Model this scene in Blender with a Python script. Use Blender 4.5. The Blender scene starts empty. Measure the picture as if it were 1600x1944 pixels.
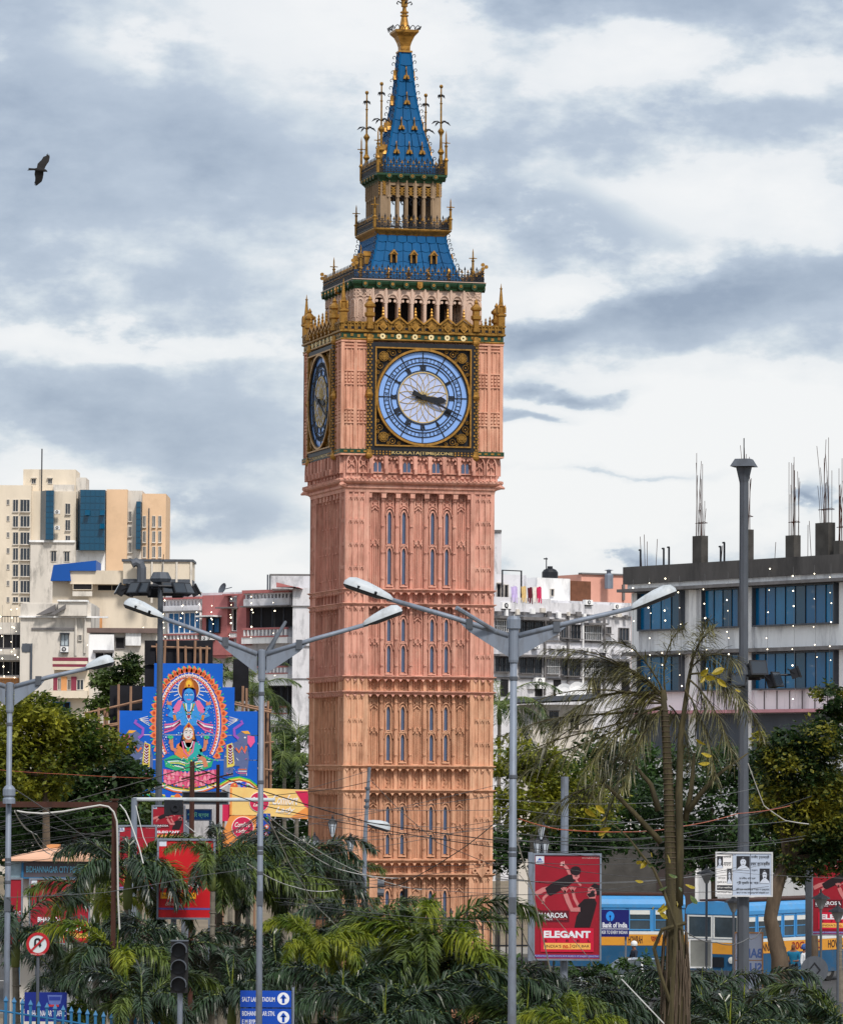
import bpy, math, random
from mathutils import Vector, Matrix
R = math.radians
SC = bpy.context.scene
COL = SC.collection
random.seed(7)

# ------------------------------------------------------------------ camera
CAM_Z = 8.3
PITCH = math.atan(483 / 8500)
ROLL = 0.006
cam = bpy.data.cameras.new('camera')
cam.sensor_fit = 'HORIZONTAL'; cam.sensor_width = 36.0
cam.lens = 36.0 * 8500 / 1600
cam.clip_start = 1.0; cam.clip_end = 6000
camo = bpy.data.objects.new('camera', cam)
CM = Matrix.Rotation(R(90) + PITCH, 4, 'X') @ Matrix.Rotation(ROLL, 4, 'Z')
camo.matrix_world = Matrix.Translation((0, 0, CAM_Z)) @ CM
COL.objects.link(camo)
SC.camera = camo

# ------------------------------------------------------------------ sky and sun
SUN_EL, SUN_AZ = R(48), R(158)          # azimuth clockwise from +Y: behind the camera, to the right
w = bpy.data.worlds.new('World'); SC.world = w; w.use_nodes = True
w.cycles.sampling_method = 'MANUAL'; w.cycles.sample_map_resolution = 256
def world_nodes():
    nt = w.node_tree; N = nt.nodes; L = nt.links; N.clear()
    out = N.new('ShaderNodeOutputWorld'); bg = N.new('ShaderNodeBackground')
    L.new(bg.outputs[0], out.inputs[0]); bg.inputs[1].default_value = 0.12
    sky = N.new('ShaderNodeTexSky'); sky.sky_type = 'NISHITA'; sky.sun_disc = False
    sky.sun_elevation = SUN_EL; sky.sun_rotation = SUN_AZ
    sky.air_density = 1.0; sky.dust_density = 1.5; sky.ozone_density = 1.5
    tc = N.new('ShaderNodeTexCoord')
    def math_(op, a, b=None, c=None):
        m = N.new('ShaderNodeMath'); m.operation = op
        for i, v in enumerate((a, b, c)):
            if v is None: continue
            if isinstance(v, (int, float)): m.inputs[i].default_value = v
            else: L.new(v, m.inputs[i])
        return m.outputs[0]
    sep = N.new('ShaderNodeSeparateXYZ'); L.new(tc.outputs['Generated'], sep.inputs[0])
    X, Y, Z = sep.outputs
    # azimuth / elevation plane, in units of about one degree-sized clouds
    az = math_('ARCTAN2', X, Y)
    el = math_('ARCSINE', Z)
    cmb = N.new('ShaderNodeCombineXYZ')
    L.new(math_('MULTIPLY', az, 1.0), cmb.inputs[0]); L.new(math_('MULTIPLY', el, 1.9), cmb.inputs[1])
    def noise(scale, detail, rough, dist=0.0, off=(0, 0, 0)):
        mp = N.new('ShaderNodeVectorMath'); mp.operation = 'ADD'; mp.inputs[1].default_value = off
        L.new(cmb.outputs[0], mp.inputs[0])
        n = N.new('ShaderNodeTexNoise'); n.inputs['Scale'].default_value = scale
        n.inputs['Detail'].default_value = detail; n.inputs['Roughness'].default_value = rough
        n.inputs['Distortion'].default_value = dist
        L.new(mp.outputs[0], n.inputs['Vector']); return n.outputs['Fac']
    n1 = noise(15, 10, 0.55, 0.0, (3.1, 1.7, 0))
    n2 = noise(44, 12, 0.58, 0.0, (0.4, 5.2, 0))
    # the cloud masses in view, as soft ellipses (az, el, width, height, weight) bent by the noise
    def blob(px, py, wx, wy, wt, tilt=0.0):
        a0 = (px - 800) / 8500; e0 = (1455 - py) / 8500
        da = math_('SUBTRACT', az, a0); de = math_('SUBTRACT', el, e0)
        da = math_('ADD', da, math_('MULTIPLY', math_('SUBTRACT', n2, 0.5), 0.05))
        de = math_('ADD', de, math_('MULTIPLY', math_('SUBTRACT', n1, 0.5), 0.03))
        de = math_('ADD', de, math_('MULTIPLY', da, tilt))
        qa = math_('POWER', math_('ABSOLUTE', math_('DIVIDE', da, wx / 8500)), 2.0)
        qe = math_('POWER', math_('ABSOLUTE', math_('DIVIDE', de, wy / 8500)), 2.0)
        return math_('MULTIPLY', math_('EXPONENT', math_('MULTIPLY', math_('ADD', qa, qe), -1.0)), wt)
    masses = BLOBS
    acc = None
    for b in masses:
        v = blob(*b); acc = v if acc is None else math_('ADD', acc, v)
    base = math_('ADD', math_('MULTIPLY', math_('SUBTRACT', n1, 0.5), 1.0), math_('MULTIPLY', math_('SUBTRACT', n2, 0.5), 1.0))
    shade = math_('ADD', math_('ADD', base, acc), 0.36)
    ramp = N.new('ShaderNodeValToRGB'); L.new(shade, ramp.inputs[0])
    cr = ramp.color_ramp
    cr.elements[0].position = 0.0; cr.elements[0].color = (0.87, 0.875, 0.88, 1)
    cr.elements[1].position = 1.0; cr.elements[1].color = (0.29, 0.355, 0.465, 1)
    for p, c in ((0.28, (0.80, 0.82, 0.84, 1)), (0.40, (0.62, 0.68, 0.74, 1)), (0.53, (0.47, 0.54, 0.64, 1)), (0.74, (0.39, 0.46, 0.565, 1))):
        e = cr.elements.new(p); e.color = c
    sc = N.new('ShaderNodeMix'); sc.data_type = 'RGBA'; sc.blend_type = 'MULTIPLY'; sc.inputs[0].default_value = 1
    L.new(ramp.outputs[0], sc.inputs[6]); sc.inputs[7].default_value = (6.9, 6.9, 6.9, 1)
    mix = N.new('ShaderNodeMix'); mix.data_type = 'RGBA'; mix.inputs[0].default_value = 0.93
    L.new(sky.outputs[0], mix.inputs[6]); L.new(sc.outputs[2], mix.inputs[7])
    L.new(mix.outputs[2], bg.inputs[0])
BLOBS = [(150, 480, 520, 560, 0.05), (1150, 300, 300, 160, 0.1), (60, 380, 330, 330, 0.3), (60, 40, 200, 90, 0.25), (480, 330, 130, 120, 0.16), (260, 800, 330, 90, 0.18), (400, 560, 250, 40, 0.12), (1380, 575, 380, 50, 0.62, -0.22), (1040, 650, 130, 45, 0.34, -0.1), (1090, 400, 170, 45, 0.35, 0.3),
         (1250, 5, 420, 40, 0.4), (1450, 200, 260, 50, 0.25), (640, 60, 200, 120, -0.35), (200, 110, 120, 40, -0.25), (1280, 130, 320, 60, -0.3), (1350, 380, 350, 70, -0.3), (1350, 800, 420, 90, -0.7), (1250, 960, 420, 80, -0.5),
         (1000, 560, 150, 60, -0.3), (720, 1010, 300, 110, -0.3), (470, 1085, 130, 40, -0.4), (440, 980, 150, 50, 0.5), (1185, 1048, 55, 24, 0.9), (1250, 1075, 60, 18, 0.5), (1090, 744, 110, 14, 0.75), (1030, 790, 90, 14, 0.7), (1200, 880, 200, 9, 0.45, -0.05), (1565, 935, 40, 26, 0.9), (160, 660, 300, 26, -0.5), (150, 960, 200, 30, -0.2)]
world_nodes()
sun = bpy.data.lights.new('sun', 'SUN'); sun.energy = 2.4; sun.angle = R(10); sun.color = (1.0, 0.93, 0.84)
suno = bpy.data.objects.new('sun', sun); COL.objects.link(suno)
sd = Vector((math.sin(SUN_AZ) * math.cos(SUN_EL), math.cos(SUN_AZ) * math.cos(SUN_EL), math.sin(SUN_EL)))
suno.rotation_euler = sd.to_track_quat('Z', 'Y').to_euler()
suno.location = sd * 200
vs = SC.view_settings
vs.view_transform = 'Standard'; vs.look = 'None'; vs.gamma = 1.0; vs.exposure = 0.35
vs.use_curve_mapping = False
SC.cycles.max_bounces = 5; SC.cycles.diffuse_bounces = 3; SC.cycles.glossy_bounces = 2
SC.cycles.transmission_bounces = 2; SC.cycles.transparent_max_bounces = 4

# ------------------------------------------------------------------ helpers
CR3 = CM.to_3x3()
def ray(px, py):
    return CR3 @ Vector(((px - 800) / 8500, -(py - 972) / 8500, -1))
def W(px, py, Y):
    d = ray(px, py); t = Y / d.y
    return Vector((d.x * t, Y, CAM_Z + d.z * t))
def K(Y): return Y / 8500.0           # metres per photo pixel at depth Y

def props(o, label=None, cat=None, group=None, kind=None):
    if label: o['label'] = label
    if cat: o['category'] = cat
    if group: o['group'] = group
    if kind: o['kind'] = kind
    return o
def empty(name, loc=(0, 0, 0), rz=0.0, label=None, cat=None, group=None, kind=None, parent=None):
    o = bpy.data.objects.new(name, None); o.empty_display_size = 0.3
    o.location = loc; o.rotation_euler = (0, 0, rz); COL.objects.link(o)
    if parent: o.parent = parent
    return props(o, label, cat, group, kind)
def copy_tree(o, parent=None, loc=None, rz=None):
    c = o.copy(); COL.objects.link(c); c.parent = parent
    if loc is not None: c.location = loc
    if rz is not None: c.rotation_euler = (0, 0, rz)
    for ch in o.children: copy_tree(ch, c)
    return c

class MB:
    def __init__(s): s.v = []; s.f = []; s.m = []; s.M = None
    def add(s, vs_, fs, mi=0):
        n = len(s.v)
        if s.M is not None: vs_ = [s.M @ Vector(p) for p in vs_]
        s.v += [tuple(p) for p in vs_]
        for f in fs: s.f.append(tuple(i + n for i in f)); s.m.append(mi)
        return s
    def box(s, x0, x1, y0, y1, z0, z1, mi=0):
        return s.add([(x0, y0, z0), (x1, y0, z0), (x1, y1, z0), (x0, y1, z0), (x0, y0, z1), (x1, y0, z1), (x1, y1, z1), (x0, y1, z1)],
                     [(0, 3, 2, 1), (4, 5, 6, 7), (0, 1, 5, 4), (1, 2, 6, 5), (2, 3, 7, 6), (3, 0, 4, 7)], mi)
    def bar(s, a, b, wx, wy=None, mi=0, up=(0, 0, 1)):
        a = Vector(a); b = Vector(b); d = (b - a)
        if d.length < 1e-6: return s
        d.normalize(); u = Vector(up)
        if abs(d.dot(u)) > 0.95: u = Vector((0, 1, 0))
        sx = d.cross(u).normalized(); sy = sx.cross(d).normalized(); wy = wx if wy is None else wy
        sx *= wx / 2; sy *= wy / 2
        v = [a - sx - sy, a + sx - sy, a + sx + sy, a - sx + sy, b - sx - sy, b + sx - sy, b + sx + sy, b - sx + sy]
        return s.add(v, [(0, 1, 2, 3), (7, 6, 5, 4), (0, 4, 5, 1), (1, 5, 6, 2), (2, 6, 7, 3), (3, 7, 4, 0)], mi)
    def tube(s, pts, rad, n=8, mi=0, caps=True):
        pts = [Vector(p) for p in pts]; k = len(pts)
        rad = [rad] * k if isinstance(rad, (int, float)) else rad
        vs_ = []; prev = None
        for i, p in enumerate(pts):
            d = (pts[min(i + 1, k - 1)] - pts[max(i - 1, 0)]).normalized()
            if prev is None:
                u = Vector((0, 0, 1)) if abs(d.z) < 0.9 else Vector((1, 0, 0))
                sx = d.cross(u).normalized()
            else:
                sx = (prev - d * prev.dot(d)).normalized()
            prev = sx; sy = d.cross(sx)
            for j in range(n):
                a = 2 * math.pi * j / n
                vs_.append(p + sx * (rad[i] * math.cos(a)) + sy * (rad[i] * math.sin(a)))
        fs = [(i * n + j, i * n + (j + 1) % n, (i + 1) * n + (j + 1) % n, (i + 1) * n + j) for i in range(k - 1) for j in range(n)]
        if caps: fs += [tuple(range(n))[::-1], tuple((k - 1) * n + j for j in range(n))]
        return s.add(vs_, fs, mi)
    def lathe(s, prof, n=12, c=(0, 0, 0), mi=0, phase=None, caps=True):
        # prof: (radius, z); n == 4 gives square sections whose half-width is radius
        k = len(prof); ph = (math.pi / 4 if n == 4 else 0) if phase is None else phase
        q = math.sqrt(2) if n == 4 else 1.0
        vs_ = [(c[0] + r * q * math.cos(ph + 2 * math.pi * j / n), c[1] + r * q * math.sin(ph + 2 * math.pi * j / n), c[2] + z) for r, z in prof for j in range(n)]
        fs = [(i * n + j, i * n + (j + 1) % n, (i + 1) * n + (j + 1) % n, (i + 1) * n + j) for i in range(k - 1) for j in range(n)]
        if caps: fs += [tuple(range(n))[::-1], tuple((k - 1) * n + j for j in range(n))]
        return s.add(vs_, fs, mi)
    def prism(s, poly, y0, y1, mi=0):
        # poly in x,z ; extruded from y0 (front) to y1
        n = len(poly)
        vs_ = [(x, y0, z) for x, z in poly] + [(x, y1, z) for x, z in poly]
        fs = [tuple(range(n)), tuple(range(n, 2 * n))[::-1]] + [(i, i + n, (i + 1) % n + n, (i + 1) % n) for i in range(n)]
        return s.add(vs_, fs, mi)
    def flat(s, poly, y, mi=0):
        n = len(poly); return s.add([(x, y, z) for x, z in poly], [tuple(range(n))], mi)
    def band(s, pin, pout, y0, y1, mi=0, closed=False):
        # strip between two outlines with equal point counts, extruded
        n = len(pin)
        vs_ = [(x, y0, z) for x, z in pin] + [(x, y0, z) for x, z in pout] + [(x, y1, z) for x, z in pin] + [(x, y1, z) for x, z in pout]
        fs = []
        for i in range(n if closed else n - 1):
            j = (i + 1) % n
            fs += [(i, j, n + j, n + i), (2 * n + i, 3 * n + i, 3 * n + j, 2 * n + j), (i, 2 * n + i, 2 * n + j, j), (n + i, n + j, 3 * n + j, 3 * n + i)]
        return s.add(vs_, fs, mi)
    def ring(s, cx, cz, r0, r1, y0, y1, n=32, mi=0):
        a = [2 * math.pi * i / n for i in range(n)]
        return s.band([(cx + r0 * math.sin(t), cz + r0 * math.cos(t)) for t in a], [(cx + r1 * math.sin(t), cz + r1 * math.cos(t)) for t in a], y0, y1, mi, True)
    def disc(s, cx, cz, r, y0, y1, n=32, mi=0):
        return s.prism([(cx + r * math.sin(2 * math.pi * i / n), cz + r * math.cos(2 * math.pi * i / n)) for i in range(n)], y0, y1, mi)
    def mesh(s, name, mats, smooth=False):
        me = bpy.data.meshes.new(name); me.from_pydata(s.v, [], s.f)
        mats = mats if isinstance(mats, (list, tuple)) else [mats]
        for m in mats: me.materials.append(m)
        if len(mats) > 1: me.polygons.foreach_set('material_index', s.m)
        if smooth: me.polygons.foreach_set('use_smooth', [True] * len(me.polygons))
        me.update(); return me
    def build(s, name, mats, parent=None, loc=(0, 0, 0), rz=0.0, smooth=False, **kw):
        return link(name, s.mesh(name, mats, smooth), parent, loc, rz, **kw)
def link(name, me, parent=None, loc=(0, 0, 0), rz=0.0, label=None, cat=None, group=None, kind=None):
    o = bpy.data.objects.new(name, me); COL.objects.link(o)
    o.location = loc; o.rotation_euler = (0, 0, rz)
    if parent: o.parent = parent
    return props(o, label, cat, group, kind)

MATS = {}
def mk(name, col, rough=0.75, met=0.0, var=0.14, scale=2.0, streak=1.0, dirt=None, damt=0.5, dscale=0.7, bump=0.0, emit=0.0, spec=0.35, coat=0.0):
    """Principled material: base colour varied by two noises; dirt = second colour in patches; streak < 1 stretches noise vertically."""
    m = bpy.data.materials.new(name); m.use_nodes = True; nt = m.node_tree; N = nt.nodes; L = nt.links
    b = N['Principled BSDF']; b.inputs['Roughness'].default_value = rough; b.inputs['Metallic'].default_value = met
    b.inputs['Specular IOR Level'].default_value = spec
    if coat: b.inputs['Coat Weight'].default_value = coat
    tc = N.new('ShaderNodeTexCoord'); mp = N.new('ShaderNodeMapping'); L.new(tc.outputs['Object'], mp.inputs[0])
    mp.inputs['Scale'].default_value = (1, 1, streak)
    n = N.new('ShaderNodeTexNoise'); n.inputs['Scale'].default_value = scale; n.inputs['Detail'].default_value = 6; n.inputs['Roughness'].default_value = 0.65
    L.new(mp.outputs[0], n.inputs['Vector'])
    r = N.new('ShaderNodeValToRGB'); L.new(n.outputs['Fac'], r.inputs[0])
    r.color_ramp.elements[0].position = 0.3; r.color_ramp.elements[1].position = 0.72
    r.color_ramp.elements[0].color = tuple(c * (1 - var) for c in col) + (1,)
    r.color_ramp.elements[1].color = tuple(min(1, c * (1 + var)) for c in col) + (1,)
    out = r.outputs[0]
    if dirt:
        n2 = N.new('ShaderNodeTexNoise'); n2.inputs['Scale'].default_value = dscale; n2.inputs['Detail'].default_value = 9; n2.inputs['Roughness'].default_value = 0.72
        L.new(mp.outputs[0], n2.inputs['Vector'])
        r2 = N.new('ShaderNodeValToRGB'); L.new(n2.outputs['Fac'], r2.inputs[0])
        r2.color_ramp.elements[0].position = 0.5; r2.color_ramp.elements[0].color = (0, 0, 0, 1)
        r2.color_ramp.elements[1].position = 0.72; r2.color_ramp.elements[1].color = (damt, damt, damt, 1)
        mx = N.new('ShaderNodeMix'); mx.data_type = 'RGBA'; L.new(r2.outputs[0], mx.inputs[0]); L.new(out, mx.inputs[6])
        mx.inputs[7].default_value = tuple(dirt) + (1,); out = mx.outputs[2]
    L.new(out, b.inputs['Base Color'])
    if emit:
        L.new(out, b.inputs['Emission Color']); b.inputs['Emission Strength'].default_value = emit
    if bump:
        bp = N.new('ShaderNodeBump'); bp.inputs['Strength'].default_value = bump; bp.inputs['Distance'].default_value = 0.02
        L.new(n.outputs['Fac'], bp.inputs['Height']); L.new(bp.outputs[0], b.inputs['Normal'])
    MATS[name] = m; return m
def leafmat(name, dark, light, scale=0.5, rough=0.45, trans=0.25, spec=0.4):
    m = bpy.data.materials.new(name); m.use_nodes = True; nt = m.node_tree; N = nt.nodes; L = nt.links
    b = N['Principled BSDF']; b.inputs['Roughness'].default_value = rough; b.inputs['Specular IOR Level'].default_value = spec
    tc = N.new('ShaderNodeTexCoord')
    n = N.new('ShaderNodeTexNoise'); n.inputs['Scale'].default_value = scale; n.inputs['Detail'].default_value = 3
    L.new(tc.outputs['Object'], n.inputs['Vector'])
    wn = N.new('ShaderNodeTexNoise'); wn.inputs['Scale'].default_value = scale * 14; wn.inputs['Detail'].default_value = 1
    L.new(tc.outputs['Object'], wn.inputs['Vector'])
    ad = N.new('ShaderNodeMath'); ad.operation = 'MULTIPLY_ADD'; L.new(wn.outputs['Fac'], ad.inputs[0]); ad.inputs[1].default_value = 0.5
    L.new(n.outputs['Fac'], ad.inputs[2])
    r = N.new('ShaderNodeValToRGB'); L.new(ad.outputs[0], r.inputs[0])
    r.color_ramp.elements[0].position = 0.6; r.color_ramp.elements[0].color = tuple(dark) + (1,)
    r.color_ramp.elements[1].position = 0.92; r.color_ramp.elements[1].color = tuple(light) + (1,)
    L.new(r.outputs[0], b.inputs['Base Color'])
    if trans:
        t = N.new('ShaderNodeBsdfTranslucent'); L.new(r.outputs[0], t.inputs[0])
        mx = N.new('ShaderNodeMixShader'); mx.inputs[0].default_value = trans
        L.new(b.outputs[0], mx.inputs[1]); L.new(t.outputs[0], mx.inputs[2])
        L.new(mx.outputs[0], N['Material Output'].inputs[0])
    MATS[name] = m; return m
def flatmat(col, rough=0.55):
    key = 'print_%02x%02x%02x' % tuple(int(max(0, min(1, c)) * 255) for c in col)
    return MATS.get(key) or mk(key, col, rough, var=0.07, scale=6.0)
def srgb(r, g, b):
    f = lambda c: ((c / 255 + 0.055) / 1.055) ** 2.4 if c > 10 else c / 255 / 12.92
    return (f(r), f(g), f(b))

LETTERS = []
def letter(body, x0, x1, z0, z1, y, mat, parent, shear=0.0, bold=0.0, mirror=False, name='lettering'):
    """Flat lettering filling the rectangle x0..x1, z0..z1 on the plane y (facing -Y); set at the end, all in one go."""
    me = bpy.data.meshes.new(name); me.materials.append(mat)
    LETTERS.append((me, body, x0, x1, z0, z1, y, shear, bold, mirror))
    return link(name, me, parent)
def set_letters():
    obs = []
    for (me, body, x0, x1, z0, z1, y, shear, bold, mirror) in LETTERS:
        cu = bpy.data.curves.new('type', 'FONT'); cu.body = body; cu.size = 1.0; cu.shear = shear; cu.offset = bold; cu.resolution_u = 3
        ob = bpy.data.objects.new('type', cu); COL.objects.link(ob); obs.append(ob)
    dg = bpy.context.evaluated_depsgraph_get()
    for ob, (me, body, x0, x1, z0, z1, y, shear, bold, mirror) in zip(obs, LETTERS):
        tm = ob.evaluated_get(dg).to_mesh(); vs_ = [tuple(v.co) for v in tm.vertices]; fs = [tuple(p.vertices) for p in tm.polygons]
        ob.evaluated_get(dg).to_mesh_clear()
        if not vs_: continue
        ax = min(v[0] for v in vs_); bx = max(v[0] for v in vs_); az = min(v[1] for v in vs_); bz = max(v[1] for v in vs_)
        kx = (x1 - x0) / max(bx - ax, 1e-6); kz = (z1 - z0) / max(bz - az, 1e-6)
        me.from_pydata([((x1 - (v[0] - ax) * kx) if mirror else (x0 + (v[0] - ax) * kx), y, z0 + (v[1] - az) * kz) for v in vs_], [], fs); me.update()
    for ob in obs:
        cu = ob.data; bpy.data.objects.remove(ob); bpy.data.curves.remove(cu)

# ------------------------------------------------------------------ materials
def paint(name, col, pale, grime):
    """weathered masonry paint: broad patches, fine vertical rain streaks and dark grime runs"""
    m = mk(name, col, 0.85, var=0.1, scale=1.1, bump=0.12); nt = m.node_tree; N = nt.nodes; L = nt.links; b = N['Principled BSDF']
    tc = N['Texture Coordinate']; out = b.inputs['Base Color'].links[0].from_socket
    for sc_, st, lo, hi, amt, c in ((7.0, 0.07, 0.47, 0.66, 0.7, grime), (16.0, 0.12, 0.48, 0.75, 0.5, pale), (2.2, 0.3, 0.5, 0.74, 0.7, grime), (1.2, 0.8, 0.5, 0.72, 0.55, pale)):
        mp = N.new('ShaderNodeMapping'); mp.inputs['Scale'].default_value = (1, 1, st); L.new(tc.outputs['Object'], mp.inputs[0])
        n = N.new('ShaderNodeTexNoise'); n.inputs['Scale'].default_value = sc_; n.inputs['Detail'].default_value = 6; n.inputs['Roughness'].default_value = 0.7; L.new(mp.outputs[0], n.inputs['Vector'])
        r = N.new('ShaderNodeMapRange'); r.inputs[1].default_value = lo; r.inputs[2].default_value = hi; r.inputs[3].default_value = 0; r.inputs[4].default_value = amt; L.new(n.outputs['Fac'], r.inputs[0])
        mx = N.new('ShaderNodeMix'); mx.data_type = 'RGBA'; L.new(r.outputs[0], mx.inputs[0]); L.new(out, mx.inputs[6]); mx.inputs[7].default_value = tuple(c) + (1,); out = mx.outputs[2]
    L.new(out, b.inputs['Base Color']); return m
PINK = paint('salmon_paint', srgb(213, 156, 139), srgb(230, 186, 166), srgb(138, 92, 78))
ORNG = paint('ochre_salmon_paint', srgb(212, 160, 130), srgb(230, 190, 158), srgb(134, 90, 66))
PEAC = paint('peach_paint', srgb(214, 158, 134), srgb(230, 186, 160), srgb(146, 96, 74))
PALE = mk('pale_stone_paint', srgb(204, 178, 162), 0.8, var=0.16, scale=2, streak=0.3, dirt=srgb(150, 110, 95), damt=0.5, dscale=1.5)
GOLD = mk('gold_paint', srgb(170, 126, 60), 0.42, 0.6, var=0.3, scale=6, dirt=srgb(60, 42, 18), damt=0.9, dscale=5)
GOLDD = mk('dull_gold_paint', srgb(150, 112, 50), 0.5, 0.5, var=0.35, scale=7, dirt=srgb(35, 28, 14), damt=0.9, dscale=6)
BLACK = mk('black_iron', (0.014, 0.016, 0.022), 0.5, 0.2, var=0.3, scale=8)
DGRN = mk('dark_green_paint', srgb(28, 62, 40), 0.5, var=0.25, scale=5)
BLUE = mk('blue_roof_paint', srgb(0, 80, 130), 0.6, var=0.16, scale=1.5, streak=0.4, dirt=srgb(4, 56, 104), damt=0.6, dscale=1.3, spec=0.15)
OPAL = mk('dial_glass', srgb(132, 172, 236), 0.25, var=0.08, scale=0.9, spec=0.5)
OPALI = mk('dial_centre_glass', srgb(178, 192, 232), 0.25, var=0.06, scale=0.9, spec=0.5)
PANE = mk('tower_window_glass', srgb(74, 92, 126), 0.12, var=0.4, scale=1.3, streak=0.4, spec=0.8)
STONE = mk('lantern_stone', srgb(150, 128, 104), 0.8, var=0.25, scale=3, streak=0.3, dirt=srgb(96, 76, 50), damt=0.6, dscale=2)
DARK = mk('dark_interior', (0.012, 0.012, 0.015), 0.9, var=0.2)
STEEL = mk('galvanised_steel', srgb(124, 134, 150), 0.55, 0.2, var=0.12, scale=3, streak=0.3, dirt=srgb(84, 80, 76), damt=0.7, dscale=3.5)
STEELD = mk('weathered_steel', srgb(84, 90, 100), 0.6, 0.2, var=0.18, scale=3, streak=0.15, dirt=srgb(50, 52, 56), damt=0.6, dscale=2)
WHITEP = mk('white_enamel', srgb(184, 192, 200), 0.45, var=0.08, scale=3, dirt=srgb(120, 120, 116), damt=0.55, dscale=4)
RUST = mk('rusty_steel', srgb(66, 38, 30), 0.8, var=0.3, scale=6, streak=0.3)
CABLE = mk('black_cable', (0.015, 0.015, 0.018), 0.5)
CABLEW = mk('pale_cable', srgb(190, 190, 188), 0.5)
CABLEG = mk('grey_cable', srgb(92, 94, 98), 0.5)
CABLEO = mk('orange_cable', srgb(168, 84, 54), 0.5)
CONC = mk('concrete', srgb(112, 110, 106), 0.9, var=0.2, scale=1.0, streak=0.3, dirt=srgb(52, 52, 54), damt=0.7, dscale=0.8)
LATT = mk('pale_gilt', srgb(196, 172, 116), 0.5, 0.2, var=0.15, scale=5)
BULB = mk('lit_bulb', (1.0, 0.86, 0.62), 0.4, var=0.0, emit=4.0)
# ------------------------------------------------------------------ ground
g = MB(); g.box(-900, 900, -60, 2200, -0.6, 0.0)
g.build('ground', mk('earth_ground', srgb(120, 108, 92), 0.95, var=0.25, scale=0.3, dirt=srgb(88, 92, 60), damt=0.6, dscale=0.15), kind='structure')
g = MB(); g.box(-300, 300, 148, 196, -0.1, 0.004)
ROADO = g.build('road', mk('asphalt', (0.055, 0.055, 0.058), 0.9, var=0.2, scale=1.5), kind='structure')
for i in range(26):
    m_ = MB().box(-60 + i * 5.2, -57.4 + i * 5.2, 171.9, 172.1, -0.05, 0.008)
    m_.build('lane_mark', flatmat((0.75, 0.75, 0.72)), ROADO)
g = MB(); g.box(-300, 300, 146.9, 148, -0.1, 0.14); g.box(-300, 300, 196, 196.4, -0.1, 0.14)
g.build('kerb', CONC, kind='structure')
g = MB(); g.box(-300, 300, 196.4, 204, -0.1, 0.12)
g.build('pavement', mk('paving', srgb(140, 136, 130), 0.9, var=0.2, scale=1.2), kind='structure')

# ------------------------------------------------------------------ clock tower
TD = 135.0
TA = R(14.5)
ta = W(761.5, 1000, TD)
TX = ta.x - 0.0
ax0 = W(758.6, 1455, TD)
tower = empty('clock_tower', (ax0.x, TD, 0), TA, 'tall salmon clock tower with blue tiled spire and gold pinnacles', 'clock tower')
TILT = 0.0
def zf(py): return W(800, py, TD - 2.25).z
def za(py): return W(766, py, TD).z
def zs(py, h): return W(790, py, TD - h * 0.97).z
def fx(px, pc): return (px - pc) / (63.0 * 1.017 * math.cos(TA))
SIDES = [-k * math.pi / 2 for k in range(4)]
HB = 2.286

def arch_pts(w2, z0, zs_, zt, n=6, pointed=True):
    """outline of an arched opening, left foot -> apex -> right foot"""
    pts = [(-w2, z0)]
    for i in range(n + 1):
        t = i / n * math.pi / 2
        x = -w2 * math.cos(t) if not pointed else -w2 * (1 - (i / n)) ** 0.75
        z = zs_ + (zt - zs_) * (math.sin(t) if not pointed else math.sin(t) ** 0.8)
        pts.append((x, z))
    return pts + [(-x, z) for x, z in pts[::-1][1:]]
def off(pts, dx, dz=0): return [(x + dx, z + dz) for x, z in pts]

P2 = 1.54; BAY = 0.44
bayx = [-P2 + BAY * (i + 0.5) for i in range(7)]
WINB = (1, 2, 4, 5)
def quatrefoil(mb, cx, cz, w_, h_, y0, y1, mi=0, t=0.022):
    """square relief: frame, diagonal cross with lobes"""
    for a, b in (((-w_, -h_), (w_, h_)), ((-w_, h_), (w_, -h_))):
        mb.bar((cx + a[0], (y0 + y1) / 2, cz + a[1]), (cx + b[0], (y0 + y1) / 2, cz + b[1]), t, y1 - y0, mi, up=(0, 1, 0))
    mb.ring(cx, cz, min(w_, h_) * 0.34, min(w_, h_) * 0.34 + t, y0 - 0.01, y1, 8, mi)
pane_mesh = {}
def lancet(parent, cx, z0, z1, rz, mat_f):
    key = (round(z1 - z0, 2), mat_f.name)
    if key not in pane_mesh:
        hgt = z1 - z0; w2 = 0.058
        o = arch_pts(w2, 0, hgt - 0.10, hgt, 4)
        a = MB(); a.prism(o, -0.012, 0.02); mp_ = a.mesh('window_pane', PANE)
        f = MB(); oo = arch_pts(w2 + 0.04, -0.05, hgt - 0.09, hgt + 0.055, 4)
        f.band(o, oo, -0.09, 0.02); f.box(-w2 - 0.06, w2 + 0.06, -0.11, 0.02, -0.09, -0.045)
        o2 = arch_pts(w2 + 0.065, hgt - 0.12, hgt - 0.08, hgt + 0.10, 4); o3 = arch_pts(w2 + 0.09, hgt - 0.12, hgt - 0.08, hgt + 0.13, 4)
        f.band(o2, o3, -0.12, 0.02)
        pane_mesh[key] = (mp_, f.mesh('window_frame', mat_f))
    mp_, mf = pane_mesh[key]
    yb = -HB + 0.3
    c, s_ = math.cos(rz), math.sin(rz)
    loc = (cx * c - yb * s_, cx * s_ + yb * c, z0)
    link('window_frame', mf, parent, loc, rz); link('window_pane', mp_, parent, loc, rz)

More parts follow.
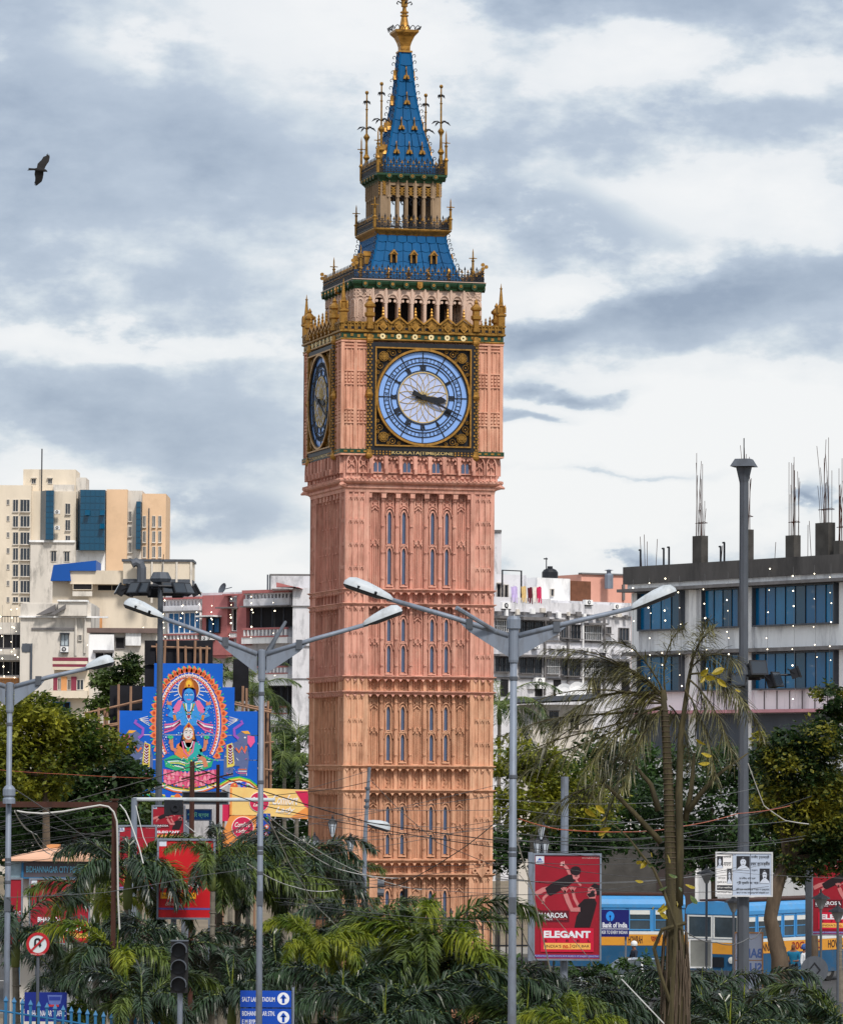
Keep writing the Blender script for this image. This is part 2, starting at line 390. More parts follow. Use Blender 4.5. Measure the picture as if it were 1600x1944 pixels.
def storey(z0, z1, wins, mat, tracery, corn=True):
    """one storey of the shaft: a part per face with recessed bays, and four corner piers"""
    f = MB(); yb = -HB + 0.3
    f.box(-P2 - 0.02, P2 + 0.02, yb, yb + 0.4, z0, z1)
    for i in range(8):
        x = -P2 + BAY * i
        f.box(x - 0.05, x + 0.05, yb - 0.13, yb, z0, z1)
        f.box(x - 0.016, x + 0.016, yb - 0.165, yb - 0.13, z0, z1)
        if 0 < i: f.box(x - 0.1, x - 0.075, yb - 0.06, yb, z0, z1)
        if i < 7: f.box(x + 0.075, x + 0.1, yb - 0.06, yb, z0, z1)
        zz = z0 + 0.3
        while zz < z1 - 0.2:
            f.box(x - 0.04, x + 0.04, yb - 0.185, yb - 0.13, zz, zz + 0.04); zz += 0.78
    zt = z1 - 0.08
    for i, x in enumerate(bayx):
        if tracery:
            f.box(x - 0.11, x + 0.11, yb - 0.012, yb, zt - 0.36, zt)
            for k in (0, 1): quatrefoil(f, x, zt - 0.09 - 0.17 * k, 0.085, 0.075, yb - 0.06, yb - 0.012)
            f.box(x - 0.12, x - 0.095, yb - 0.08, yb, zt - 0.36, zt); f.box(x + 0.095, x + 0.12, yb - 0.08, yb, zt - 0.36, zt)
            f.bar((x - 0.1, yb - 0.04, zt - 0.44), (x, yb - 0.04, zt - 0.34), 0.03, 0.06, up=(0, 1, 0)); f.bar((x + 0.1, yb - 0.04, zt - 0.44), (x, yb - 0.04, zt - 0.34), 0.03, 0.06, up=(0, 1, 0))
        if i not in WINB:
            for dx in (-0.055, 0.0, 0.055):
                f.box(x + dx - 0.013, x + dx + 0.013, yb - 0.05, yb, z0 + 0.06, zt - (0.46 if tracery else 0.1))
            zm = (z0 + z1) / 2 - 0.05
            for dx in (-0.07, 0.07): quatrefoil(f, x + dx, zm, 0.055, 0.1, yb - 0.09, yb - 0.03)
    f.box(-P2, P2, yb - 0.07, yb, z0, z0 + 0.05)
    me = f.mesh('shaft_face', mat)
    p = MB()
    w0, w1 = P2 + 0.02, HB
    p.box(-w1 + 0.05, -w0, -HB + 0.05, -HB + 0.5, z0, z1)
    p.box(-w1 + 0.051, -w1 + 0.5, -HB + 0.051, -w0, z0, z1)
    for sw in (0, 1):
        q = (lambda a, b, c, d, e, g_: p.box(a, b, c, d, e, g_)) if not sw else (lambda a, b, c, d, e, g_: p.box(c, d, a, b, e, g_))
        for xr, ww, pr in ((-w1 + 0.055, 0.11, 0.0), (-w1 + 0.25, 0.05, 0.012), (-w1 + 0.43, 0.05, 0.012), (-w1 + 0.6, 0.05, 0.012), (-w0 - 0.05, 0.1, 0.0)):
            q(xr - ww / 2, xr + ww / 2, -HB + pr - 0.002 * sw, -HB + 0.06, z0, z1)
        for xr in (-w1 + 0.16, -w1 + 0.34, -w1 + 0.515):
            zz = z1 - 0.14; first = True
            while zz > z0 + 0.15:
                q(xr - 0.07, xr + 0.07, -HB + 0.012, -HB + 0.06, zz - 0.02, zz + 0.02)
                q(xr - 0.05, xr - 0.02, -HB + 0.0, -HB + 0.06, zz - 0.07, zz + 0.035); q(xr + 0.02, xr + 0.05, -HB + 0.0, -HB + 0.06, zz - 0.07, zz + 0.035)
                zz -= 0.69
    mp_ = p.mesh('corner_pier', mat)
    for rz in SIDES:
        o = link('shaft_face', me, tower, rz=rz)
        link('corner_pier', mp_, tower, rz=rz)
        if abs(rz) < 2:
            for b in WINB:
                for (a, c) in wins: lancet_local(o, bayx[b], a, c, mat)
def lancet_local(face, cx, z0, z1, mat):
    # child of the shaft face, so the face's own turn carries it round
    lancet(face, cx, z0, z1, 0.0, mat)
core = MB(); core.box(-HB + 0.45, HB - 0.45, -HB + 0.45, HB - 0.45, 0, zf(640)); core.build('core', PINK, tower)

def course(zc, mat, h=0.1, pr=0.07):
    c = MB(); c.lathe([(HB - 0.3, zc - h), (HB - 0.02, zc - h), (HB + pr * 0.4, zc - h * 0.4), (HB + pr, zc - h * 0.2), (HB + pr, zc), (HB - 0.3, zc + 0.02)], 4)
    for k in range(4):
        rot = Matrix.Rotation(SIDES[k], 4, 'Z'); c.M = rot
        for i in range(20):
            x = -HB + 0.1 + i * (2 * HB - 0.2) / 19
            c.add([(x - 0.055, -HB - 0.03, zc - h), (x + 0.055, -HB - 0.03, zc - h), (x, -HB - 0.04, zc - h - 0.075), (x - 0.055, -HB + 0.02, zc - h), (x + 0.055, -HB + 0.02, zc - h), (x, -HB + 0.02, zc - h - 0.075)],
                  [(0, 2, 1), (0, 3, 5, 2), (2, 5, 4, 1)])
        c.M = None
    c.build('string_course', mat, tower)
relief = {}
def relief_band(z0, z1, mat):
    """the low band between two string courses, one carved panel per bay"""
    storey_back = MB(); yb = -HB + 0.3
    storey_back.box(-P2 - 0.02, P2 + 0.02, yb + 0.02, yb + 0.4, z0, z1)
    for i in range(8):
        x = -P2 + BAY * i; storey_back.box(x - 0.05, x + 0.05, yb - 0.13, yb + 0.02, z0, z1); storey_back.box(x - 0.1, x + 0.1, yb - 0.05, yb + 0.02, z0, z1)
    p = MB(); w0 = P2 + 0.02
    p.box(-HB + 0.05, -w0, -HB + 0.05, -HB + 0.5, z0, z1); p.box(-HB + 0.051, -HB + 0.5, -HB + 0.051, -w0, z0, z1)
    for sw in (0, 1):
        for xr in (-HB + 0.055, -HB + 0.25, -HB + 0.43, -HB + 0.6, -w0 - 0.05):
            if not sw: p.box(xr - 0.035, xr + 0.035, -HB, -HB + 0.06, z0, z1)
            else: p.box(-HB - 0.002, -HB + 0.06, xr - 0.035, xr + 0.035, z0, z1)
    mf = storey_back.mesh('band_wall', mat); mp_ = p.mesh('corner_pier', mat)
    h = z1 - z0; r = MB(); zc = h / 2
    r.band([(-0.085, 0.05), (-0.085, h - 0.08), (0.085, h - 0.08), (0.085, 0.05)], [(-0.115, 0.02), (-0.115, h - 0.05), (0.115, h - 0.05), (0.115, 0.02)], -0.07, 0.02, 0, True)
    r.box(-0.085, 0.085, -0.01, 0.02, 0.05, h - 0.08)
    rnd = random.Random(3)
    r.tube([(-0.05, -0.03, 0.08), (0.05, -0.035, h * 0.3), (-0.05, -0.035, h * 0.52), (0.05, -0.035, h * 0.72), (-0.03, -0.03, h - 0.12)], 0.022, 5)
    for a in range(5): r.ring(rnd.uniform(-.05, .05), 0.1 + (h - 0.24) * a / 4, 0.012, 0.036, -0.055, 0.0, 7)
    mr = r.mesh('relief_panel', mat)
    for rz in SIDES:
        o = link('band_wall', mf, tower, rz=rz); link('corner_pier', mp_, tower, rz=rz)
        if abs(rz) < 2:
            for x in bayx: link('relief_panel', mr, o, (x, yb, z0))
LV = [918, 1119, 1146, 1284, 1313, 1454, 1500, 1633, 1660]
Z = [zf(y) for y in LV]
def wz(*p): return [(zf(b), zf(a)) for a, b in p]
storey(Z[1], zf(936), wz((972, 1032), (1041, 1109)), PINK, True)
relief_band(Z[2], Z[1], PINK)
storey(Z[3], Z[2], wz((1175, 1217), (1226, 1276)), PINK, True)
relief_band(Z[4], Z[3], ORNG)
storey(Z[5], Z[4], wz((1342, 1387), (1395, 1444)), ORNG, True)
relief_band(Z[6], Z[5], ORNG)
storey(Z[7], Z[6], wz((1532, 1576), (1585, 1622)), ORNG, True)
relief_band(Z[8], Z[7], ORNG)
storey(0.6, Z[8], wz((1692, 1790), (1800, 1850)), ORNG, True)
for i, zc in enumerate(Z[1:]): course(zc, PINK if i < 4 else ORNG)
pl = MB(); pl.lathe([(HB + 0.45, 0), (HB + 0.45, 0.35), (HB + 0.25, 0.45), (HB + 0.25, 0.6), (HB + 0.02, 0.7)], 4); pl.build('plinth', ORNG, tower)
# carved shield on the low corner pier
for rz in SIDES[:2]:
    for xs in (1, -1):
        s_ = MB(); zc = zf(1655); x = xs * (HB - 0.36)
        s_.prism([(x - 0.16, zc), (x, zc + 0.2), (x + 0.16, zc), (x, zc - 0.2)], -HB - 0.1, -HB + 0.03)
        s_.ring(x, zc + 0.28, 0.05, 0.1, -HB - 0.09, -HB + 0.03, 8); s_.ring(x - 0.2, zc + 0.02, 0.04, 0.09, -HB - 0.08, -HB + 0.03, 8); s_.ring(x + 0.2, zc + 0.02, 0.04, 0.09, -HB - 0.08, -HB + 0.03, 8)
        s_.tube([(x, -HB - 0.04, zc + 0.36), (x + 0.05, -HB - 0.05, zc + 0.46), (x - 0.03, -HB - 0.05, zc + 0.54), (x + 0.02, -HB - 0.03, zc + 0.6)], 0.035, 5)
        s_.build('carved_shield', ORNG, tower, rz=rz)
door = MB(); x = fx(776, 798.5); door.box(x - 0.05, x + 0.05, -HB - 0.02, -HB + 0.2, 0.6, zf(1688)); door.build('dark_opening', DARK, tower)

# corbelled arcade below the clock stage
HC = 2.481
ar = MB(); z1 = zf(918); z0 = zf(950)
yb = -HB + 0.3
ar.box(-P2 - 0.02, P2 + 0.02, yb - 0.0, yb + 0.4, zf(936), z1)
for i, x in enumerate(bayx):
    o = arch_pts(0.16, 0, 0.12, 0.26, 5, False); o = off(o, x, zf(944))
    top = zf(930)
    poly = [(x - 0.22, zf(944))] + o + [(x + 0.22, zf(944)), (x + 0.22, top), (x - 0.22, top)]
    ar.prism(poly, yb - 0.22, yb - 0.04)
    for k in range(4):
        t = math.pi * (k + 0.5) / 4; ar.ring(x - 0.15 * math.cos(t), zf(944) + 0.04 + 0.2 * math.sin(t), 0.0, 0.035, yb - 0.24, yb - 0.1, 6)
for i in range(8):
    x = -P2 + BAY * i
    ar.box(x - 0.07, x + 0.07, yb - 0.27, yb - 0.03, zf(946), zf(928)); ar.box(x - 0.05, x + 0.05, yb - 0.2, yb - 0.03, zf(951), zf(946))
ar.box(-P2 - 0.02, P2 + 0.02, yb - 0.26, yb, zf(930), zf(926)); ar.box(-P2 - 0.02, P2 + 0.02, yb - 0.2, yb, zf(926), z1)
me = ar.mesh('corbel_arcade', PINK)
for rz in SIDES: link('corbel_arcade', me, tower, rz=rz)
mo = MB(); mo.lathe([(HB - 0.3, zf(936)), (HB + 0.0, zf(936)), (HB + 0.02, zf(930)), (HB + 0.07, zf(928)), (HB + 0.07, zf(924)), (HB + 0.04, zf(922)), (HC - 0.02, zf(919)), (HC + 0.02, zf(916)), (HC + 0.02, zf(913)), (HC - 0.2, zf(912))], 4)
mo.build('cornice', PINK, tower)
for k in range(4):
    go = MB(); a = math.pi / 4 + k * math.pi / 2; d = HB * 1.42
    go.tube([(d * math.cos(a) * .98, d * math.sin(a) * .98, zf(924)), (d * 1.06 * math.cos(a), d * 1.06 * math.sin(a), zf(922)), (d * 1.1 * math.cos(a), d * 1.1 * math.sin(a), zf(925))], [0.1, 0.08, 0.03], 6)
    go.build('gargoyle', PINK, tower)

# little windowed arcade at the foot of the clock stage
st = MB(); zb, zt = zf(913), zf(866); yb = -HC + 0.13
st.box(-HC + 0.12, HC - 0.12, yb, yb + 0.5, zb, zt)
CB = [fx(p, 805.5) for p in (719, 747, 775, 803, 831, 859, 887)]
bw = 0.447
xs_ = [-1.56 + bw * (i + 0.5) for i in range(7)]
for i, x in enumerate(xs_):
    o = off(arch_pts(0.165, 0.0, 0.2, 0.36, 6, False), x, zf(892))
    st.prism([(x - bw / 2, zf(892))] + o + [(x + bw / 2, zf(892)), (x + bw / 2, zt), (x - bw / 2, zt)], yb - 0.13, yb - 0.0)
    for k in range(4):
        t = math.pi * (k + 0.5) / 4; st.ring(x - 0.15 * math.cos(t), zf(892) + 0.12 + 0.2 * math.sin(t), 0.0, 0.04, yb - 0.12, yb - 0.02, 6)
    st.box(x - 0.012, x + 0.012, yb - 0.05, yb, zf(905), zf(880))
    st.box(x - bw / 2, x + bw / 2, yb - 0.1, yb, zf(900), zf(898))
    for dx in (-0.08, 0.08): st.box(x + dx - 0.05, x + dx + 0.05, yb - 0.05, yb, zf(908), zf(903))
for i in range(8):
    x = -1.56 + bw * i
    st.box(x - 0.055, x + 0.055, yb - 0.2, yb, zf(894), zf(868)); st.box(x - 0.04, x + 0.04, yb - 0.26, yb, zf(902), zf(892)); st.box(x - 0.07, x + 0.07, yb - 0.16, yb, zf(870), zf(866))
for sx in (-1, 1):
    for k in (0, 1):
        x = sx * (1.76 + 0.36 * k + 0.02)
        o = arch_pts(0.13, 0, 0.3, 0.5, 5); oo = arch_pts(0.165, -0.02, 0.3, 0.55, 5)
        st.band(off(o, x, zf(900)), off(oo, x, zf(900)), yb - 0.12, yb)
        quatrefoil(st, x, zf(882), 0.1, 0.12, yb - 0.08, yb); st.box(x - 0.015, x + 0.015, yb - 0.06, yb, zf(911), zf(886))
        st.box(x - 0.17, x + 0.17, yb - 0.08, yb, zf(901), zf(899))
for i in range(40): st.box(-HC + 0.1 + i * 0.122, -HC + 0.16 + i * 0.122, yb - 0.17, yb, zf(914), zf(911))
me = st.mesh('window_arcade', PINK)
wp = MB()
for dx in (-0.062, 0.062): wp.prism(off(arch_pts(0.05, 0, 0.2, 0.3, 4), dx), -0.03, 0.02)
mw = wp.mesh('window_pane', PANE)
for rz in SIDES:
    o = link('window_arcade', me, tower, rz=rz)
    for i in (0, 2, 4, 6): link('window_pane', mw, o, (xs_[i], yb, zf(898)))

# clock stage -------------------------------------------------------------
z0, z1 = zf(866), zf(650)
cs = MB(); cs.lathe([(HC - 0.2, z0), (HC - 0.2, z1 + 0.2)], 4); cs.build('clock_stage_wall', PEAC, tower)
pier = MB(); w0 = 1.63
for sw in (0, 1):
    q = (lambda a, b, c, d, e, g_, mi=0: pier.box(a, b, c, d, e, g_, mi)) if not sw else (lambda a, b, c, d, e, g_, mi=0: pier.box(c, d, a, b, e, g_, mi))
    q(-HC + 0.06 + 0.001 * sw, -w0, -HC + 0.06 + 0.001 * sw, -HC + 0.4, z0, z1)
    for xr in (-HC + 0.05, -HC + 0.43, -w0 - 0.04): q(xr - 0.05, xr + 0.05, -HC - 0.002 * sw, -HC + 0.06, z0, z1)
    for xr in (-HC + 0.24, -HC + 0.62):
        for dx in (-0.07, 0.07): q(xr + dx - 0.02, xr + dx + 0.02, -HC + 0.03, -HC + 0.06, z0 + 0.2, z1 - 0.2)
        for zc in (zf(720), zf(793)):
            for dz in (-0.2, 0.2): q(xr - 0.14, xr + 0.14, -HC + 0.01, -HC + 0.06, zc + dz - 0.02, zc + dz + 0.02)
            for dz in (-0.1, 0, 0.1):
                for dx in (-0.1, 0, 0.1): q(xr + dx - 0.032, xr + dx + 0.032, -HC + 0.005, -HC + 0.06, zc + dz - 0.032, zc + dz + 0.032)
        for zc in (z1 - 0.22, z1 - 0.12): q(xr - 0.14, xr + 0.14, -HC + 0.015, -HC + 0.06, zc - 0.02, zc + 0.02)
    q(-HC - 0.02, -w0, -HC - 0.03, -HC + 0.06, z0 - 0.02, z0 + 0.03, 0)
    q(-HC - 0.03 - 0.002 * sw, -w0, -HC - 0.032, -HC + 0.06, z0 + 0.035, z0 + 0.16, 1)
    for i in range(4): q(-HC + 0.08 + 0.2 * i, -HC + 0.18 + 0.2 * i, -HC - 0.045, -HC, z0 + 0.07, z0 + 0.12, 2)
    q(-HC - 0.02, -w0, -HC - 0.02, -HC + 0.06, z1 - 0.05, z1, 0)
me = pier.mesh('corner_pier', [PEAC, DGRN, GOLD])
for rz in SIDES: link('corner_pier', me, tower, rz=rz)

dz0 = zf(755.5); DR = 1.43
dx0 = 0.03
YD = -HC + 0.02
fr = MB()   # black square frame with gold lines
a, b = 1.5, 1.6
sq = lambda h: [(-h, dz0 - h), (-h, dz0 + h), (h, dz0 + h), (h, dz0 - h)]
fr.band(sq(1.46), sq(1.61), YD - 0.08, YD + 0.15, 0, True)
fr.band(sq(1.435), sq(1.475), YD - 0.13, YD + 0.1, 1, True)
fr.ring(0, dz0, 1.385, 1.45, YD - 0.14, YD + 0.1, 64, 1)
fr.ring(0, dz0, 1.355, 1.39, YD - 0.10, YD + 0.1, 64, 0)
fr.box(-1.61, 1.61, YD + 0.02, YD + 0.2, dz0 - 1.61, dz0 + 1.61, 0)
frame_me = fr.mesh('dial_frame', [BLACK, GOLD])
dd = MB(); dd.ring(0, dz0, 0.76, 1.36, YD - 0.04, YD + 0.05, 64); disc_me = dd.mesh('dial_glass', OPAL)
dc = MB(); dc.disc(0, dz0, 0.755, YD - 0.042, YD + 0.05, 48); centre_me = dc.mesh('dial_centre', OPALI)
mr = MB(); y0, y1 = YD - 0.062, YD - 0.03
for r_ in (1.185, 1.05, 0.97, 0.80): mr.ring(0, dz0, r_ - 0.013, r_ + 0.013, y0, y1, 64)
def radial(mb, t, r0, r1, w_, y0, y1, mi=0):
    mb.bar((r0 * math.sin(t), (y0 + y1) / 2, dz0 + r0 * math.cos(t)), (r1 * math.sin(t), (y0 + y1) / 2, dz0 + r1 * math.cos(t)), w_, y1 - y0, mi, up=(0, 1, 0))
for i in range(60):
    t = 2 * math.pi * i / 60; radial(mr, t, 1.05, 1.2 if i % 5 else 1.34, 0.013 if i % 5 else 0.03, y0, y1)
    if i % 5 == 0:
        for s_ in (-1, 1):
            radial(mr, t + s_ * 0.06, 1.09, 1.14, 0.02, y0, y1)
        radial(mr, t, 0.78, 1.1, 0.024, y0, y1)
ring_me = mr.mesh('minute_ring', BLACK)
gl = MB(); gl.ring(0, dz0, 0.735, 0.765, YD - 0.075, YD - 0.04, 48)
for s_ in (-1, 1):
    for i in range(16):
        pts = []
        for k in range(9):
            r_ = 0.12 + 0.63 * (k / 8); t = 2 * math.pi * i / 16 + s_ * (0.62 * (k / 8) ** 0.8)
            pts.append((r_ * math.sin(t), YD - 0.055, dz0 + r_ * math.cos(t)))
        for p_, q_ in zip(pts, pts[1:]): gl.bar(p_, q_, 0.012, 0.02, 0, up=(0, 1, 0))
for i in range(8): gl.ring(0.13 * math.sin(i * math.pi / 4), dz0 + 0.13 * math.cos(i * math.pi / 4), 0.03, 0.055, YD - 0.075, YD - 0.05, 8)
lat_me = gl.mesh('gilt_lattice', LATT)
NUM = ['XII', 'I', 'II', 'III', 'IIII', 'V', 'VI', 'VII', 'VIII', 'IX', 'X', 'XI']
num_me = []
for i, s_ in enumerate(NUM):
    t = 2 * math.pi * i / 12; mb = MB(); y0, y1 = YD - 0.07, YD - 0.035
    wd = {'I': 0.05, 'V': 0.09, 'X': 0.09}; tot = sum(wd[c] for c in s_); x = -tot / 2
    mb.M = Matrix.Translation((0, 0, dz0)) @ Matrix.Rotation(t, 4, 'Y')
    for c in s_:
        w_ = wd[c]; xm = x + w_ / 2; ya = (y0 + y1) / 2
        if c == 'I': mb.box(xm - 0.018, xm + 0.018, y0, y1, 0.815, 0.955)
        elif c == 'V': mb.bar((xm - 0.035, ya, 0.955), (xm, ya, 0.82), 0.036, 0.035, up=(0, 1, 0)); mb.bar((xm + 0.035, ya + 0.001, 0.955), (xm, ya + 0.001, 0.82), 0.024, 0.035, up=(0, 1, 0))
        else: mb.bar((xm - 0.035, ya, 0.955), (xm + 0.035, ya, 0.82), 0.036, 0.035, up=(0, 1, 0)); mb.bar((xm + 0.035, ya + 0.001, 0.955), (xm - 0.035, ya + 0.001, 0.82), 0.024, 0.035, up=(0, 1, 0))
        x += w_
    num_me.append(mb.mesh('numeral', BLACK))
def hand_mesh(t, L_, tail, wb, wt, y, blob):
    mb = MB(); mb.M = Matrix.Translation((0, 0, dz0)) @ Matrix.Rotation(t, 4, 'Y')
    if blob: poly = [(-0.05, -tail), (-wb * 1.5, -tail * 1.02), (-wb * 1.3, -tail * .6), (-wb, 0), (-wb * .9, L_ * .55), (-wb * 1.9, L_ * .72), (-wb * 1.1, L_ * .9), (0, L_), (wb * 1.1, L_ * .9), (wb * 1.9, L_ * .72), (wb * .9, L_ * .55), (wb, 0), (wb * 1.3, -tail * .6), (wb * 1.5, -tail * 1.02)]
    else: poly = [(-wb * 1.7, -tail), (-wb * 1.1, -tail * .3), (-wb, 0), (-wt, L_ * .97), (0, L_), (wt, L_ * .97), (wb, 0), (wb * 1.1, -tail * .3), (wb * 1.7, -tail)]
    mb.prism(poly[::-1], y - 0.03, y); mb.ring(0, 0, 0.0, 0.09, y - 0.04, y + 0.01, 12)
    return mb
hh = hand_mesh(R(97.5), 0.72, 0.22, 0.055, 0.02, YD - 0.10, True).mesh('hour_hand', BLACK)
mh = hand_mesh(R(114.5), 1.3, 0.36, 0.045, 0.014, YD - 0.14, False).mesh('minute_hand', BLACK)
sp = MB()   # spandrel ornament, built for the upper right corner
cx, cz = 1.2, 1.2
sp.ring(cx, dz0 + cz, 0.13, 0.15, YD - 0.07, YD + 0.02, 16); sp.ring(cx, dz0 + cz, 0.0, 0.05, YD - 0.1, YD + 0.02, 8)
for k in range(8): sp.ring(cx + 0.085 * math.cos(k * math.pi / 4), dz0 + cz + 0.085 * math.sin(k * math.pi / 4), 0.012, 0.036, YD - 0.085, YD + 0.02, 8)
for (u, v_, r_) in ((0.92, 1.31, 0.09), (1.31, 0.92, 0.09), (0.72, 1.37, 0.05), (1.37, 0.72, 0.05), (1.05, 1.37, 0.045), (1.37, 1.05, 0.045), (1.02, 1.12, 0.045)):
    sp.ring(u, dz0 + v_, r_ - 0.014, r_, YD - 0.05, YD + 0.02, 12)
    sp.ring(u, dz0 + v_, 0.0, r_ * 0.3, YD - 0.05, YD + 0.02, 6)
sp_me = []
for sx in (1, -1):
    for sz in (1, -1):
        m2 = MB(); m2.v = [(x * sx, y, dz0 + (z - dz0) * sz) for x, y, z in sp.v]
        m2.f = [f if sx * sz > 0 else f[::-1] for f in sp.f]; m2.m = sp.m; sp_me.append(m2.mesh('spandrel', GOLDD))
nb = MB()
nb.box(-1.61, 1.61, YD - 0.06, YD + 0.2, zf(867), zf(857), 0)
for sx in (-1, 1):
    for i in range(6):
        for j in range(2): nb.box(sx * (1.0 + i * 0.1) - 0.025, sx * (1.0 + i * 0.1) + 0.025, YD - 0.075, YD - 0.06, zf(865.5) + 0.075 * j + (0.01 if (i % 2) else 0), zf(865.5) + 0.05 + 0.075 * j, 1)
name_me = nb.mesh('name_band', [BLACK, GOLD])
cl = MB()   # chequered colonnette beside the dial
zz = zf(866); i = 0
cl.lathe([(0.07, zf(866)), (0.07, zf(648))], 8, mi=0)
while zz < zf(652):
    for k in range(4):
        t = math.pi * (k / 2 + (0.25 if i % 2 else 0)); cl.box(0.068 * math.cos(t) - 0.03, 0.068 * math.cos(t) + 0.03, 0.068 * math.sin(t) - 0.03, 0.068 * math.sin(t) + 0.03, zz, zz + 0.055, 1)
    zz += 0.085; i += 1
for zc in (zf(866), zf(752), zf(648)): cl.lathe([(0.08, zc - 0.12), (0.12, zc - 0.06), (0.13, zc), (0.1, zc + 0.05), (0.08, zc + 0.16)], 8, mi=2)
col_me = cl.mesh('chequered_column', [BLACK, GOLDD, GOLD])
for rz in SIDES:
    d = empty('clock_dial', (0, 0, 0), rz, parent=tower)
    d['label'] = 'blue clock dial with black Roman numerals in a gilt square frame' if rz == 0 else 'blue clock dial on another face of the tower'
    link('dial_frame', frame_me, d); link('dial_glass', disc_me, d); link('dial_centre', centre_me, d); link('minute_ring', ring_me, d); link('gilt_lattice', lat_me, d)
    for m_ in num_me: link('numeral', m_, d)
    link('hour_hand', hh, d); link('minute_hand', mh, d)
    for m_ in sp_me: link('spandrel', m_, d)
    link('name_band', name_me, d)
    for sx in (-1, 1): link('chequered_column', col_me, d, (sx * 1.63 + 0.0, -HC + 0.0, 0))
    letter('KOLKATA|TIME|ZONE', -0.94, 0.94, zf(865.8), zf(857.8), YD - 0.068, LATT, d, bold=0.02)

# gold parapet over the dial --------------------------------------------------
gp = MB(); z0, z1 = zf(650), zf(612)
gp.lathe([(HC - 0.3, z0), (HC + 0.0, z0), (HC + 0.03, z0 + 0.03), (HC + 0.03, z0 + 0.06)], 4, mi=0)
gp.lathe([(HC + 0.0, z0 + 0.06), (HC + 0.0, z0 + 0.22)], 4, mi=1)
gp.lathe([(HC + 0.0, z0 + 0.22), (HC + 0.06, z0 + 0.25), (HC + 0.06, z0 + 0.3), (HC + 0.02, z0 + 0.31), (HC + 0.02, zf(619)), (HC + 0.06, zf(618)), (HC + 0.06, zf(615)), (HC - 0.2, zf(614))], 4, mi=2)
for k in range(4):
    gp.M = Matrix.Rotation(SIDES[k], 4, 'Z')
    for i in range(24):
        x = -HC + 0.12 + i * (2 * HC - 0.24) / 23
        gp.box(x - 0.06, x + 0.03, -HC - 0.02, -HC + 0.02, z0 + 0.09 + (0.03 if i % 2 else 0), z0 + 0.17 + (0.03 if i % 2 else 0), 0)
        gp.band(off(arch_pts(0.055, 0, 0.1, 0.2, 3), x, zf(629)), off(arch_pts(0.085, -0.01, 0.1, 0.24, 3), x, zf(629)), -HC - 0.06, -HC, 2)
        gp.box(x - 0.05, x + 0.05, -HC - 0.025, -HC - 0.019, zf(629), zf(624), 3)
    for i in range(6):
        x = (i - 2.5) * 0.495
        gp.bar((x - 0.25, -HC - 0.07, zf(617)), (x, -HC - 0.07, zf(617) + 0.2), 0.045, 0.07, 0, up=(0, 1, 0)); gp.bar((x + 0.25, -HC - 0.071, zf(617)), (x, -HC - 0.071, zf(617) + 0.2), 0.045, 0.07, 0, up=(0, 1, 0))
        gp.prism([(x - 0.2, zf(617)), (x, zf(617) + 0.16), (x + 0.2, zf(617)), ], -HC - 0.04, -HC + 0.05, 2)
        gp.prism([(x - 0.13, zf(623)), (x, zf(623) + 0.14), (x + 0.13, zf(623)), (x, zf(623) - 0.14)], -HC - 0.1, -HC, 0)
        gp.ring(x, zf(623), 0.0, 0.05, -HC - 0.13, -HC - 0.1, 6, 2)
        gp.lathe([(0.035, 0), (0.05, 0.06), (0.03, 0.1), (0.045, 0.15), (0.02, 0.2), (0.03, 0.24), (0.0, 0.3)], 6, (x, -HC - 0.06, zf(617) + 0.2), 0)
    for i in range(6):
        x = (i - 2.5) * 0.495
        gp.ring(x, z0 + 0.14, 0.03, 0.085, -HC - 0.03, -HC + 0.02, 10, 4)
    gp.M = None
gp.build('gilt_parapet', [GOLD, DGRN, GOLDD, DARK, mk('cream_paint', srgb(226, 208, 160), 0.6)], tower)
def pinnacle_mesh(h, r, name='pinnacle'):
    p = MB(); p.lathe([(r, 0), (r, h * .22), (r * 1.3, h * .25), (r * 1.3, h * .29), (r * .8, h * .31), (r * .85, h * .44), (r * 1.1, h * .47), (r * .55, h * .5), (r * .22, h * .86), (r * .4, h * .88), (r * .15, h * .9), (0.004, h)], 8)
    for k in range(4): p.lathe([(r * .25, 0), (r * .25, h * .12), (0.003, h * .2)], 5, (r * 1.1 * math.cos(k * math.pi / 2 + .78), r * 1.1 * math.sin(k * math.pi / 2 + .78), h * .31))
    return p.mesh(name, GOLD)
pm = pinnacle_mesh(1.3, 0.13); tm = MB()
tm.lathe([(0.13, 0), (0.13, 0.1), (0.1, 0.12), (0.1, 0.34), (0.16, 0.38), (0.16, 0.48), (0.11, 0.5), (0.11, 0.62), (0.17, 0.66), (0.17, 0.72), (0.09, 0.8), (0.05, 0.84), (0.07, 0.88), (0.0, 1.0)], 8); tm = tm.mesh('turret', GOLD)
for k in range(4):
    a = math.pi / 4 + k * math.pi / 2
    link('pinnacle', pm, tower, ((HC - 0.06) * 1.414 * math.cos(a), (HC - 0.06) * 1.414 * math.sin(a), zf(616)))
for rz in SIDES:
    for sx in (-1, 1):
        v_ = Matrix.Rotation(rz, 4, 'Z') @ Vector((sx * 1.63, -HC - 0.02, zf(628))); link('turret', tm, tower, v_, rz)

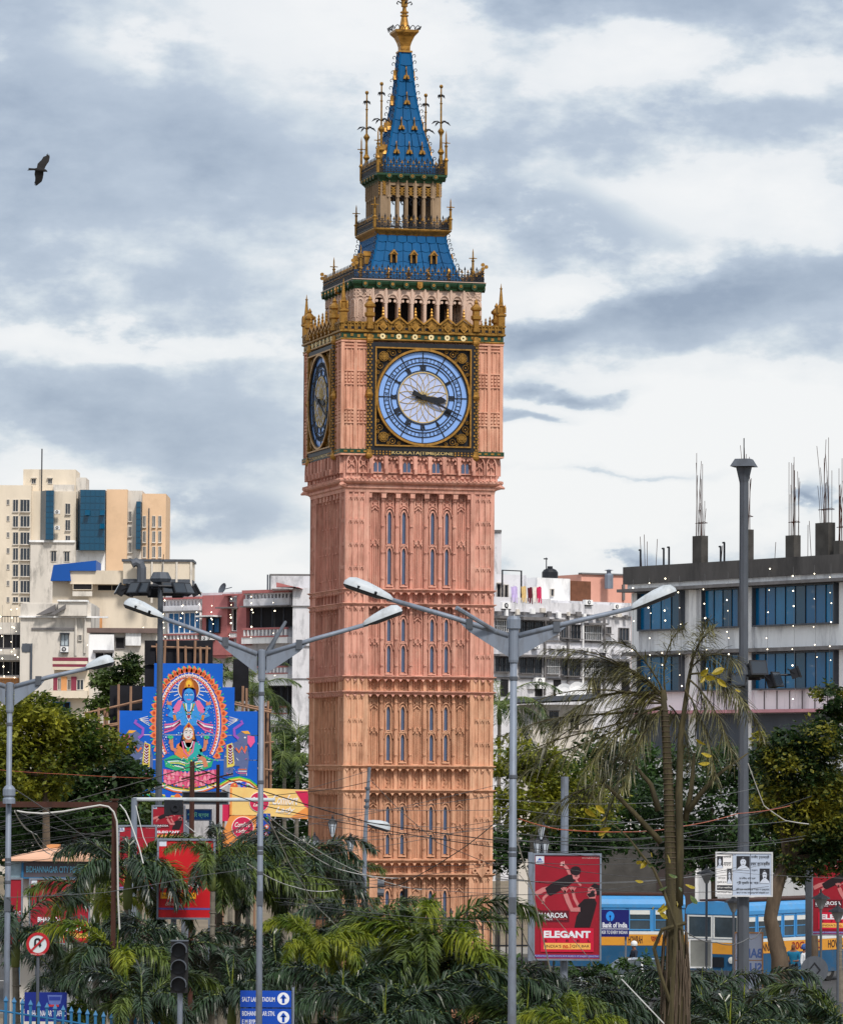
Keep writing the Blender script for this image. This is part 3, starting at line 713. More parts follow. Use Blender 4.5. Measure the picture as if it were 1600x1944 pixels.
# belfry -----------------------------------------------------------------------
HF = 1.935; zq = lambda py: zs(py, HF)
z0, z1 = zf(616), zq(549)
bf = MB(); p_ = 0.40; n_ = 7; x0 = -p_ * n_ / 2
def arcade_side(mb, H, x0, pitch, n, z0, zsp, zt, ztop, w2, depth, pierw):
    for i in range(n + 1):
        x = x0 + pitch * i; mb.box(x - pierw, x + pierw, -H, -H + depth, z0, ztop); mb.box(x - 0.022, x + 0.022, -H - 0.035, -H, z0, ztop)
    for i in range(n):
        x = x0 + pitch * (i + 0.5); o = off(arch_pts(w2, 0, zt - zsp - 0.22 * (zt - zsp), zt - zsp, 6), x, zsp)
        mb.prism([(x - pitch / 2 + pierw, zsp)] + o + [(x + pitch / 2 - pierw, zsp), (x + pitch / 2 - pierw, ztop), (x - pitch / 2 + pierw, ztop)], -H + 0.03, -H + depth * 0.6)
        oo = off(arch_pts(w2 + 0.05, 0, 0.1, zt - zsp + 0.14, 6), x, zsp); o2 = off(arch_pts(w2 + 0.02, 0, 0.1, zt - zsp + 0.09, 6), x, zsp)
        mb.band(o2, oo, -H - 0.02, -H + 0.03)
        for k in (-1, 1): mb.ring(x + k * w2 * 0.62, zsp + (zt - zsp) * 0.42, 0.0, 0.045, -H + 0.01, -H + 0.1, 6)
arcade_side(bf, HF, x0, p_, n_, z0, zq(577), zq(566), z1, 0.125, 0.3, 0.045)
for sx in (-1, 1):
    xa, xb = sorted((sx * (p_ * n_ / 2 + 0.045), sx * HF)); bf.box(xa, xb - 0.001, -HF + 0.001, -HF + 0.45, z0, z1)
    xm = (xa + xb) / 2
    for zc in (zq(556), zq(562)): quatrefoil(bf, xm - 0.1, zc, 0.09, 0.07, -HF - 0.03, -HF + 0.01); quatrefoil(bf, xm + 0.12, zc, 0.09, 0.07, -HF - 0.03, -HF + 0.01)
    for dx in (-0.1, 0.12): bf.band(off(arch_pts(0.08, 0, 0.4, 0.52, 4), xm + dx, zq(604)), off(arch_pts(0.11, -0.02, 0.4, 0.56, 4), xm + dx, zq(604)), -HF - 0.03, -HF + 0.01)
me = bf.mesh('belfry_arcade', PALE)
for rz in SIDES: link('belfry_arcade', me, tower, rz=rz)
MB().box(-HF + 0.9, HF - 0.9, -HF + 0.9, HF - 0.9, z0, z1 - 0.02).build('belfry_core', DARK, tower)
HG = 2.052; zg = lambda py: zs(py, HG)
co = MB(); co.lathe([(HF - 0.3, z1 - 0.03), (HF + 0.02, z1 - 0.02), (HF + 0.04, z1 + 0.04), (HG - 0.02, zg(541)), (HG, zg(537)), (HG, zg(534)), (HF - 0.3, zg(533))], 4); co.build('cornice', DGRN, tower)
co = MB(); co.lathe([(HG - 0.2, zg(534) + 0.012), (HG + 0.012, zg(534) + 0.012), (HG + 0.012, zg(532)), (HG - 0.3, zg(531.5))], 4); co.build('cornice_edge', PALE, tower)
for rz in SIDES:
    for i in range(9):
        x = (i - 4) * 0.42; bm = MB(); bm.prism([(x - 0.08, zg(535)), (x + 0.08, zg(535)), (x + 0.08, zg(545)), (x, zg(549)), (x - 0.08, zg(545))], -HG - 0.06, -HG + 0.12, 1 if i == 4 else 0)
        bm.ring(x, zg(541), 0.015, 0.045, -HG - 0.075, -HG - 0.05, 8, 1); bm.build('shield', [DGRN, GOLD], tower, rz=rz)

def railing(H, z0, hgt, n, tall=1.5, posts=True):
    """iron cresting round the four sides at half-width H"""
    r = MB()
    for k in range(4):
        r.M = Matrix.Rotation(SIDES[k], 4, 'Z')
        r.bar((-H, -H, z0 + 0.03), (H, -H, z0 + 0.03), 0.03, 0.03); r.bar((-H, -H, z0 + hgt * .55), (H, -H, z0 + hgt * .55), 0.02, 0.02)
        for i in range(n):
            x = -H + (i + 0.5) * 2 * H / n; hh_ = hgt * (1.0 if i % 2 else 0.8)
            r.bar((x, -H, z0), (x, -H, z0 + hh_), 0.02, 0.02)
            r.prism([(x - 0.028, z0 + hh_ - 0.02), (x, z0 + hh_ + 0.07), (x + 0.028, z0 + hh_ - 0.02), (x, z0 + hh_ - 0.05)], -H - 0.012, -H + 0.012, 0 if i % 2 else 1)
            if i % 2 == 0:
                r.bar((x - 0.045, -H - 0.012, z0 + hgt * .72), (x + 0.045, -H - 0.012, z0 + hgt * .72), 0.02, 0.02, 1 if i % 4 == 0 else 0)
                r.ring(x, z0 + hgt * .28, 0.045, 0.065, -H - 0.01, -H + 0.01, 8)
            else:
                r.prism([(x - 0.03, z0 + hgt * .5), (x, z0 + hgt * .58), (x + 0.03, z0 + hgt * .5), (x, z0 + hgt * .42)], -H - 0.015, -H + 0.01, 1)
    r.M = None; return r.build('railing', [BLACK, GOLDD], tower)
railing(HG - 0.05, zg(532), 0.4, 44)

# lower roof -------------------------------------------------------------------
def roof_tiles(prof, cols, name, under):
    """four-sided roof: prof = [(half-width, z)...]; each tile is a piece of its own, curved up along its lower edge"""
    core_ = MB(); core_.lathe([(h - 0.03, z) for h, z in prof], 4); ro = core_.build(name, BLUE, tower)
    for k in range(4):
        rot = Matrix.Rotation(SIDES[k], 4, 'Z')
        for j in range(len(prof) - 1):
            (h0, za_), (h1, zb_) = prof[j], prof[j + 1]; nc = cols[j]
            for i in range(nc):
                t0, t1 = i / nc, (i + 1) / nc; e = 0.012
                xa, xb = -h0 + 2 * h0 * t0 + e * (i > 0), -h0 + 2 * h0 * t1 - e * (i < nc - 1)
                xc, xd = -h1 + 2 * h1 * t0 + e * (i > 0), -h1 + 2 * h1 * t1 - e * (i < nc - 1)
                low = -0.05; m_ = MB(); m_.M = rot
                xm, xn = (xa + xb) / 2, (xc + xd) / 2
                v_ = [(xa, -h0 - 0.03, za_ + low * .3), (xm, -h0 - 0.045, za_ + low), (xb, -h0 - 0.03, za_ + low * .3), (xd, -h1 - 0.004, zb_), (xn, -h1 - 0.012, zb_), (xc, -h1 - 0.004, zb_)]
                v_ += [(x, y + 0.035, z) for x, y, z in v_]
                m_.add(v_, [(0, 1, 4, 5), (1, 2, 3, 4), (0, 6, 7, 1), (1, 7, 8, 2), (2, 8, 9, 3), (0, 5, 11, 6)])
                m_.build('roof_tile', BLUE, ro)
        for j in range(len(prof) - 1):
            pass
    q = math.sqrt(2); cu = MB(); cu.tube([(.09 - .075 * (1 - .07 * m_) * math.cos(m_ / 9 * 5.2 - .6), 0, .05 + .075 * (1 - .07 * m_) * math.sin(m_ / 9 * 5.2 - .6)) for m_ in range(10)], .012, 4); cu = cu.mesh('curl', BLACK)
    for k in range(4):
        a = math.pi / 4 + k * math.pi / 2
        MB().tube([(q * (h + 0.01) * math.cos(a), q * (h + 0.01) * math.sin(a), z) for h, z in prof], 0.035, 6).build('hip_ridge', BLUE, ro)
        for j in range(len(prof) * 2 - 2):
            t = j / 2; i = int(t); f_ = t - i; h = prof[i][0] * (1 - f_) + prof[min(i + 1, len(prof) - 1)][0] * f_; z = prof[i][1] * (1 - f_) + prof[min(i + 1, len(prof) - 1)][1] * f_
            d = q * h + 0.03; link('curl', cu, ro, (d * math.cos(a), d * math.sin(a), z), a)
    return ro
H1 = 1.40
prof = [(1.46, zg(533)), (1.33, zs(515, 1.3)), (1.21, zs(495, 1.2)), (1.12, zs(475, 1.1)), (1.06, zs(458, 1.05)), (1.03, zs(440, 1.0))]
lowroof = roof_tiles(prof, [9, 8, 8, 8, 7], 'roof', None)
dm = MB(); dm.box(-0.1, -0.06, -0.12, 0.2, 0, 0.26); dm.box(0.06, 0.1, -0.12, 0.2, 0, 0.26); dm.box(-0.06, 0.06, -0.02, 0.2, 0, 0.26, 1)
dm.prism([(-0.13, 0.24), (0, 0.4), (0.13, 0.24), (0.09, 0.24), (0, 0.33), (-0.09, 0.24)], -0.15, 0.2); dm.prism([(-0.09, 0.25), (0, 0.34), (0.09, 0.25)], -0.1, 0.2)
dm = dm.mesh('dormer', [GOLD, DARK])
def put(me, name, rz, x, y, z, parent): return link(name, me, parent, Matrix.Rotation(rz, 4, 'Z') @ Vector((x, y, z)), rz)
for rz in SIDES:
    for i in (-1, 0, 1): put(dm, 'dormer', rz, i * 0.62, -1.24, zs(500, 1.2), lowroof)
fi = MB(); fi.lathe([(0.05, 0), (0.07, .05), (.04, .1), (.06, .2), (.03, .26), (.05, .3), (.0, .4)], 6); fi.box(-.09, .09, -.02, .02, .12, .17); fi = fi.mesh('gilt_ornament', GOLD)
for rz in SIDES:
    for i in range(4): put(fi, 'gilt_ornament', rz, (i - 1.5) * 0.62, -HG + 0.12, zg(531), tower)
def spearpost(h, name='corner_spire'):
    p = MB(); p.lathe([(.05, 0), (.05, h * .3), (.08, h * .33), (.04, h * .38), (.035, h * .62), (.06, h * .65), (.025, h * .68), (.02, h * .9), (.004, h)], 6)
    for a in (0, math.pi / 2): p.bar((-.12 * math.cos(a), -.12 * math.sin(a), h * .72), (.12 * math.cos(a), .12 * math.sin(a), h * .72), .025, .025)
    return p.mesh(name, GOLDD)
sm = spearpost(1.05)
for k in range(4):
    a = math.pi / 4 + k * math.pi / 2; d = (HG - 0.32) * 1.414
    link('corner_spire', sm, tower, (d * math.cos(a), d * math.sin(a), zg(532)))
fo = MB()
for t in (0, 2.1, 4.2): fo.ring(.07 * math.cos(t), .07 * math.sin(t), 0, .06, -.02, .02, 7)
fo = fo.mesh('gilt_trefoil', GOLD)
for k in range(4):
    a = math.pi / 4 + k * math.pi / 2; d = (HG - .05) * 1.414; link('gilt_trefoil', fo, tower, (d * math.cos(a), d * math.sin(a), zg(532) + .48))

# lantern ----------------------------------------------------------------------
HLB = 1.205; zl = lambda py: zs(py, HLB); HL = 0.938
lb = MB(); lb.lathe([(1.0, zl(449)), (1.05, zl(447)), (1.09, zl(443)), (HLB - .02, zl(438)), (HLB, zl(436)), (HLB, zl(434)), (.6, zl(433))], 4); lb.build('balcony', GOLDD, tower)
railing(HLB - 0.04, zl(433), 0.36, 26)
sm2 = spearpost(0.95)
for k in range(4):
    a = math.pi / 4 + k * math.pi / 2; d = (HLB - .03) * 1.414; link('corner_spire', sm2, tower, (d * math.cos(a), d * math.sin(a), zl(433)))
ln = MB(); zz = lambda py: zs(py, HL); z0, zm, z1 = zl(433), zz(373), zz(343)
pt = 0.27; n_ = 5; x0 = -pt * n_ / 2
for i in range(n_ + 1):
    x = x0 + pt * i; ln.box(x - .05, x + .05, -HL, -HL + .16, z0, z1); ln.box(x - .02, x + .02, -HL - .04, -HL, z0, z1)
    ln.box(x - .06, x + .06, -HL - .05, -HL + .1, zm - .03, zm + .03)
for i in range(n_):
    x = x0 + pt * (i + .5)
    o = off(arch_pts(.085, 0, .12, .28, 5), x, zz(352)); ln.prism([(x - .085, zz(352))] + o + [(x + .085, zz(352)), (x + .085, z1), (x - .085, z1)], -HL + .02, -HL + .12)
    for zc in (zz(358), zz(363), zz(368)): quatrefoil(ln, x, zc, .07, .05, -HL + .02, -HL + .06, 1)
    ln.box(x - .085, x + .085, -HL + .03, -HL + .1, zz(371), zz(370))
    ln.tube([(x - .06, -HL + .06, zz(373)), (x + .05, -HL + .06, zz(378)), (x - .03, -HL + .06, zz(384)), (x + .03, -HL + .06, zz(389))], .022, 5, 2)
for sx in (-1, 1):
    xa, xb = sorted((sx * (pt * n_ / 2 + .05), sx * HL)); ln.box(xa, xb - .001, -HL + .001, -HL + .26, z0, z1)
    for q_ in range(5): quatrefoil(ln, (xa + xb) / 2, zz(348 + q_ * 5), .05, .05, -HL - .03, -HL + .01, 1)
me = ln.mesh('lantern_arcade', [STONE, GOLDD, BLACK])
bk = MB()
for x in (-HL, HL - .26): bk.box(x + .001, x + .259, -HL + .001, -HL + .26, z0, z1)
bk.box(-HL + .26, HL - .26, -HL + .03, -HL + .12, zz(368), z1); me2 = bk.mesh('lantern_rear', STONE)
for rz in SIDES: link('lantern_rear' if rz < -3 and rz > -4 else 'lantern_arcade', me2 if rz < -3 and rz > -4 else me, tower, rz=rz)
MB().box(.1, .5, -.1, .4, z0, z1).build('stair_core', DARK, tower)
HU = 1.088; zu = lambda py: zs(py, HU)
uc = MB(); uc.lathe([(HL - .3, zu(345)), (HL + .01, zu(345)), (HL + .03, zu(342)), (HU - .03, zu(335)), (HU, zu(333)), (HU, zu(329)), (.5, zu(328))], 4); uc.build('cornice', DGRN, tower)
for rz in SIDES:
    for i in range(5): x = (i - 2) * .36; sh = MB(); sh.prism([(x - .09, zu(331)), (x + .09, zu(331)), (x + .09, zu(337)), (x, zu(340)), (x - .09, zu(337))], -HU - .03, -HU + .1, 0); sh.ring(x, zu(334), .02, .05, -HU - .045, -HU - .02, 8, 1); sh.build('shield', [DGRN, GOLDD], tower, rz=rz)
railing(HU - 0.04, zu(328), 0.42, 24)
# spire -----------------------------------------------------------------------
sz = lambda py, h: zs(py, h)
prof = [(.80, sz(329, .8)), (.69, sz(303, .7)), (.58, sz(275, .6)), (.48, sz(250, .5)), (.395, sz(225, .4)), (.33, sz(203, .3)), (.275, sz(180, .2)), (.225, sz(152, .2)), (.185, sz(122, .1)), (.15, sz(98, .1))]
spire = roof_tiles(prof, [6, 5, 5, 4, 3, 3, 2, 2, 1], 'spire', None)
sd_ = MB(); sd_.prism([(-.1, 0), (-.06, .12), (-.02, .1), (0, .3), (.02, .1), (.06, .12), (.1, 0), (.03, 0), (0, .1), (-.03, 0)], -.1, .06); sd_.box(-.05, .05, -.03, .1, -.03, .1, 1); sd_.lathe([(.015, .28), (.02, .34), (.0, .4)], 5, (0, -.04, 0)); sd_ = sd_.mesh('dormer', [GOLD, DARK])
for rz in SIDES:
    for i in (-1, 0, 1): put(sd_, 'dormer', rz, i * .4, -.66, sz(292, .65), spire)
    for i in (-.5, .5): put(sd_, 'dormer', rz, i * .4, -.475, sz(246, .45), spire)
    put(sd_, 'dormer', rz, 0, -.325, sz(198, .3), spire); put(sd_, 'dormer', rz, 0, -.235, sz(150, .2), spire)
def polemesh(h):
    p = MB(); p.lathe([(.06, 0), (.06, h * .2), (.05, h * .22), (.11, h * .25), (.05, h * .29), (.035, h * .42), (.045, h * .44), (.1, h * .475), (.1, h * .485), (.03, h * .52), (.028, h * .78), (.05, h * .79), (.025, h * .8), (.022, h * .955)], 8)
    p.lathe([(0.0, h * .95), (.05, h * .965), (.06, h * .98), (.04, h * .995), (.0, h)], 8)
    for t in range(4):
        a = t * math.pi / 2 + .3; d = Vector((math.cos(a), math.sin(a), 0))
        for zc, L_ in ((h * .57, .34), (h * .865, .13)):
            p.tube([d * .02 + Vector((0, 0, zc)), d * L_ * .35 + Vector((0, 0, zc + .06)), d * L_ * .7 + Vector((0, 0, zc + .03)), d * L_ + Vector((0, 0, zc - .05))], [.018, .016, .03, .004], 5, 1)
    return p.mesh('finial_pole', [GOLDD, BLACK])
pm = polemesh(2.75); sm3 = spearpost(1.35)
for k in range(4):
    a = math.pi / 4 + k * math.pi / 2; d = (HU - .16) * 1.414
    link('finial_pole', pm, tower, (d * math.cos(a), d * math.sin(a), zu(328)))
    d = (HU - .03) * 1.414; link('corner_spire', sm3, tower, (d * math.cos(a), d * math.sin(a), zu(329)))
ft = MB(); z = za
ft.lathe([(.21, z(100)), (.21, z(97)), (.15, z(96)), (.155, z(88)), (.19, z(80)), (.26, z(70)), (.36, z(63)), (.37, z(59)), (.34, z(58))], 4)
ft.lathe([(.2, z(59)), (.14, z(48)), (.11, z(38)), (.09, z(31)), (.13, z(30)), (.13, z(28)), (.08, z(27)), (.08, z(25)), (.13, z(24)), (.13, z(22)), (.07, z(20)), (.055, z(13)), (.1, z(12)), (.1, z(2)), (.12, z(0)), (.05, z(-4)), (.04, z(-20)), (.0, z(-26))], 10)
ft.build('gilt_finial', GOLD, tower)
cw = MB()
for k in range(4):
    cw.M = Matrix.Rotation(SIDES[k], 4, 'Z')
    for i in range(5):
        x = (i - 2) * .16; cw.tube([(x - .08, -.38, z(58)), (x - .05, -.43, z(53)), (x, -.44, z(51)), (x + .05, -.43, z(53)), (x + .08, -.38, z(58))], .016, 4)
    cw.tube([(.0, -.08, z(6)), (0, -.2, z(2)), (0, -.24, z(6)), (0, -.2, z(8))], .02, 4)
cw.M = None; cw.build('crown_rail', BLACK, tower)
# ------------------------------------------------------------------ buildings
WHT = mk('mildewed_white_wall', srgb(214, 214, 220), 0.9, var=0.12, scale=0.9, streak=0.35, dirt=srgb(74, 78, 86), damt=0.9, dscale=0.8)
WHTC = mk('white_band_wall', srgb(242, 243, 245), 0.85, var=0.07, scale=0.8, streak=0.25, dirt=srgb(134, 136, 144), damt=0.75, dscale=0.6)
CREAM = mk('cream_wall', srgb(222, 210, 192), 0.9, var=0.08, scale=0.3, streak=0.3, dirt=srgb(150, 140, 124), damt=0.5, dscale=0.25)
CREAMG = mk('grey_cream_wall', srgb(212, 206, 198), 0.9, var=0.12, scale=0.4, streak=0.3, dirt=srgb(104, 102, 100), damt=0.8, dscale=0.6)
PEACH = mk('peach_wall', srgb(228, 194, 160), 0.9, var=0.06, scale=0.3, dirt=srgb(180, 150, 120), damt=0.4, dscale=0.2)
ROSE = mk('rose_wall', srgb(180, 112, 112), 0.85, var=0.1, scale=0.6, dirt=srgb(130, 76, 76), damt=0.5, dscale=0.5)
SALM = mk('salmon_wall', srgb(226, 168, 152), 0.9, var=0.08, scale=0.5, dirt=srgb(150, 110, 100), damt=0.4, dscale=0.5)
GLZ = mk('blue_window_glass', srgb(0, 96, 146), 0.2, var=0.22, scale=0.25, streak=0.3, dirt=srgb(6, 54, 90), damt=0.8, dscale=0.2, spec=0.5)
GLZ2 = mk('light_blue_glass', srgb(6, 112, 162), 0.2, var=0.25, scale=0.4, streak=0.3, dirt=srgb(6, 66, 104), damt=0.8, dscale=0.35, spec=0.5)
GLT = mk('teal_window_glass', srgb(14, 74, 104), 0.15, var=0.3, scale=0.12, streak=0.3, dirt=srgb(8, 40, 62), damt=0.7, dscale=0.12, spec=0.5)
GLD = mk('dark_window_glass', srgb(42, 50, 60), 0.15, var=0.4, scale=0.6, spec=0.6)
SHUT = mk('blue_shutter', srgb(24, 96, 150), 0.5, var=0.2, scale=1.5, streak=0.2)
BRICK = mk('brown_brick', srgb(108, 70, 52), 0.9, var=0.25, scale=3)
BRIGHTB = mk('blue_sheet', srgb(10, 78, 160), 0.5, var=0.1, scale=0.4)
TERR = mk('terracotta_panel', srgb(204, 146, 96), 0.85, var=0.15, scale=1)
MAROON = mk('maroon_paint', srgb(130, 52, 72), 0.7, var=0.12)
LEDGE = mk('stained_ledge', srgb(116, 114, 116), 0.9, var=0.25, scale=1.2, dirt=srgb(60, 60, 64), damt=0.6)

class Fac:
    def __init__(s, D, xref, alpha, name, label, cat='building', group=None):
        s.P = W(xref, 1455, D); s.a = R(alpha); s.D = D
        s.u = Vector((math.cos(s.a), math.sin(s.a), 0)); s.n = Vector((-math.sin(s.a), math.cos(s.a), 0))
        s.o = empty(name, (s.P.x, s.P.y, 0), s.a, label, cat, group); s.k = D / 8500
    def loc(s, px, py):
        d = ray(px, py); t = (s.P.x * s.n.x + s.P.y * s.n.y) / (d.x * s.n.x + d.y * s.n.y)
        h = Vector((d.x * t, d.y * t, CAM_Z + d.z * t)); return (h - s.P).dot(s.u), h.z
    def rect(s, x0, y0, x1, y1):
        # y0 top, y1 bottom; heights read at the middle column
        xm = (x0 + x1) / 2
        return s.loc(x0, y1)[0], s.loc(x1, y1)[0], s.loc(xm, y1)[1], s.loc(xm, y0)[1]
    def wall(s, x0, y0, x1, y1, mat, y=0.0, dep=8.0, name='wall', parent=None, yl=None, ground=False):
        a, b, c, d = s.rect(x0, y0, x1, y1)
        if ground: c = 0.0
        return MB().box(a, b, y, y + dep, c, d).build(name, mat, parent or s.o)
    def slab(s, x0, y0, x1, y1, mat, pr=0.5, name='ledge', dep=0.4):
        a, b, c, d = s.rect(x0, y0, x1, y1)
        return MB().box(a, b, -pr, dep, c, d).build(name, mat, s.o)
    def win(s, x0, y0, x1, y1, glass=None, frame=None, bars=0, y=0.0, mull=1, shade=None, sill=None, hbar=0, name='window', inset=True):
        a, b, c, d = s.rect(x0, y0, x1, y1); t = max(0.05, 1.0 * s.k); f = MB()
        f.band([(a + t, c + t), (a + t, d - t), (b - t, d - t), (b - t, c + t)], [(a, c), (a, d), (b, d), (b, c)], y - 0.14, y + 0.05, 0, True)
        for i in range(1, mull + 1):
            x = a + (b - a) * i / (mull + 1); f.box(x - t * .4, x + t * .4, y - 0.1, y + 0.02, c + t, d - t)
        if shade: f.box(a - t, b + t, y - shade, y + 0.02, d, d + t * 1.2)
        if sill: f.box(a - t * .6, b + t * .6, y - sill, y + 0.02, c - t, c - 0.003)
        wo = f.build(name, frame or CREAMG, s.o)
        MB().box(a + t * .5, b - t * .5, y - 0.03, y + 0.03, c + t * .5, d - t * .5).build('pane', glass or GLD, wo)
        if bars:
            g_ = MB()
            for i in range(bars):
                x = a + t + (b - a - 2 * t) * (i + 0.5) / bars; g_.box(x - 0.015, x + 0.015, y - 0.2, y - 0.17, c, d)
            for i in range(hbar + 2):
                z = c + (d - c) * i / (hbar + 1); g_.box(a, b, y - 0.205, y - 0.165, z - 0.018, z + 0.018)
            g_.build('grille', BLACK if bars % 2 else WHTC, wo)
        return wo
    def balus(s, x0, y0, x1, y1, mat, y=-0.35, rail=None):
        a, b, c, d = s.rect(x0, y0, x1, y1); h = d - c; m = MB(); n = max(4, int((b - a) / 0.32))
        m.box(a, b, y - 0.06, y + 0.14, d - h * .2, d, 1); m.box(a, b, y - 0.05, y + 0.13, c, c + h * .14, 1)
        for i in range(n):
            x = a + (b - a) * (i + .5) / n; m.box(x - .06, x + .06, y - .02, y + .1, c + h * .14, d - h * .2, 0)
        return m.build('balustrade', [mat, rail or mat], s.o)
    def ac(s, px, py, sz=10):
        a, b, c, d = s.rect(px - sz / 2, py - sz * .36, px + sz / 2, py + sz * .36); m = MB()
        m.box(a, b, -0.45, -0.08, c, d, 0); m.ring((a + b) / 2 - (b - a) * .05, (c + d) / 2, 0.0, (d - c) * .4, -0.47, -0.44, 12, 1)
        m.ring((a + b) / 2 - (b - a) * .05, (c + d) / 2, (d - c) * .1, (d - c) * .2, -0.49, -0.46, 8, 0)
        m.box(a, b, -0.45, 0.02, c - 0.06, c - 0.01, 1)
        return m.build('air_conditioner', [WHTC, BLACK], s.o)
    def pipe(s, px, y0, y1, r=0.07, mat=None, y=-0.12):
        x, z0 = s.loc(px, y1); _, z1 = s.loc(px, y0)
        return MB().tube([(x, y, z0), (x, y, z1)], r, 6).build('drain_pipe', mat or CREAMG, s.o)

# --- far cream high-rise, left
f = Fac(800, 150, 0, 'apartment_tower', 'distant cream high-rise with teal glass bays and a rooftop penthouse')
f.wall(-30, 921, 57, 1150, CREAM, 0, 14, ground=True)
f.wall(57.2, 932, 143, 1027, CREAM, 1.0, 14); f.wall(57.2, 1027, 143, 1150, CREAMG, -0.6, 14, ground=True)
f.slab(56, 1026, 143, 1030, WHTC, 1.0)
f.wall(41, 889, 141, 932, CREAM, 3, 10, 'penthouse'); f.wall(141, 904, 160, 945, CREAMG, 3.5, 8, 'penthouse'); f.wall(100, 919, 139, 934, CREAMG, 1.4, 3, 'parapet')
f.wall(143.3, 1044, 200, 1090, WHTC, 0.5, 10, ground=True); f.wall(143.3, 945, 200, 1044, CREAM, 2.2, 10)
f.wall(200.2, 929, 240, 1150, PEACH, 0.0, 14, ground=True); f.wall(240.2, 931, 268, 1150, CREAMG, 0.6, 14, ground=True); f.wall(268.2, 937, 313, 1150, PEACH, 0.3, 14, ground=True)
rows = [(948, 972), (979, 1001), (1010, 1034), (1040, 1064), (1071, 1095), (1102, 1126), (1133, 1144)]
for y0, y1 in rows:
    f.win(12.5, y0, 18.5, y0 + 11, GLD); f.win(24, y0, 35, y1, GLD, sill=.3); f.win(38, y0, 57, y1, GLD, mull=2, sill=.5)
for x in (57, 88): f.win(x, 906, x + 9, 917, GLD, y=3, shade=.6)
for y0 in (955, 986, 1016): f.win(123, y0, 133, y0 + 21, GLD, y=1.0, sill=.4)
for y0 in (1046,): f.win(97, y0, 108, y0 + 21, GLD, y=-.6, shade=.3); f.win(122, y0 + 1, 133, y0 + 21, GLD, y=-.6, shade=.3)
for y0 in (972, 1002, 1032): f.ac(109, y0, 10)
for y0 in (970, 999, 1029, 1058): f.win(243, y0, 250, y0 + 20, GLD, y=.6, sill=.4)
for x in (270.5, 288.5, 300): 
    for y0 in (979, 1008, 1037): f.win(x, y0, x + 6.5, y0 + 22, GLD, y=.3, sill=.4)
def glassbay(xa, xb, xc, y0, y1, cols, nrow, ledge=True):
    """a projecting glazed bay: canted dark flank, panelled front; every pane is a part"""
    a, b, c, d = f.rect(xa, y0, xc, y1); xm = f.loc(xb, y1)[0]; y_ = -1.8
    m = MB(); m.add([(a, 2, c), (xm, y_, c), (b, y_, c), (b, 2, c), (a, 2, d), (xm, y_, d), (b, y_, d), (b, 2, d)], [(0, 1, 5, 4), (1, 2, 6, 5), (2, 3, 7, 6), (4, 5, 6, 7), (3, 2, 1, 0)])
    bay = m.build('glazed_bay', GLT, f.o)
    for i in range(cols):
        for j in range(nrow):
            x0, x1 = xm + (b - xm) * i / cols + .06, xm + (b - xm) * (i + 1) / cols - .06; z0, z1 = c + (d - c) * j / nrow + .06, c + (d - c) * (j + 1) / nrow - .06
            MB().box(x0, x1, y_ - .08, y_ - .004, z0, z1).build('pane', GLT, bay)
    for i, j in ((1, nrow - 4), (cols - 1, nrow - 4), (cols - 1, nrow - 6)):
        if cols < 3: continue
        x0, x1 = xm + (b - xm) * i / cols, xm + (b - xm) * (i + 1) / cols; z1 = c + (d - c) * (j + 1) / nrow; h = (d - c) / nrow
        MB().add([(x0, y_ - .1, z1), (x1, y_ - .1, z1), (x1, y_ - 1.3, z1 - h * .8), (x0, y_ - 1.3, z1 - h * .8), (x0, y_ - .02, z1), (x1, y_ - .02, z1), (x1, y_ - 1.22, z1 - h * .8), (x0, y_ - 1.22, z1 - h * .8)], [(0, 3, 2, 1), (4, 5, 6, 7), (3, 7, 6, 2)]).build('open_pane', GLT, bay)
glassbay(71, 88, 103, 932, 1026, 2, 9); glassbay(145, 153, 200, 931, 1046, 5, 9); glassbay(257, 259, 268, 953, 1044, 1, 8)
x, z = f.loc(77, 935); MB().tube([(x, 2, z), (x, 2, z + 8)], .12, 5).build('antenna', BLACK, f.o)
x, z = f.loc(282, 1060); MB().tube([(x, .1, z), (x, .1, z + 9)], .1, 5).build('drain_pipe', STEELD, f.o)

# --- mid cream block with blue roof and water tank
f = Fac(470, 240, 0, 'rooftop_block', 'cream block with bright blue sheet roof and raised water tank')
f.wall(99, 1098, 300, 1180, CREAM, 0, 10, ground=True); f.wall(134, 1084, 237, 1110, CREAM, -1.2, 10, 'parapet'); f.wall(205, 1122, 380, 1190, CREAMG, 1.5, 10, ground=True)
a, b, c, d = f.rect(98, 1065, 184, 1104)
MB().prism([(a, c), (b * .2 + a * .8 + 1.2, c), (a + (b - a) * .42, d - 1.1), (b, d - 1.1), (b, d), (a + .3, d - .5)], -1.5, 6).build('sheet_roof', BRIGHTB, f.o)
f.win(140, 1109, 177, 1121, DARK, frame=CREAM, mull=0, y=-1.2); f.win(185, 1110, 240, 1122, DARK, frame=CREAM, mull=1); f.wall(140, 1124, 177, 1133, CREAMG, -1.6, .3, 'balcony_wall')
f.win(308, 1141, 319, 1164, mk('brown_door', srgb(70, 38, 32), .7), y=1.5, frame=CREAMG, mull=0)
a, b, c, d = f.rect(236, 1068, 366, 1101); tk = MB(); tk.box(a, b, -2, 4, c, d)
tko = tk.build('water_tank', CREAM, f.o); m = MB(); m.box(a - .15, b + .15, -2.2, 4.2, d, d + .25); m.box(a, b, -2.1, 4.1, c - .5, c - .01); m.build('tank_slab', STEELD, tko)
for t in (.42, .58, .78, .99): MB().box(a + (b - a) * t - .1, a + (b - a) * t + .1, -2.16, -2.0, c - 2.5, d).build('tank_post', CREAMG, tko)
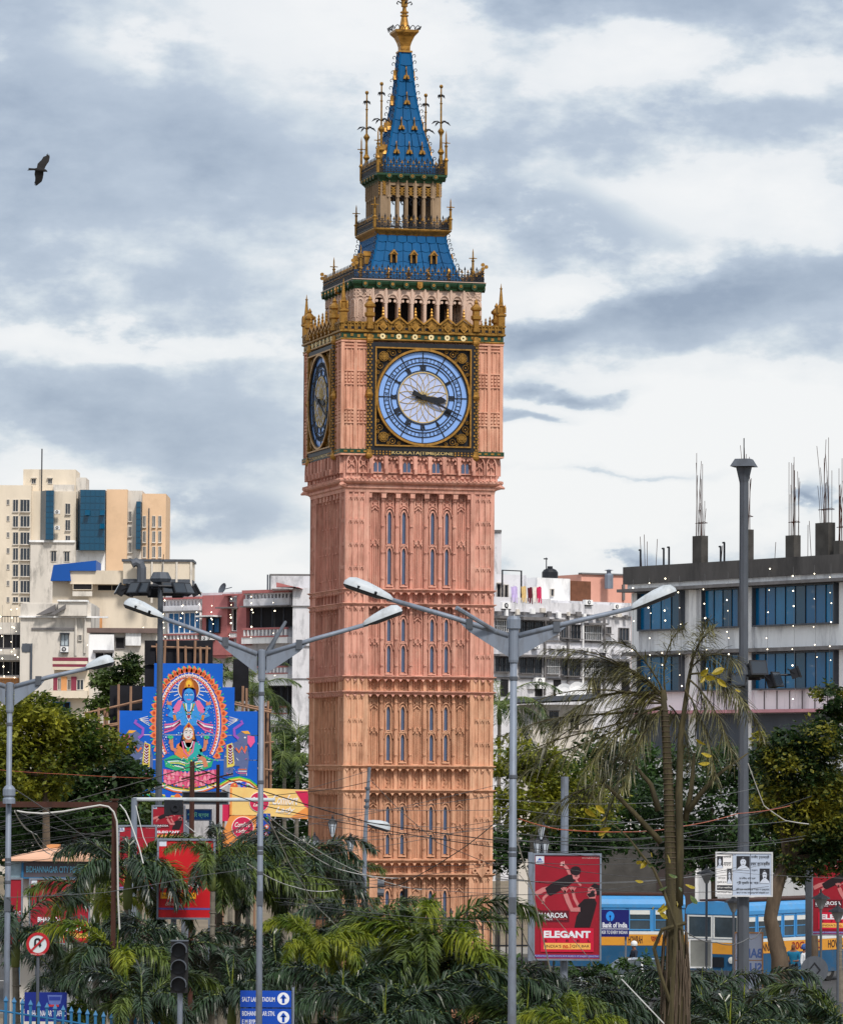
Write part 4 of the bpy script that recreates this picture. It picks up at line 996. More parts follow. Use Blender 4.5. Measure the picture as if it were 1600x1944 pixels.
x, z = f.loc(272, 1108); dk = MB(); dk.tube([(x, -3, z), (x, -3, z + 1.5), (x - .15, -3, z + 1.9), (x - .6, -3, z + 2.1), (x - 1, -3.1, z + 1.9)], [.5, .5, .5, .48, .45], 10); dk.build('vent_duct', STEELD, f.o)
f.wall(168, 1171, 194, 1197, TERR, -.6, .5, 'terracotta_panel')

# --- left apartment house
f = Fac(330, 100, 0, 'apartment_house', 'weathered cream apartment house with lit balconies at left edge')
f.wall(36, 1146, 170, 1420, CREAMG, 0, 9, ground=True); f.wall(36, 1142, 168, 1172, CREAMG, 3, 6, 'parapet'); f.wall(-20, 1180, 36, 1420, CREAMG, 2.2, 8, ground=True)
for y0, y1 in ((1202, 1231), (1254, 1283), (1310, 1335)):
    f.win(-15, y0, 35, y1, DARK, frame=CREAMG, mull=2, y=2.1); f.wall(-15, y1, 36, y1 + 22, CREAMG, .8, 1.2, 'balcony_wall'); f.slab(-15, y1 - 1, 36.5, y1 + 1.5, LEDGE, .2)
f.wall(-15, 1287, 34, 1300, TERR, .6, .15, 'terracotta_panel'); m = MB()
a, b, c, d = f.rect(-10, 1169, 35, 1181)
for i in range(9): m.box(a + (b - a) * i / 8 - .02, a + (b - a) * i / 8 + .02, 1.0, 1.05, c, d)
m.box(a, b, .98, 1.06, d - .06, d); m.build('roof_railing', BLACK, f.o)
f.win(115, 1203, 131, 1227, mk('pale_window_glass', srgb(170, 182, 190), .2, var=.3, scale=1), frame=STEELD, shade=.5); f.ac(123, 1233, 15); f.win(148, 1205, 156, 1217, GLD)
f.pipe(144, 1170, 1245, .1); f.pipe(161, 1172, 1240, .09); f.pipe(59, 1222, 1310, .09, STEELD); f.slab(60, 1192, 146, 1196, LEDGE, .12)
a, b, c, d = f.rect(42, 1222, 57, 1238); m = MB(); m.ring((a + b) / 2, (c + d) / 2, .12, .34, -.06, .01, 12); m.box(a, b, -.05, .01, c, d); m.build('vent', STEELD, f.o)
a, b, c, d = f.rect(70, 1148, 106, 1168); m = MB(); m.prism([(a, c), (b, d), (b, d - .5), (a + .5, c)], -.7, -.2); m.prism([(a + 1, c), (b + .8, d), (b + .8, d - .3), (a + 1.4, c)], -1.1, -.8); m.build('roof_stair', LEDGE, f.o)
f.wall(112, 1141, 166, 1170, CREAMG, -.8, 4, 'roof_room'); f.slab(111, 1140, 168, 1143, WHTC, 1.0); f.slab(36, 1170, 205, 1173, WHTC, .25)
f2 = Fac(300, 220, 0, 'shop_house', 'shabby whitewashed house with maroon striped balcony behind scaffold')
f2.wall(168, 1196, 300, 1420, CREAMG, 0, 9, ground=True); f2.slab(166, 1193, 300, 1202, mk('brown_ledge', srgb(112, 96, 92), .9, var=.2), .6)
f2.wall(169, 1205, 217, 1263, WHTC, -.5, .5, 'whitewashed_panel'); f2.wall(239, 1200, 268, 1226, WHTC, -.4, .4, 'whitewashed_panel')
f2.win(181, 1239, 216, 1258, DARK, frame=WHT, y=-.5, mull=1); f2.win(219, 1210, 237, 1232, DARK, frame=LEDGE, mull=0); f2.slab(178, 1235, 217, 1239, LEDGE, .9)
f2.wall(102, 1248, 168, 1420, CREAM, -.3, 6, ground=True)
for y0, y1, m_ in ((1249, 1256, MAROON), (1256, 1262, CREAM), (1262, 1267, MAROON), (1267, 1273, CREAM)): f2.wall(102, y0, 168, y1 - .3, m_, -1.0, .6, 'balcony_band')
for x0, x1, m_ in ((102, 110, MAROON), (117, 128, TERR), (136, 146, MAROON)): f2.wall(x0, 1285, x1, 1312, m_, -.5, .3, 'painted_pier')
f2.win(110, 1288, 117, 1311, GLD, y=-.3); f2.win(128, 1290, 136, 1311, DARK, y=-.3); f2.win(146, 1290, 160, 1311, GLD, y=-.3); f2.slab(92, 1312, 168, 1326, CREAM, 1.2)
f2.win(98, 1333, 134, 1365, DARK, frame=SHUT, y=-.3, mull=2)

# --- pink house with balustrades
f = Fac(300, 440, -42, 'pink_house', 'rose pink and white house with balustraded balconies and blue shutters')
f.wall(300, 1124, 554, 1420, WHT, 0.6, 8, ground=True)
f.wall(383, 1130, 431, 1250, ROSE, 0, 1, 'rose_wall'); f.wall(449, 1127, 467, 1225, ROSE, 0, 1, 'rose_wall'); f.wall(400, 1215, 432, 1244, ROSE, -.1, 1, 'rose_wall')
f.slab(306, 1134, 384, 1138, ROSE, .3); f.slab(428, 1128, 452, 1131, ROSE, .3); f.slab(467, 1120, 556, 1126, ROSE, .4)
f.balus(308, 1138, 382, 1152, WHT, -.1); f.balus(468, 1126, 555, 1138, WHT, -.2); f.balus(432, 1133, 449, 1142, WHT, .2)
f.wall(308, 1152, 382, 1162, WHT, -.2, .9, 'parapet'); f.wall(468, 1138, 555, 1150, WHT, -.3, .9, 'parapet'); f.slab(308, 1160, 383, 1163, LEDGE, .5); f.slab(467, 1150, 556, 1152.5, LEDGE, .6)
f.win(321, 1163, 382, 1203, SHUT, frame=WHTC, mull=5); f.win(308, 1178, 320, 1205, mk('glass_block', srgb(176, 186, 186), .4, var=.2, scale=4), mull=2)
f.win(394, 1173, 419, 1202, SHUT, frame=BLACK, bars=3, mull=1, shade=.8); f.slab(386, 1169, 421, 1172, WHTC, .8)
f.win(433, 1155, 449, 1198, DARK, frame=WHTC, mull=1, y=.5); f.slab(420, 1153, 452, 1155.5, LEDGE, .6)
f.win(469, 1152, 553, 1192, DARK, frame=STEELD, mull=3, y=.4); f.balus(308, 1204, 383, 1216, WHTC, -.4, ROSE); f.balus(468, 1192, 553, 1210, WHTC, -.4, ROSE); f.balus(433, 1200, 449, 1212, WHTC, .1, ROSE)
f.wall(466, 1210, 553, 1222, WHTC, -.4, 1, 'balcony_wall'); f.ac(397, 1212, 11); f.ac(406, 1212, 9)
f.win(470, 1236, 552, 1264, GLD, frame=STEELD, mull=6, y=.4); f.balus(470, 1265, 552, 1280, WHTC, -.4, ROSE); f.wall(466, 1280, 553, 1302, WHTC, -.4, 1, 'balcony_wall')
f.win(503, 1303, 552, 1340, DARK, frame=STEELD, mull=3, bars=9, y=.4); f.balus(503, 1341, 552, 1356, WHTC, -.4, ROSE); f.wall(466, 1356, 553, 1375, WHTC, -.4, 1, 'balcony_wall')
wl = Fac(292, 569, 0, 'gable_house', 'white stained gable wall house beside the tower, left')
wl.wall(553, 1116, 600, 1500, WHT, 0, 6, ground=True); wl.wall(513, 1092, 600, 1116, WHT, 1.5, 5, 'roof_room'); wl.slab(512, 1090, 600, 1093, LEDGE, .2)
wl.slab(553, 1150, 600, 1152, LEDGE, .1); wl.slab(553, 1226, 600, 1228, LEDGE, .1); wl.slab(553, 1288, 600, 1289.5, LEDGE, .08)
a, b, c, d = wl.rect(525, 1107, 575, 1115); MB().prism([(a, c + .3), (b, d - .4), (b - .3, c), (a, c)], -.5, .3).build('rose_canopy', ROSE, wl.o)
for px in (508, 512.5): x, z = wl.loc(px, 1120); MB().tube([(x, 0, z), (x, 0, z + 1)], .06, 6).build('vent_pipe', STEELD, wl.o)
x, z = f.loc(484, 1121); MB().lathe([(.5, 0), (.55, .1), (.55, .45), (.2, .55), (0, .56)], 10, (x, 3, z)).build('roof_tank', BLACK, f.o)
x, z = f.loc(405, 1128); ds = MB(); ds.lathe([(.0, 0), (.25, .04), (.42, .14)], 12, (0, 0, 0), caps=False); ds.bar((0, 0, 0), (.5, 0, -.3), .04); d_ = ds.build('satellite_dish', STEELD, f.o, (x, 1, z + .35)); d_.rotation_euler = (R(65), R(-30), 0)

# --- white apartment block right of the tower
f = Fac(330, 1060, 40, 'apartment_block', 'stained white apartment block with window grilles right of the tower')
f.wall(925, 1140, 1197, 1420, WHT, 0, 9, ground=True)
f.wall(932, 1084, 962, 1138, WHT, 1.2, 4, 'roof_room'); f.wall(962, 1089, 1036, 1140, WHT, 2.2, 4, 'roof_room'); f.wall(1036, 1097, 1099, 1148, WHTC, 1.0, 4, 'roof_room')
f.wall(925, 1135, 1040, 1162, WHT, -.3, 1.0, 'parapet'); f.wall(1040, 1146, 1148, 1166, WHT, -.25, .9, 'parapet'); f.wall(1148, 1150, 1197, 1170, WHT, -.25, .9, 'parapet')
f.win(971, 1106, 987, 1137, DARK, y=2.2, mull=1, shade=.4); f.win(992, 1108, 1001, 1137, DARK, y=2.2, mull=0); f.win(1060, 1117, 1067, 1132, GLD, y=1.0, mull=0)
f.wall(1100, 1102, 1147, 1142, BRICK, 1.5, 3, 'brick_room')
for (x0, y0, x1, y1, b_) in ((938, 1178, 972, 1200, 8), (983, 1180, 1029, 1203, 11), (1036, 1182, 1058, 1206, 0), (1062, 1186, 1078, 1212, 0), (1081, 1186, 1100, 1213, 5), (1107, 1188, 1140, 1216, 8), (1148, 1190, 1158, 1204, 0), (1173, 1192, 1192, 1217, 0)):
    f.win(x0, y0, x1, y1, GLD, frame=LEDGE, bars=b_, mull=2, hbar=1, sill=.4)
for (x0, y0, x1, y1, b_) in ((937, 1248, 967, 1276, 7), (983, 1250, 1027, 1279, 11), (1035, 1251, 1060, 1280, 6), (1063, 1252, 1100, 1284, 9), (1106, 1255, 1143, 1286, 10), (1148, 1257, 1172, 1284, 7), (1175, 1258, 1192, 1284, 5)):
    f.win(x0, y0, x1, y1, GLD, frame=LEDGE, bars=b_, mull=2, hbar=1, sill=.5)
for (x0, y0, x1, y1) in ((936, 1170, 971, 1175), (981, 1172, 1030, 1178), (1035, 1176, 1064, 1180), (1105, 1183, 1142, 1187), (936, 1243, 1030, 1247), (1034, 1246, 1062, 1250), (1063, 1249, 1145, 1252), (1147, 1252, 1194, 1256)): f.slab(x0, y0, x1, y1, LEDGE, .75, 'sunshade')
for x, y in ((954, 1150, ), (1111, 1144), (1164, 1152), (1018, 1293)): f.ac(x, y, 17 if x < 1100 or x == 1018 else 13)
for px in (974, 1032, 1076, 1104, 1145): f.pipe(px, 1166, 1320, .09, WHTC if px in (1104, 974) else LEDGE)
x, z = f.loc(1078, 1098); MB().lathe([(.55, 0), (.6, .1), (.6, .5), (.45, .7), (.2, .8), (.2, .95), (.0, .96)], 10, (x, 2, z)).build('roof_tank', BLACK, f.o)
x, z = f.loc(1071, 1098); m = MB(); m.tube([(x, 2, z), (x, 2, z + 1.6)], .04, 5); m.tube([(x - .25, 2, z + 1.5), (x + .1, 2, z + 1.5)], .05, 5); m.build('antenna', BLACK, f.o)
m = MB(); a = f.loc(962, 1090); b = f.loc(998, 1090); m.tube([(a[0], .5, a[1] - 2), (a[0], .5, a[1] + .3), (b[0], .5, a[1] + .3), (b[0], .5, a[1] - 2)], .07, 6); m.build('awning_frame', BLACK, f.o)
for i, (px, py, col, lab) in enumerate(((971, 1130, srgb(196, 180, 226), 'lilac shirt hanging on the roof washing line'), (989, 1130, srgb(214, 186, 130), 'tan checked cloth hanging on the roof washing line'), (1001, 1132, srgb(92, 30, 44), 'dark maroon cloth hanging on the roof washing line'), (1010, 1131, srgb(226, 220, 214), 'white cloth hanging on the roof washing line'), (1018, 1131, srgb(200, 50, 96), 'bright pink cloth hanging on the roof washing line'))):
    x, z = f.loc(px, py); m = MB(); wv = .26 if i else .32; n = 7
    vs_ = []
    for j in range(n):
        for t in (0, .5, 1): vs_.append((-wv + 2 * wv * j / (n - 1) * (1 - .1 * t), -.06 * math.sin(j * 1.9 + t * 2) - .02, .62 - 1.15 * t - .05 * math.sin(j * 1.3)))
    vs_ += [(x_, y_ + .03, z_) for x_, y_, z_ in vs_]; k_ = n * 3
    fs = [(j * 3 + t, j * 3 + t + 1, j * 3 + t + 4, j * 3 + t + 3) for j in range(n - 1) for t in (0, 1)]; fs += [tuple(q + k_ for q in q_[::-1]) for q_ in fs]
    m.add(vs_, fs)
    wp_ = Vector((f.P.x, f.P.y, 0)) + f.u * x - f.n * .3
    m.build('hanging_cloth', mk('cloth_%d' % i, col, .9, var=.15, scale=5), None, (wp_.x, wp_.y, z), f.a, label=lab, cat='laundry', group='laundry on the roof of the white block')
sl = Fac(380, 945, 0, 'stair_tower', 'tall narrow white stained stair tower showing beside the clock tower'); sl.wall(925, 1010, 951, 1160, WHT, 0, 5, ground=True); sl.slab(924, 1006, 952, 1010, LEDGE, .15)
bp = Fac(400, 1150, 30, 'salmon_house', 'salmon pink roof house behind the brown brick room'); bp.wall(1103, 1092, 1215, 1160, SALM, 0, 6, ground=True); bp.slab(1102, 1089, 1216, 1092, LEDGE, .2); bp.win(1150, 1104, 1157, 1112, SALM, frame=MAROON, mull=0); bp.wall(1180, 1110, 1184, 1140, LEDGE, -.2, .3, 'stained_pipe')
x, z = bp.loc(1144, 1110); MB().lathe([(.4, 0), (.4, 1.2), (.2, 1.4), (.2, 1.6), (.45, 1.65), (.0, 1.75)], 8, (x, -1, z - .4)).build('vent_stack', STEEL, bp.o)
lo = Fac(250, 1040, 0, 'low_house', 'low grey house with corrugated roof under the white block')
lo.wall(985, 1338, 1125, 1460, CREAMG, 0, 6, ground=True); a, b, c, d = lo.rect(960, 1326, 1130, 1336); MB().prism([(a, c), (b, c + .25), (b, d + .25), (a, d - .05)], -1.2, 6).build('sheet_roof', STEELD, lo.o)
lo.win(994, 1350, 1012, 1385, GLD, frame=CREAMG, bars=4, mull=1); lo.win(1040, 1350, 1062, 1385, GLD, frame=CREAMG, bars=5, mull=1); lo.win(1080, 1352, 1100, 1388, DARK, frame=CREAMG, mull=1)
x, z = lo.loc(1096, 1312); ds = MB(); ds.lathe([(.0, 0), (.3, .05), (.5, .16)], 14, caps=False); ds.bar((0, 0, 0), (0, .5, -.3), .05); d_ = ds.build('satellite_dish', WHTC, lo.o, (x, 0, z)); d_.rotation_euler = (R(75), R(20), 0)
x, z = lo.loc(1072, 1315); ds2 = d_.copy(); COL.objects.link(ds2); ds2.location = (x, .5, z); ds2.rotation_euler = (R(78), R(-25), 0)

rk = random.Random(8)
for i in range(16):
    px = 940 + i * 16 + rk.uniform(-4, 4); y0_ = 1150 + rk.uniform(0, 12) + (px - 940) * .04; h_ = rk.uniform(6, 16); f.wall(px, y0_, px + rk.uniform(3, 9), y0_ + h_, (LEDGE, WHTC, CREAMG)[i % 3], -.45, .2, 'wall_patch')
for px, y0_ in ((945, 1222), (990, 1224), (1040, 1226), (1086, 1230), (1120, 1232), (1160, 1234), (1000, 1300), (1050, 1304), (1090, 1306)):
    f.wall(px, y0_, px + rk.uniform(8, 18), y0_ + rk.uniform(5, 9), (WHT, LEDGE)[int(px) % 2], -.3, .3, 'ledge_box'); f.ac(px + 22, y0_ + 4, 10)
f.slab(930, 1216, 1197, 1219, LEDGE, .15); f.slab(930, 1288, 1197, 1291, LEDGE, .15)
for px in (950, 1015, 1050, 1125, 1180): f.wall(px, 1290, px + 14, 1322, DARK, -.05, .1, 'dark_doorway')
# --- blue glazed commercial building on the right, unfinished top floor
f = Fac(240, 1400, -58, 'commercial_building', 'white building with blue glass bands, bare concrete top and rusting rebar', 'building')
f.wall(1194, 1100, 1680, 1700, WHTC, 0.25, 14, ground=True)
def sloped(x0, x1, ya0, ya1, mat, name, y=-0.0, dep=.3, raw=False):
    """horizontal band at the height read at x = 1400"""
    a = f.loc(x0, 1100)[0]; b = f.loc(x1, 1100)[0]; z1 = f.loc(1412, ya0)[1]; z0 = f.loc(1412, ya1)[1]
    return MB().box(a, b, y, y + dep, z0, z1).build(name, mat, f.o)
sloped(1192, 1680, 1064, 1098, mk('stained_beam', srgb(84, 82, 82), .95, var=.25, scale=.6, streak=.3, dirt=srgb(46, 46, 48), damt=.8, dscale=.5), 'concrete_beam', -.35, 5); sloped(1195, 1680, 1098, 1108, WHTC, 'parapet', -.15, .4); sloped(1190, 1680, 1108, 1114, LEDGE, 'ledge', -.7, 1)
def gwin(x0, x1, y0, y1, n):
    a = f.loc(x0, 1100)[0]; b = f.loc(x1, 1100)[0]; z1 = f.loc(1412, y0)[1]; z0 = f.loc(1412, y1)[1]
    fr = MB(); fr.band([(a + .08, z0 + .08), (a + .08, z1 - .08), (b - .08, z1 - .08), (b - .08, z0 + .08)], [(a, z0), (a, z1), (b, z1), (b, z0)], -.12, .3, 0, True); wo = fr.build('glazed_window', STEELD, f.o)
    for i in range(n):
        MB().box(a + .08 + (b - a - .16) * i / n + .012, a + .08 + (b - a - .16) * (i + 1) / n - .012, .1 + .012 * (i % 2), .24, z0 + .08, z1 - .08).build('pane', (GLZ, GLZ2, GLZ, GLT, GLZ2)[(i * 7 + int(x0)) % 5], wo)
    for i in range(1, n): MB().box(a + .08 + (b - a - .16) * i / n - .02, a + .08 + (b - a - .16) * i / n + .02, .07, .24, z0 + .08, z1 - .08).build('mullion', BLACK, wo)
for y0, y1 in ((1115, 1191), (1240, 1311)):
    gwin(1212, 1293, y0, y1, 4); gwin(1334, 1405, y0, y1, 4); gwin(1430, 1586, y0, y1, 8); gwin(1612, 1680, y0, y1, 4)
for px in (1204, 1313, 1418, 1598): 
    a = f.loc(px - 7, 1100)[0]; b = f.loc(px + 7, 1100)[0]; z1 = f.loc(1412, 1115)[1]; MB().box(a, b, .05, .4, 0, z1).build('pier', WHTC, f.o)
sloped(1194, 1680, 1232, 1239, LEDGE, 'ledge', -.5, .8); sloped(1194, 1680, 1348, 1354, mk('pink_ledge', srgb(196, 140, 150), .8), 'ledge', -.8, 1.2); sloped(1194, 1680, 1356, 1440, mk('dim_shopfront', srgb(72, 80, 92), .6, var=.25, scale=.4, streak=.2), 'shopfront', .1, .3)
for i in range(14): x = f.loc(1300 + i * 24, 1330)[0]; MB().box(x - .02, x + .02, .2, .24, f.loc(1412, 1347)[1], f.loc(1412, 1313)[1]).build('panel_joint', LEDGE, f.o)
rr = random.Random(5)
CONCD = mk('dark_raw_concrete', srgb(74, 72, 70), .95, var=.25, scale=1.2, dirt=srgb(44, 42, 40), damt=.7, dscale=1)
for px, wpx, top, n in ((1314, 17, 1017, 15), (1402, 14, 1005, 11), (1490, 16, 1016, 14), (1551, 25, 992, 17), (1579, 11, 1026, 10)):
    a = f.loc(px - wpx / 2, 1060)[0]; b = f.loc(px + wpx / 2, 1060)[0]; zb = f.loc(1412, 1066)[1]; zt = f.loc(px, top)[1]
    c_ = MB().box(a, b, .3, .75, zb, zt).build('concrete_column', CONCD, f.o)
    for i in range(n):
        x = a + (b - a) * (.1 + .8 * rr.random()); y = .33 + .38 * rr.random(); h = rr.uniform(1.4, 4.6); lean = rr.uniform(-.12, .12) * h if rr.random() < .5 else 0
        MB().tube([(x, y, zt - .05), (x + lean * .4, y, zt + h * .6), (x + lean, y, zt + h)], .017, 4).build('rebar', RUST, c_)
    MB().tube([(a, .5, zt + .7), (b, .5, zt + .75), (b, .7, zt + .7), (a, .7, zt + .7)], .02, 4).build('rebar_tie', RUST, c_)
for px, h in ((1210, 1.0), (1254, 1.0), (1264, 1.05), (1362, .9), (1369, 1.1)): x, z = f.loc(px, 1062); z = f.loc(1412, 1066)[1]; m = MB(); m.tube([(x, .2, z - .3), (x, .2, z + h)], .06, 6); m.tube([(x - .15, .2, z + h), (x + .02, .2, z + h)], .05, 5); m.build('vent_pipe', BLACK, f.o)
for px, h in ((1196, 1.8), (1202, 1.9), (1206, 1.5), (1345, 1.0), (1222, 1.6), (1510, 1.8), (1517, 2.0), (1447, 1.0)): x = f.loc(px, 1062)[0]; z = f.loc(1412, 1066)[1]; MB().tube([(x, .8, z - .2), (x + rr.uniform(-.2, .2), .8, z + h)], .02, 4).build('rebar', RUST, f.o)
# shed below the blue building and wall behind the bus
bw_ = Fac(205, 1190, 0, 'boundary_shed', 'dark weathered shed wall behind the bus and billboard')
bw_.wall(1105, 1585, 1245, 1760, CONCD, 0, 3, ground=True); bw_.slab(1100, 1580, 1250, 1587, STEELD, .5)
bw_.wall(1245, 1600, 1320, 1760, mk('grey_shed_panel', srgb(62, 54, 54), .9, var=.25, scale=.8), .5, 3, ground=True)

# --- strings of lit bulbs (festoon lights)
bl = MB().lathe([(.0, -.05), (.04, -.03), (.05, .0), (.03, .04), (.0, .05)], 6).mesh('bulb', BULB)
def festoon(fac, px0, py0, px1, py1, n, label, y=-.9, r=1.0):
    a = fac.loc(px0, py0); b = fac.loc(px1, py1); o = empty('festoon_light', (fac.P.x, fac.P.y, 0), fac.a, label, 'string lights', 'strings of lit bulbs on the house fronts')
    m = MB(); m.tube([(a[0] + (b[0] - a[0]) * t / 6, y, a[1] + (b[1] - a[1]) * t / 6 - .3 * math.sin(math.pi * t / 6) * (abs(px1 - px0) > 30)) for t in range(7)], .008, 3); m.build('cable', CABLEG, o)
    for i in range(n):
        t = (i + .5) / n; j = rr.uniform(-.5, .5); q = link('bulb', bl, o, (a[0] + (b[0] - a[0]) * t + j * .3, y - .03, a[1] + (b[1] - a[1]) * t - .3 * math.sin(math.pi * t) * (abs(px1 - px0) > 30) + j)); q.scale = (r * rr.uniform(.5, 1.15),) * 3
bl_where = ['at its left corner', 'over its first glass band', 'right of its first window panes', 'on its first white pier', 'over its narrow window', 'just left of the mast', 'just right of the mast', 'on the wide window', 'right of the wide window middle', 'at the wide window end', 'on its last white pier']
for i, px in enumerate((1216, 1246, 1276, 1304, 1352, 1396, 1432, 1474, 1520, 1560, 1592)):
    festoon(f, px, 1086 - (px - 1400) * .08, px + rr.uniform(-6, 6), 1325, 6 + i % 3, 'drop of lit bulbs on the blue glazed building, ' + bl_where[i], y=-.5, r=.8)
pf = Fac(297, 440, -42, 'unused', 'x'); bpy.data.objects.remove(pf.o)
pk = [('on the left shuttered bay of the pink house', 330, 1140, 334, 1210), ('along the shutter edge of the pink house', 366, 1140, 360, 1205), ('on the rose pier of the pink house', 396, 1132, 392, 1205), ('beside the small shuttered window', 424, 1132, 420, 1205), ('on the narrow rose pier', 458, 1132, 456, 1205), ('across the dark upper balcony', 495, 1128, 497, 1210), ('at the right end of the balconies', 538, 1125, 540, 1300)]
for t, a_, b_, c_, d_ in pk: festoon(pf, a_, b_, c_, d_, 6, 'short drop of lit bulbs ' + t, r=1.0)
lf = Fac(326, 100, 0, 'unused', 'x'); bpy.data.objects.remove(lf.o)
for t, a_, b_, c_, d_, n in (('on the far left balconies', 8, 1150, 10, 1300, 7), ('beside the left corner of the cream house', 24, 1150, 22, 1300, 7), ('down the cream house corner', 34, 1152, 33, 1310, 8), ('along the brown ledge of the shop house', 170, 1200, 300, 1194, 7), ('across the whitewashed shop house panels', 172, 1222, 270, 1232, 6), ('down the shop house scaffold side', 165, 1230, 164, 1330, 6)): festoon(lf, a_, b_, c_, d_, n, 'string of lit bulbs ' + t, y=-1.4)
# ------------------------------------------------------------------ street furniture
def at(px, py, D, o=None):
    p = W(px, py, D)
    return p if o is None else p - Vector(o)
def lamp_head(base, tip, name, parent, shell, wid=.34):
    """elongated luminaire: rounded shell over a dark lens"""
    b = Vector(base); t = Vector(tip); d = (t - b); L_ = d.length; d.normalize(); side = d.cross(Vector((0, 0, 1))).normalized(); up = side.cross(d).normalized()
    if up.z < 0: up = -up
    m = MB(); sec = ((0, .28, .25), (.08, .5, .5), (.3, .75, .75), (.55, .95, .95), (.8, 1, 1), (.93, .8, .8), (1, .35, .35)); n = 8; vs_ = []
    for s_, w_, h_ in sec:
        for j in range(n + 1):
            a = math.pi * j / n; vs_.append(b + d * L_ * s_ + side * (wid / 2 * w_ * math.cos(a)) + up * (.2 * h_ * math.sin(a)))
    fs = [(i * (n + 1) + j, i * (n + 1) + j + 1, (i + 1) * (n + 1) + j + 1, (i + 1) * (n + 1) + j) for i in range(len(sec) - 1) for j in range(n)]
    k = len(sec); fs += [tuple(range(n + 1))[::-1], tuple((k - 1) * (n + 1) + j for j in range(n + 1))]
    m.add(vs_, fs); o = m.build(name, shell, parent, smooth=True)
    l = MB(); q = []
    for s_, w_, h_ in sec:
        for j in (1, -1): q.append(b + d * L_ * s_ + side * (wid / 2 * w_ * .96 * j) - up * .005)
        for j in (-1, 1): q.append(b + d * L_ * s_ + side * (wid / 2 * w_ * .6 * j) - up * (.07 if .2 < s_ < .97 else .02))
    fs = [(i * 4 + j, i * 4 + (j + 1) % 4, (i + 1) * 4 + (j + 1) % 4, (i + 1) * 4 + j) for i in range(k - 1) for j in range(4)] + [(0, 1, 2, 3), tuple((k - 1) * 4 + j for j in (3, 2, 1, 0))]
    l.add(q, fs); l.build('lens', GLD, o)
    c_ = MB()
    for s_ in (.35, .7): c_.bar(b + d * L_ * s_ - side * wid * .42 - up * .02, b + d * L_ * s_ - side * wid * .5 + up * .05, .04, .04)
    c_.build('clip', BLACK, o)
    return o
def street_lamp(px, ytop, D, arms, label, rad=(.11, .075), cap=True):
    """arms: (base px,py, tip px,py, depth offset at tip)"""
    top = at(px, ytop, D); O = Vector((top.x, D, 0)); r = empty('street_lamp', O, 0, label, 'street lamp', 'twin arm street lamps'); H = top.z
    p = MB(); p.tube([(0, 0, 0), (0, 0, H * .45), (0, 0, H)], [rad[0] * 1.25, rad[0], rad[1]], 12); p.build('pole', STEEL, r, smooth=True)
    c = MB(); c.lathe([(rad[1] * 1.3, H - .55), (rad[1] * 1.45, H - .5), (rad[1] * 1.45, H + .1), (rad[1] * 2.0, H + .12), (rad[1] * 2.0, H + .3), (rad[1] * 1.6, H + .36), (0, H + .37)] if cap else [(rad[1] * 1.3, H - .6), (rad[1] * 1.5, H - .55), (rad[1] * 1.5, H + .06), (0, H + .08)], 12); c.build('collar', STEEL, r)
    bd = MB()
    for z_ in (H * .56, H * .6, H * .61, H * .74, H - .9): bd.lathe([(rad[0] * 1.0, z_), (rad[0] * 1.08, z_ + .01), (rad[0] * 1.08, z_ + .07), (rad[0] * 1.0, z_ + .08)], 10, caps=False)
    bd.build('clamp_band', STEELD, r, kind='stuff'); MB().box(-.07, .07, -rad[0] * 1.25, 0, H * .5, H * .5 + .3).build('access_door', STEELD, r)
    for bx, by, tx, ty, dy in arms:
        b = at(bx, by, D) - O; t = at(tx, ty, D) - O; ln = abs(tx - px); b.y += dy * abs(bx - px) / max(ln, 1); t.y += dy
        s0 = Vector((math.copysign(.1, bx - px), 0, H - .02)); a = MB(); a.tube([s0, s0 + (b - s0) * .5 + Vector((0, 0, .02)), b + (t - b) * .12], [.055, .05, .045], 8); a.build('arm', STEEL, r, smooth=True)
        g_ = MB(); q = s0 + (b - s0) * .42; y_ = .02
        v_ = [s0 + Vector((0, 0, -.02)), q + Vector((0, 0, -.04)), s0 + (q - s0) * .8 + Vector((0, 0, -.16)), s0 + Vector((0, 0, -.42))]
        g_.add([x + Vector((0, -y_, 0)) for x in v_] + [x + Vector((0, y_, 0)) for x in v_], [(0, 1, 2, 3), (7, 6, 5, 4), (0, 4, 5, 1), (1, 5, 6, 2), (2, 6, 7, 3), (3, 7, 4, 0)]); go = g_.build('gusset_plate', STEEL, r)
        m_ = MB(); m_.bar(q * .8 + s0 * .2 + Vector((0, 0, -.1)), q * .8 + s0 * .2 + Vector((0, 0, .1)), .13, .13); m_.build('clamp', STEELD, r)
        if tx != bx: lamp_head(b, t, 'lamp_head', r, WHITEP)
    return r, O, H
r1, O, H = street_lamp(975, 1205, 88, ((745, 1140, 652, 1108, 0), (1198, 1157, 1284, 1122, 0)), 'grey twin arm street lamp standing right of the clock tower', (.078, .068))
m = MB(); m.tube([at(940, 1198, 88) - O, at(866, 1156, 88) - O + Vector((0, -.6, 0))], .045, 8); m.build('spare_arm', STEEL, r1)
r2, O, H = street_lamp(497, 1240, 95, ((310, 1174, 235, 1147, 0), (690, 1188, 764, 1160, 0)), 'grey twin arm street lamp in front of the goddess mural', (.064, .054), False)
m = MB(); m.tube([Vector((.05, .1, H - .1)), at(536, 1175, 95) - O + Vector((0, 2.2, 0))], [.05, .035], 8); m.build('rear_arm', STEELD, r2); m = MB(); m.add([Vector((.02, .1, H - .05)), at(520, 1200, 95) - O + Vector((0, 1.2, 0)), Vector((.05, .12, H - .5))], [(0, 1, 2)]); m.bar(Vector((.03, .12, H - .45)), at(520, 1202, 95) - O + Vector((0, 1.2, -.1)), .05, .03); m.build('gusset_plate', STEELD, r2)
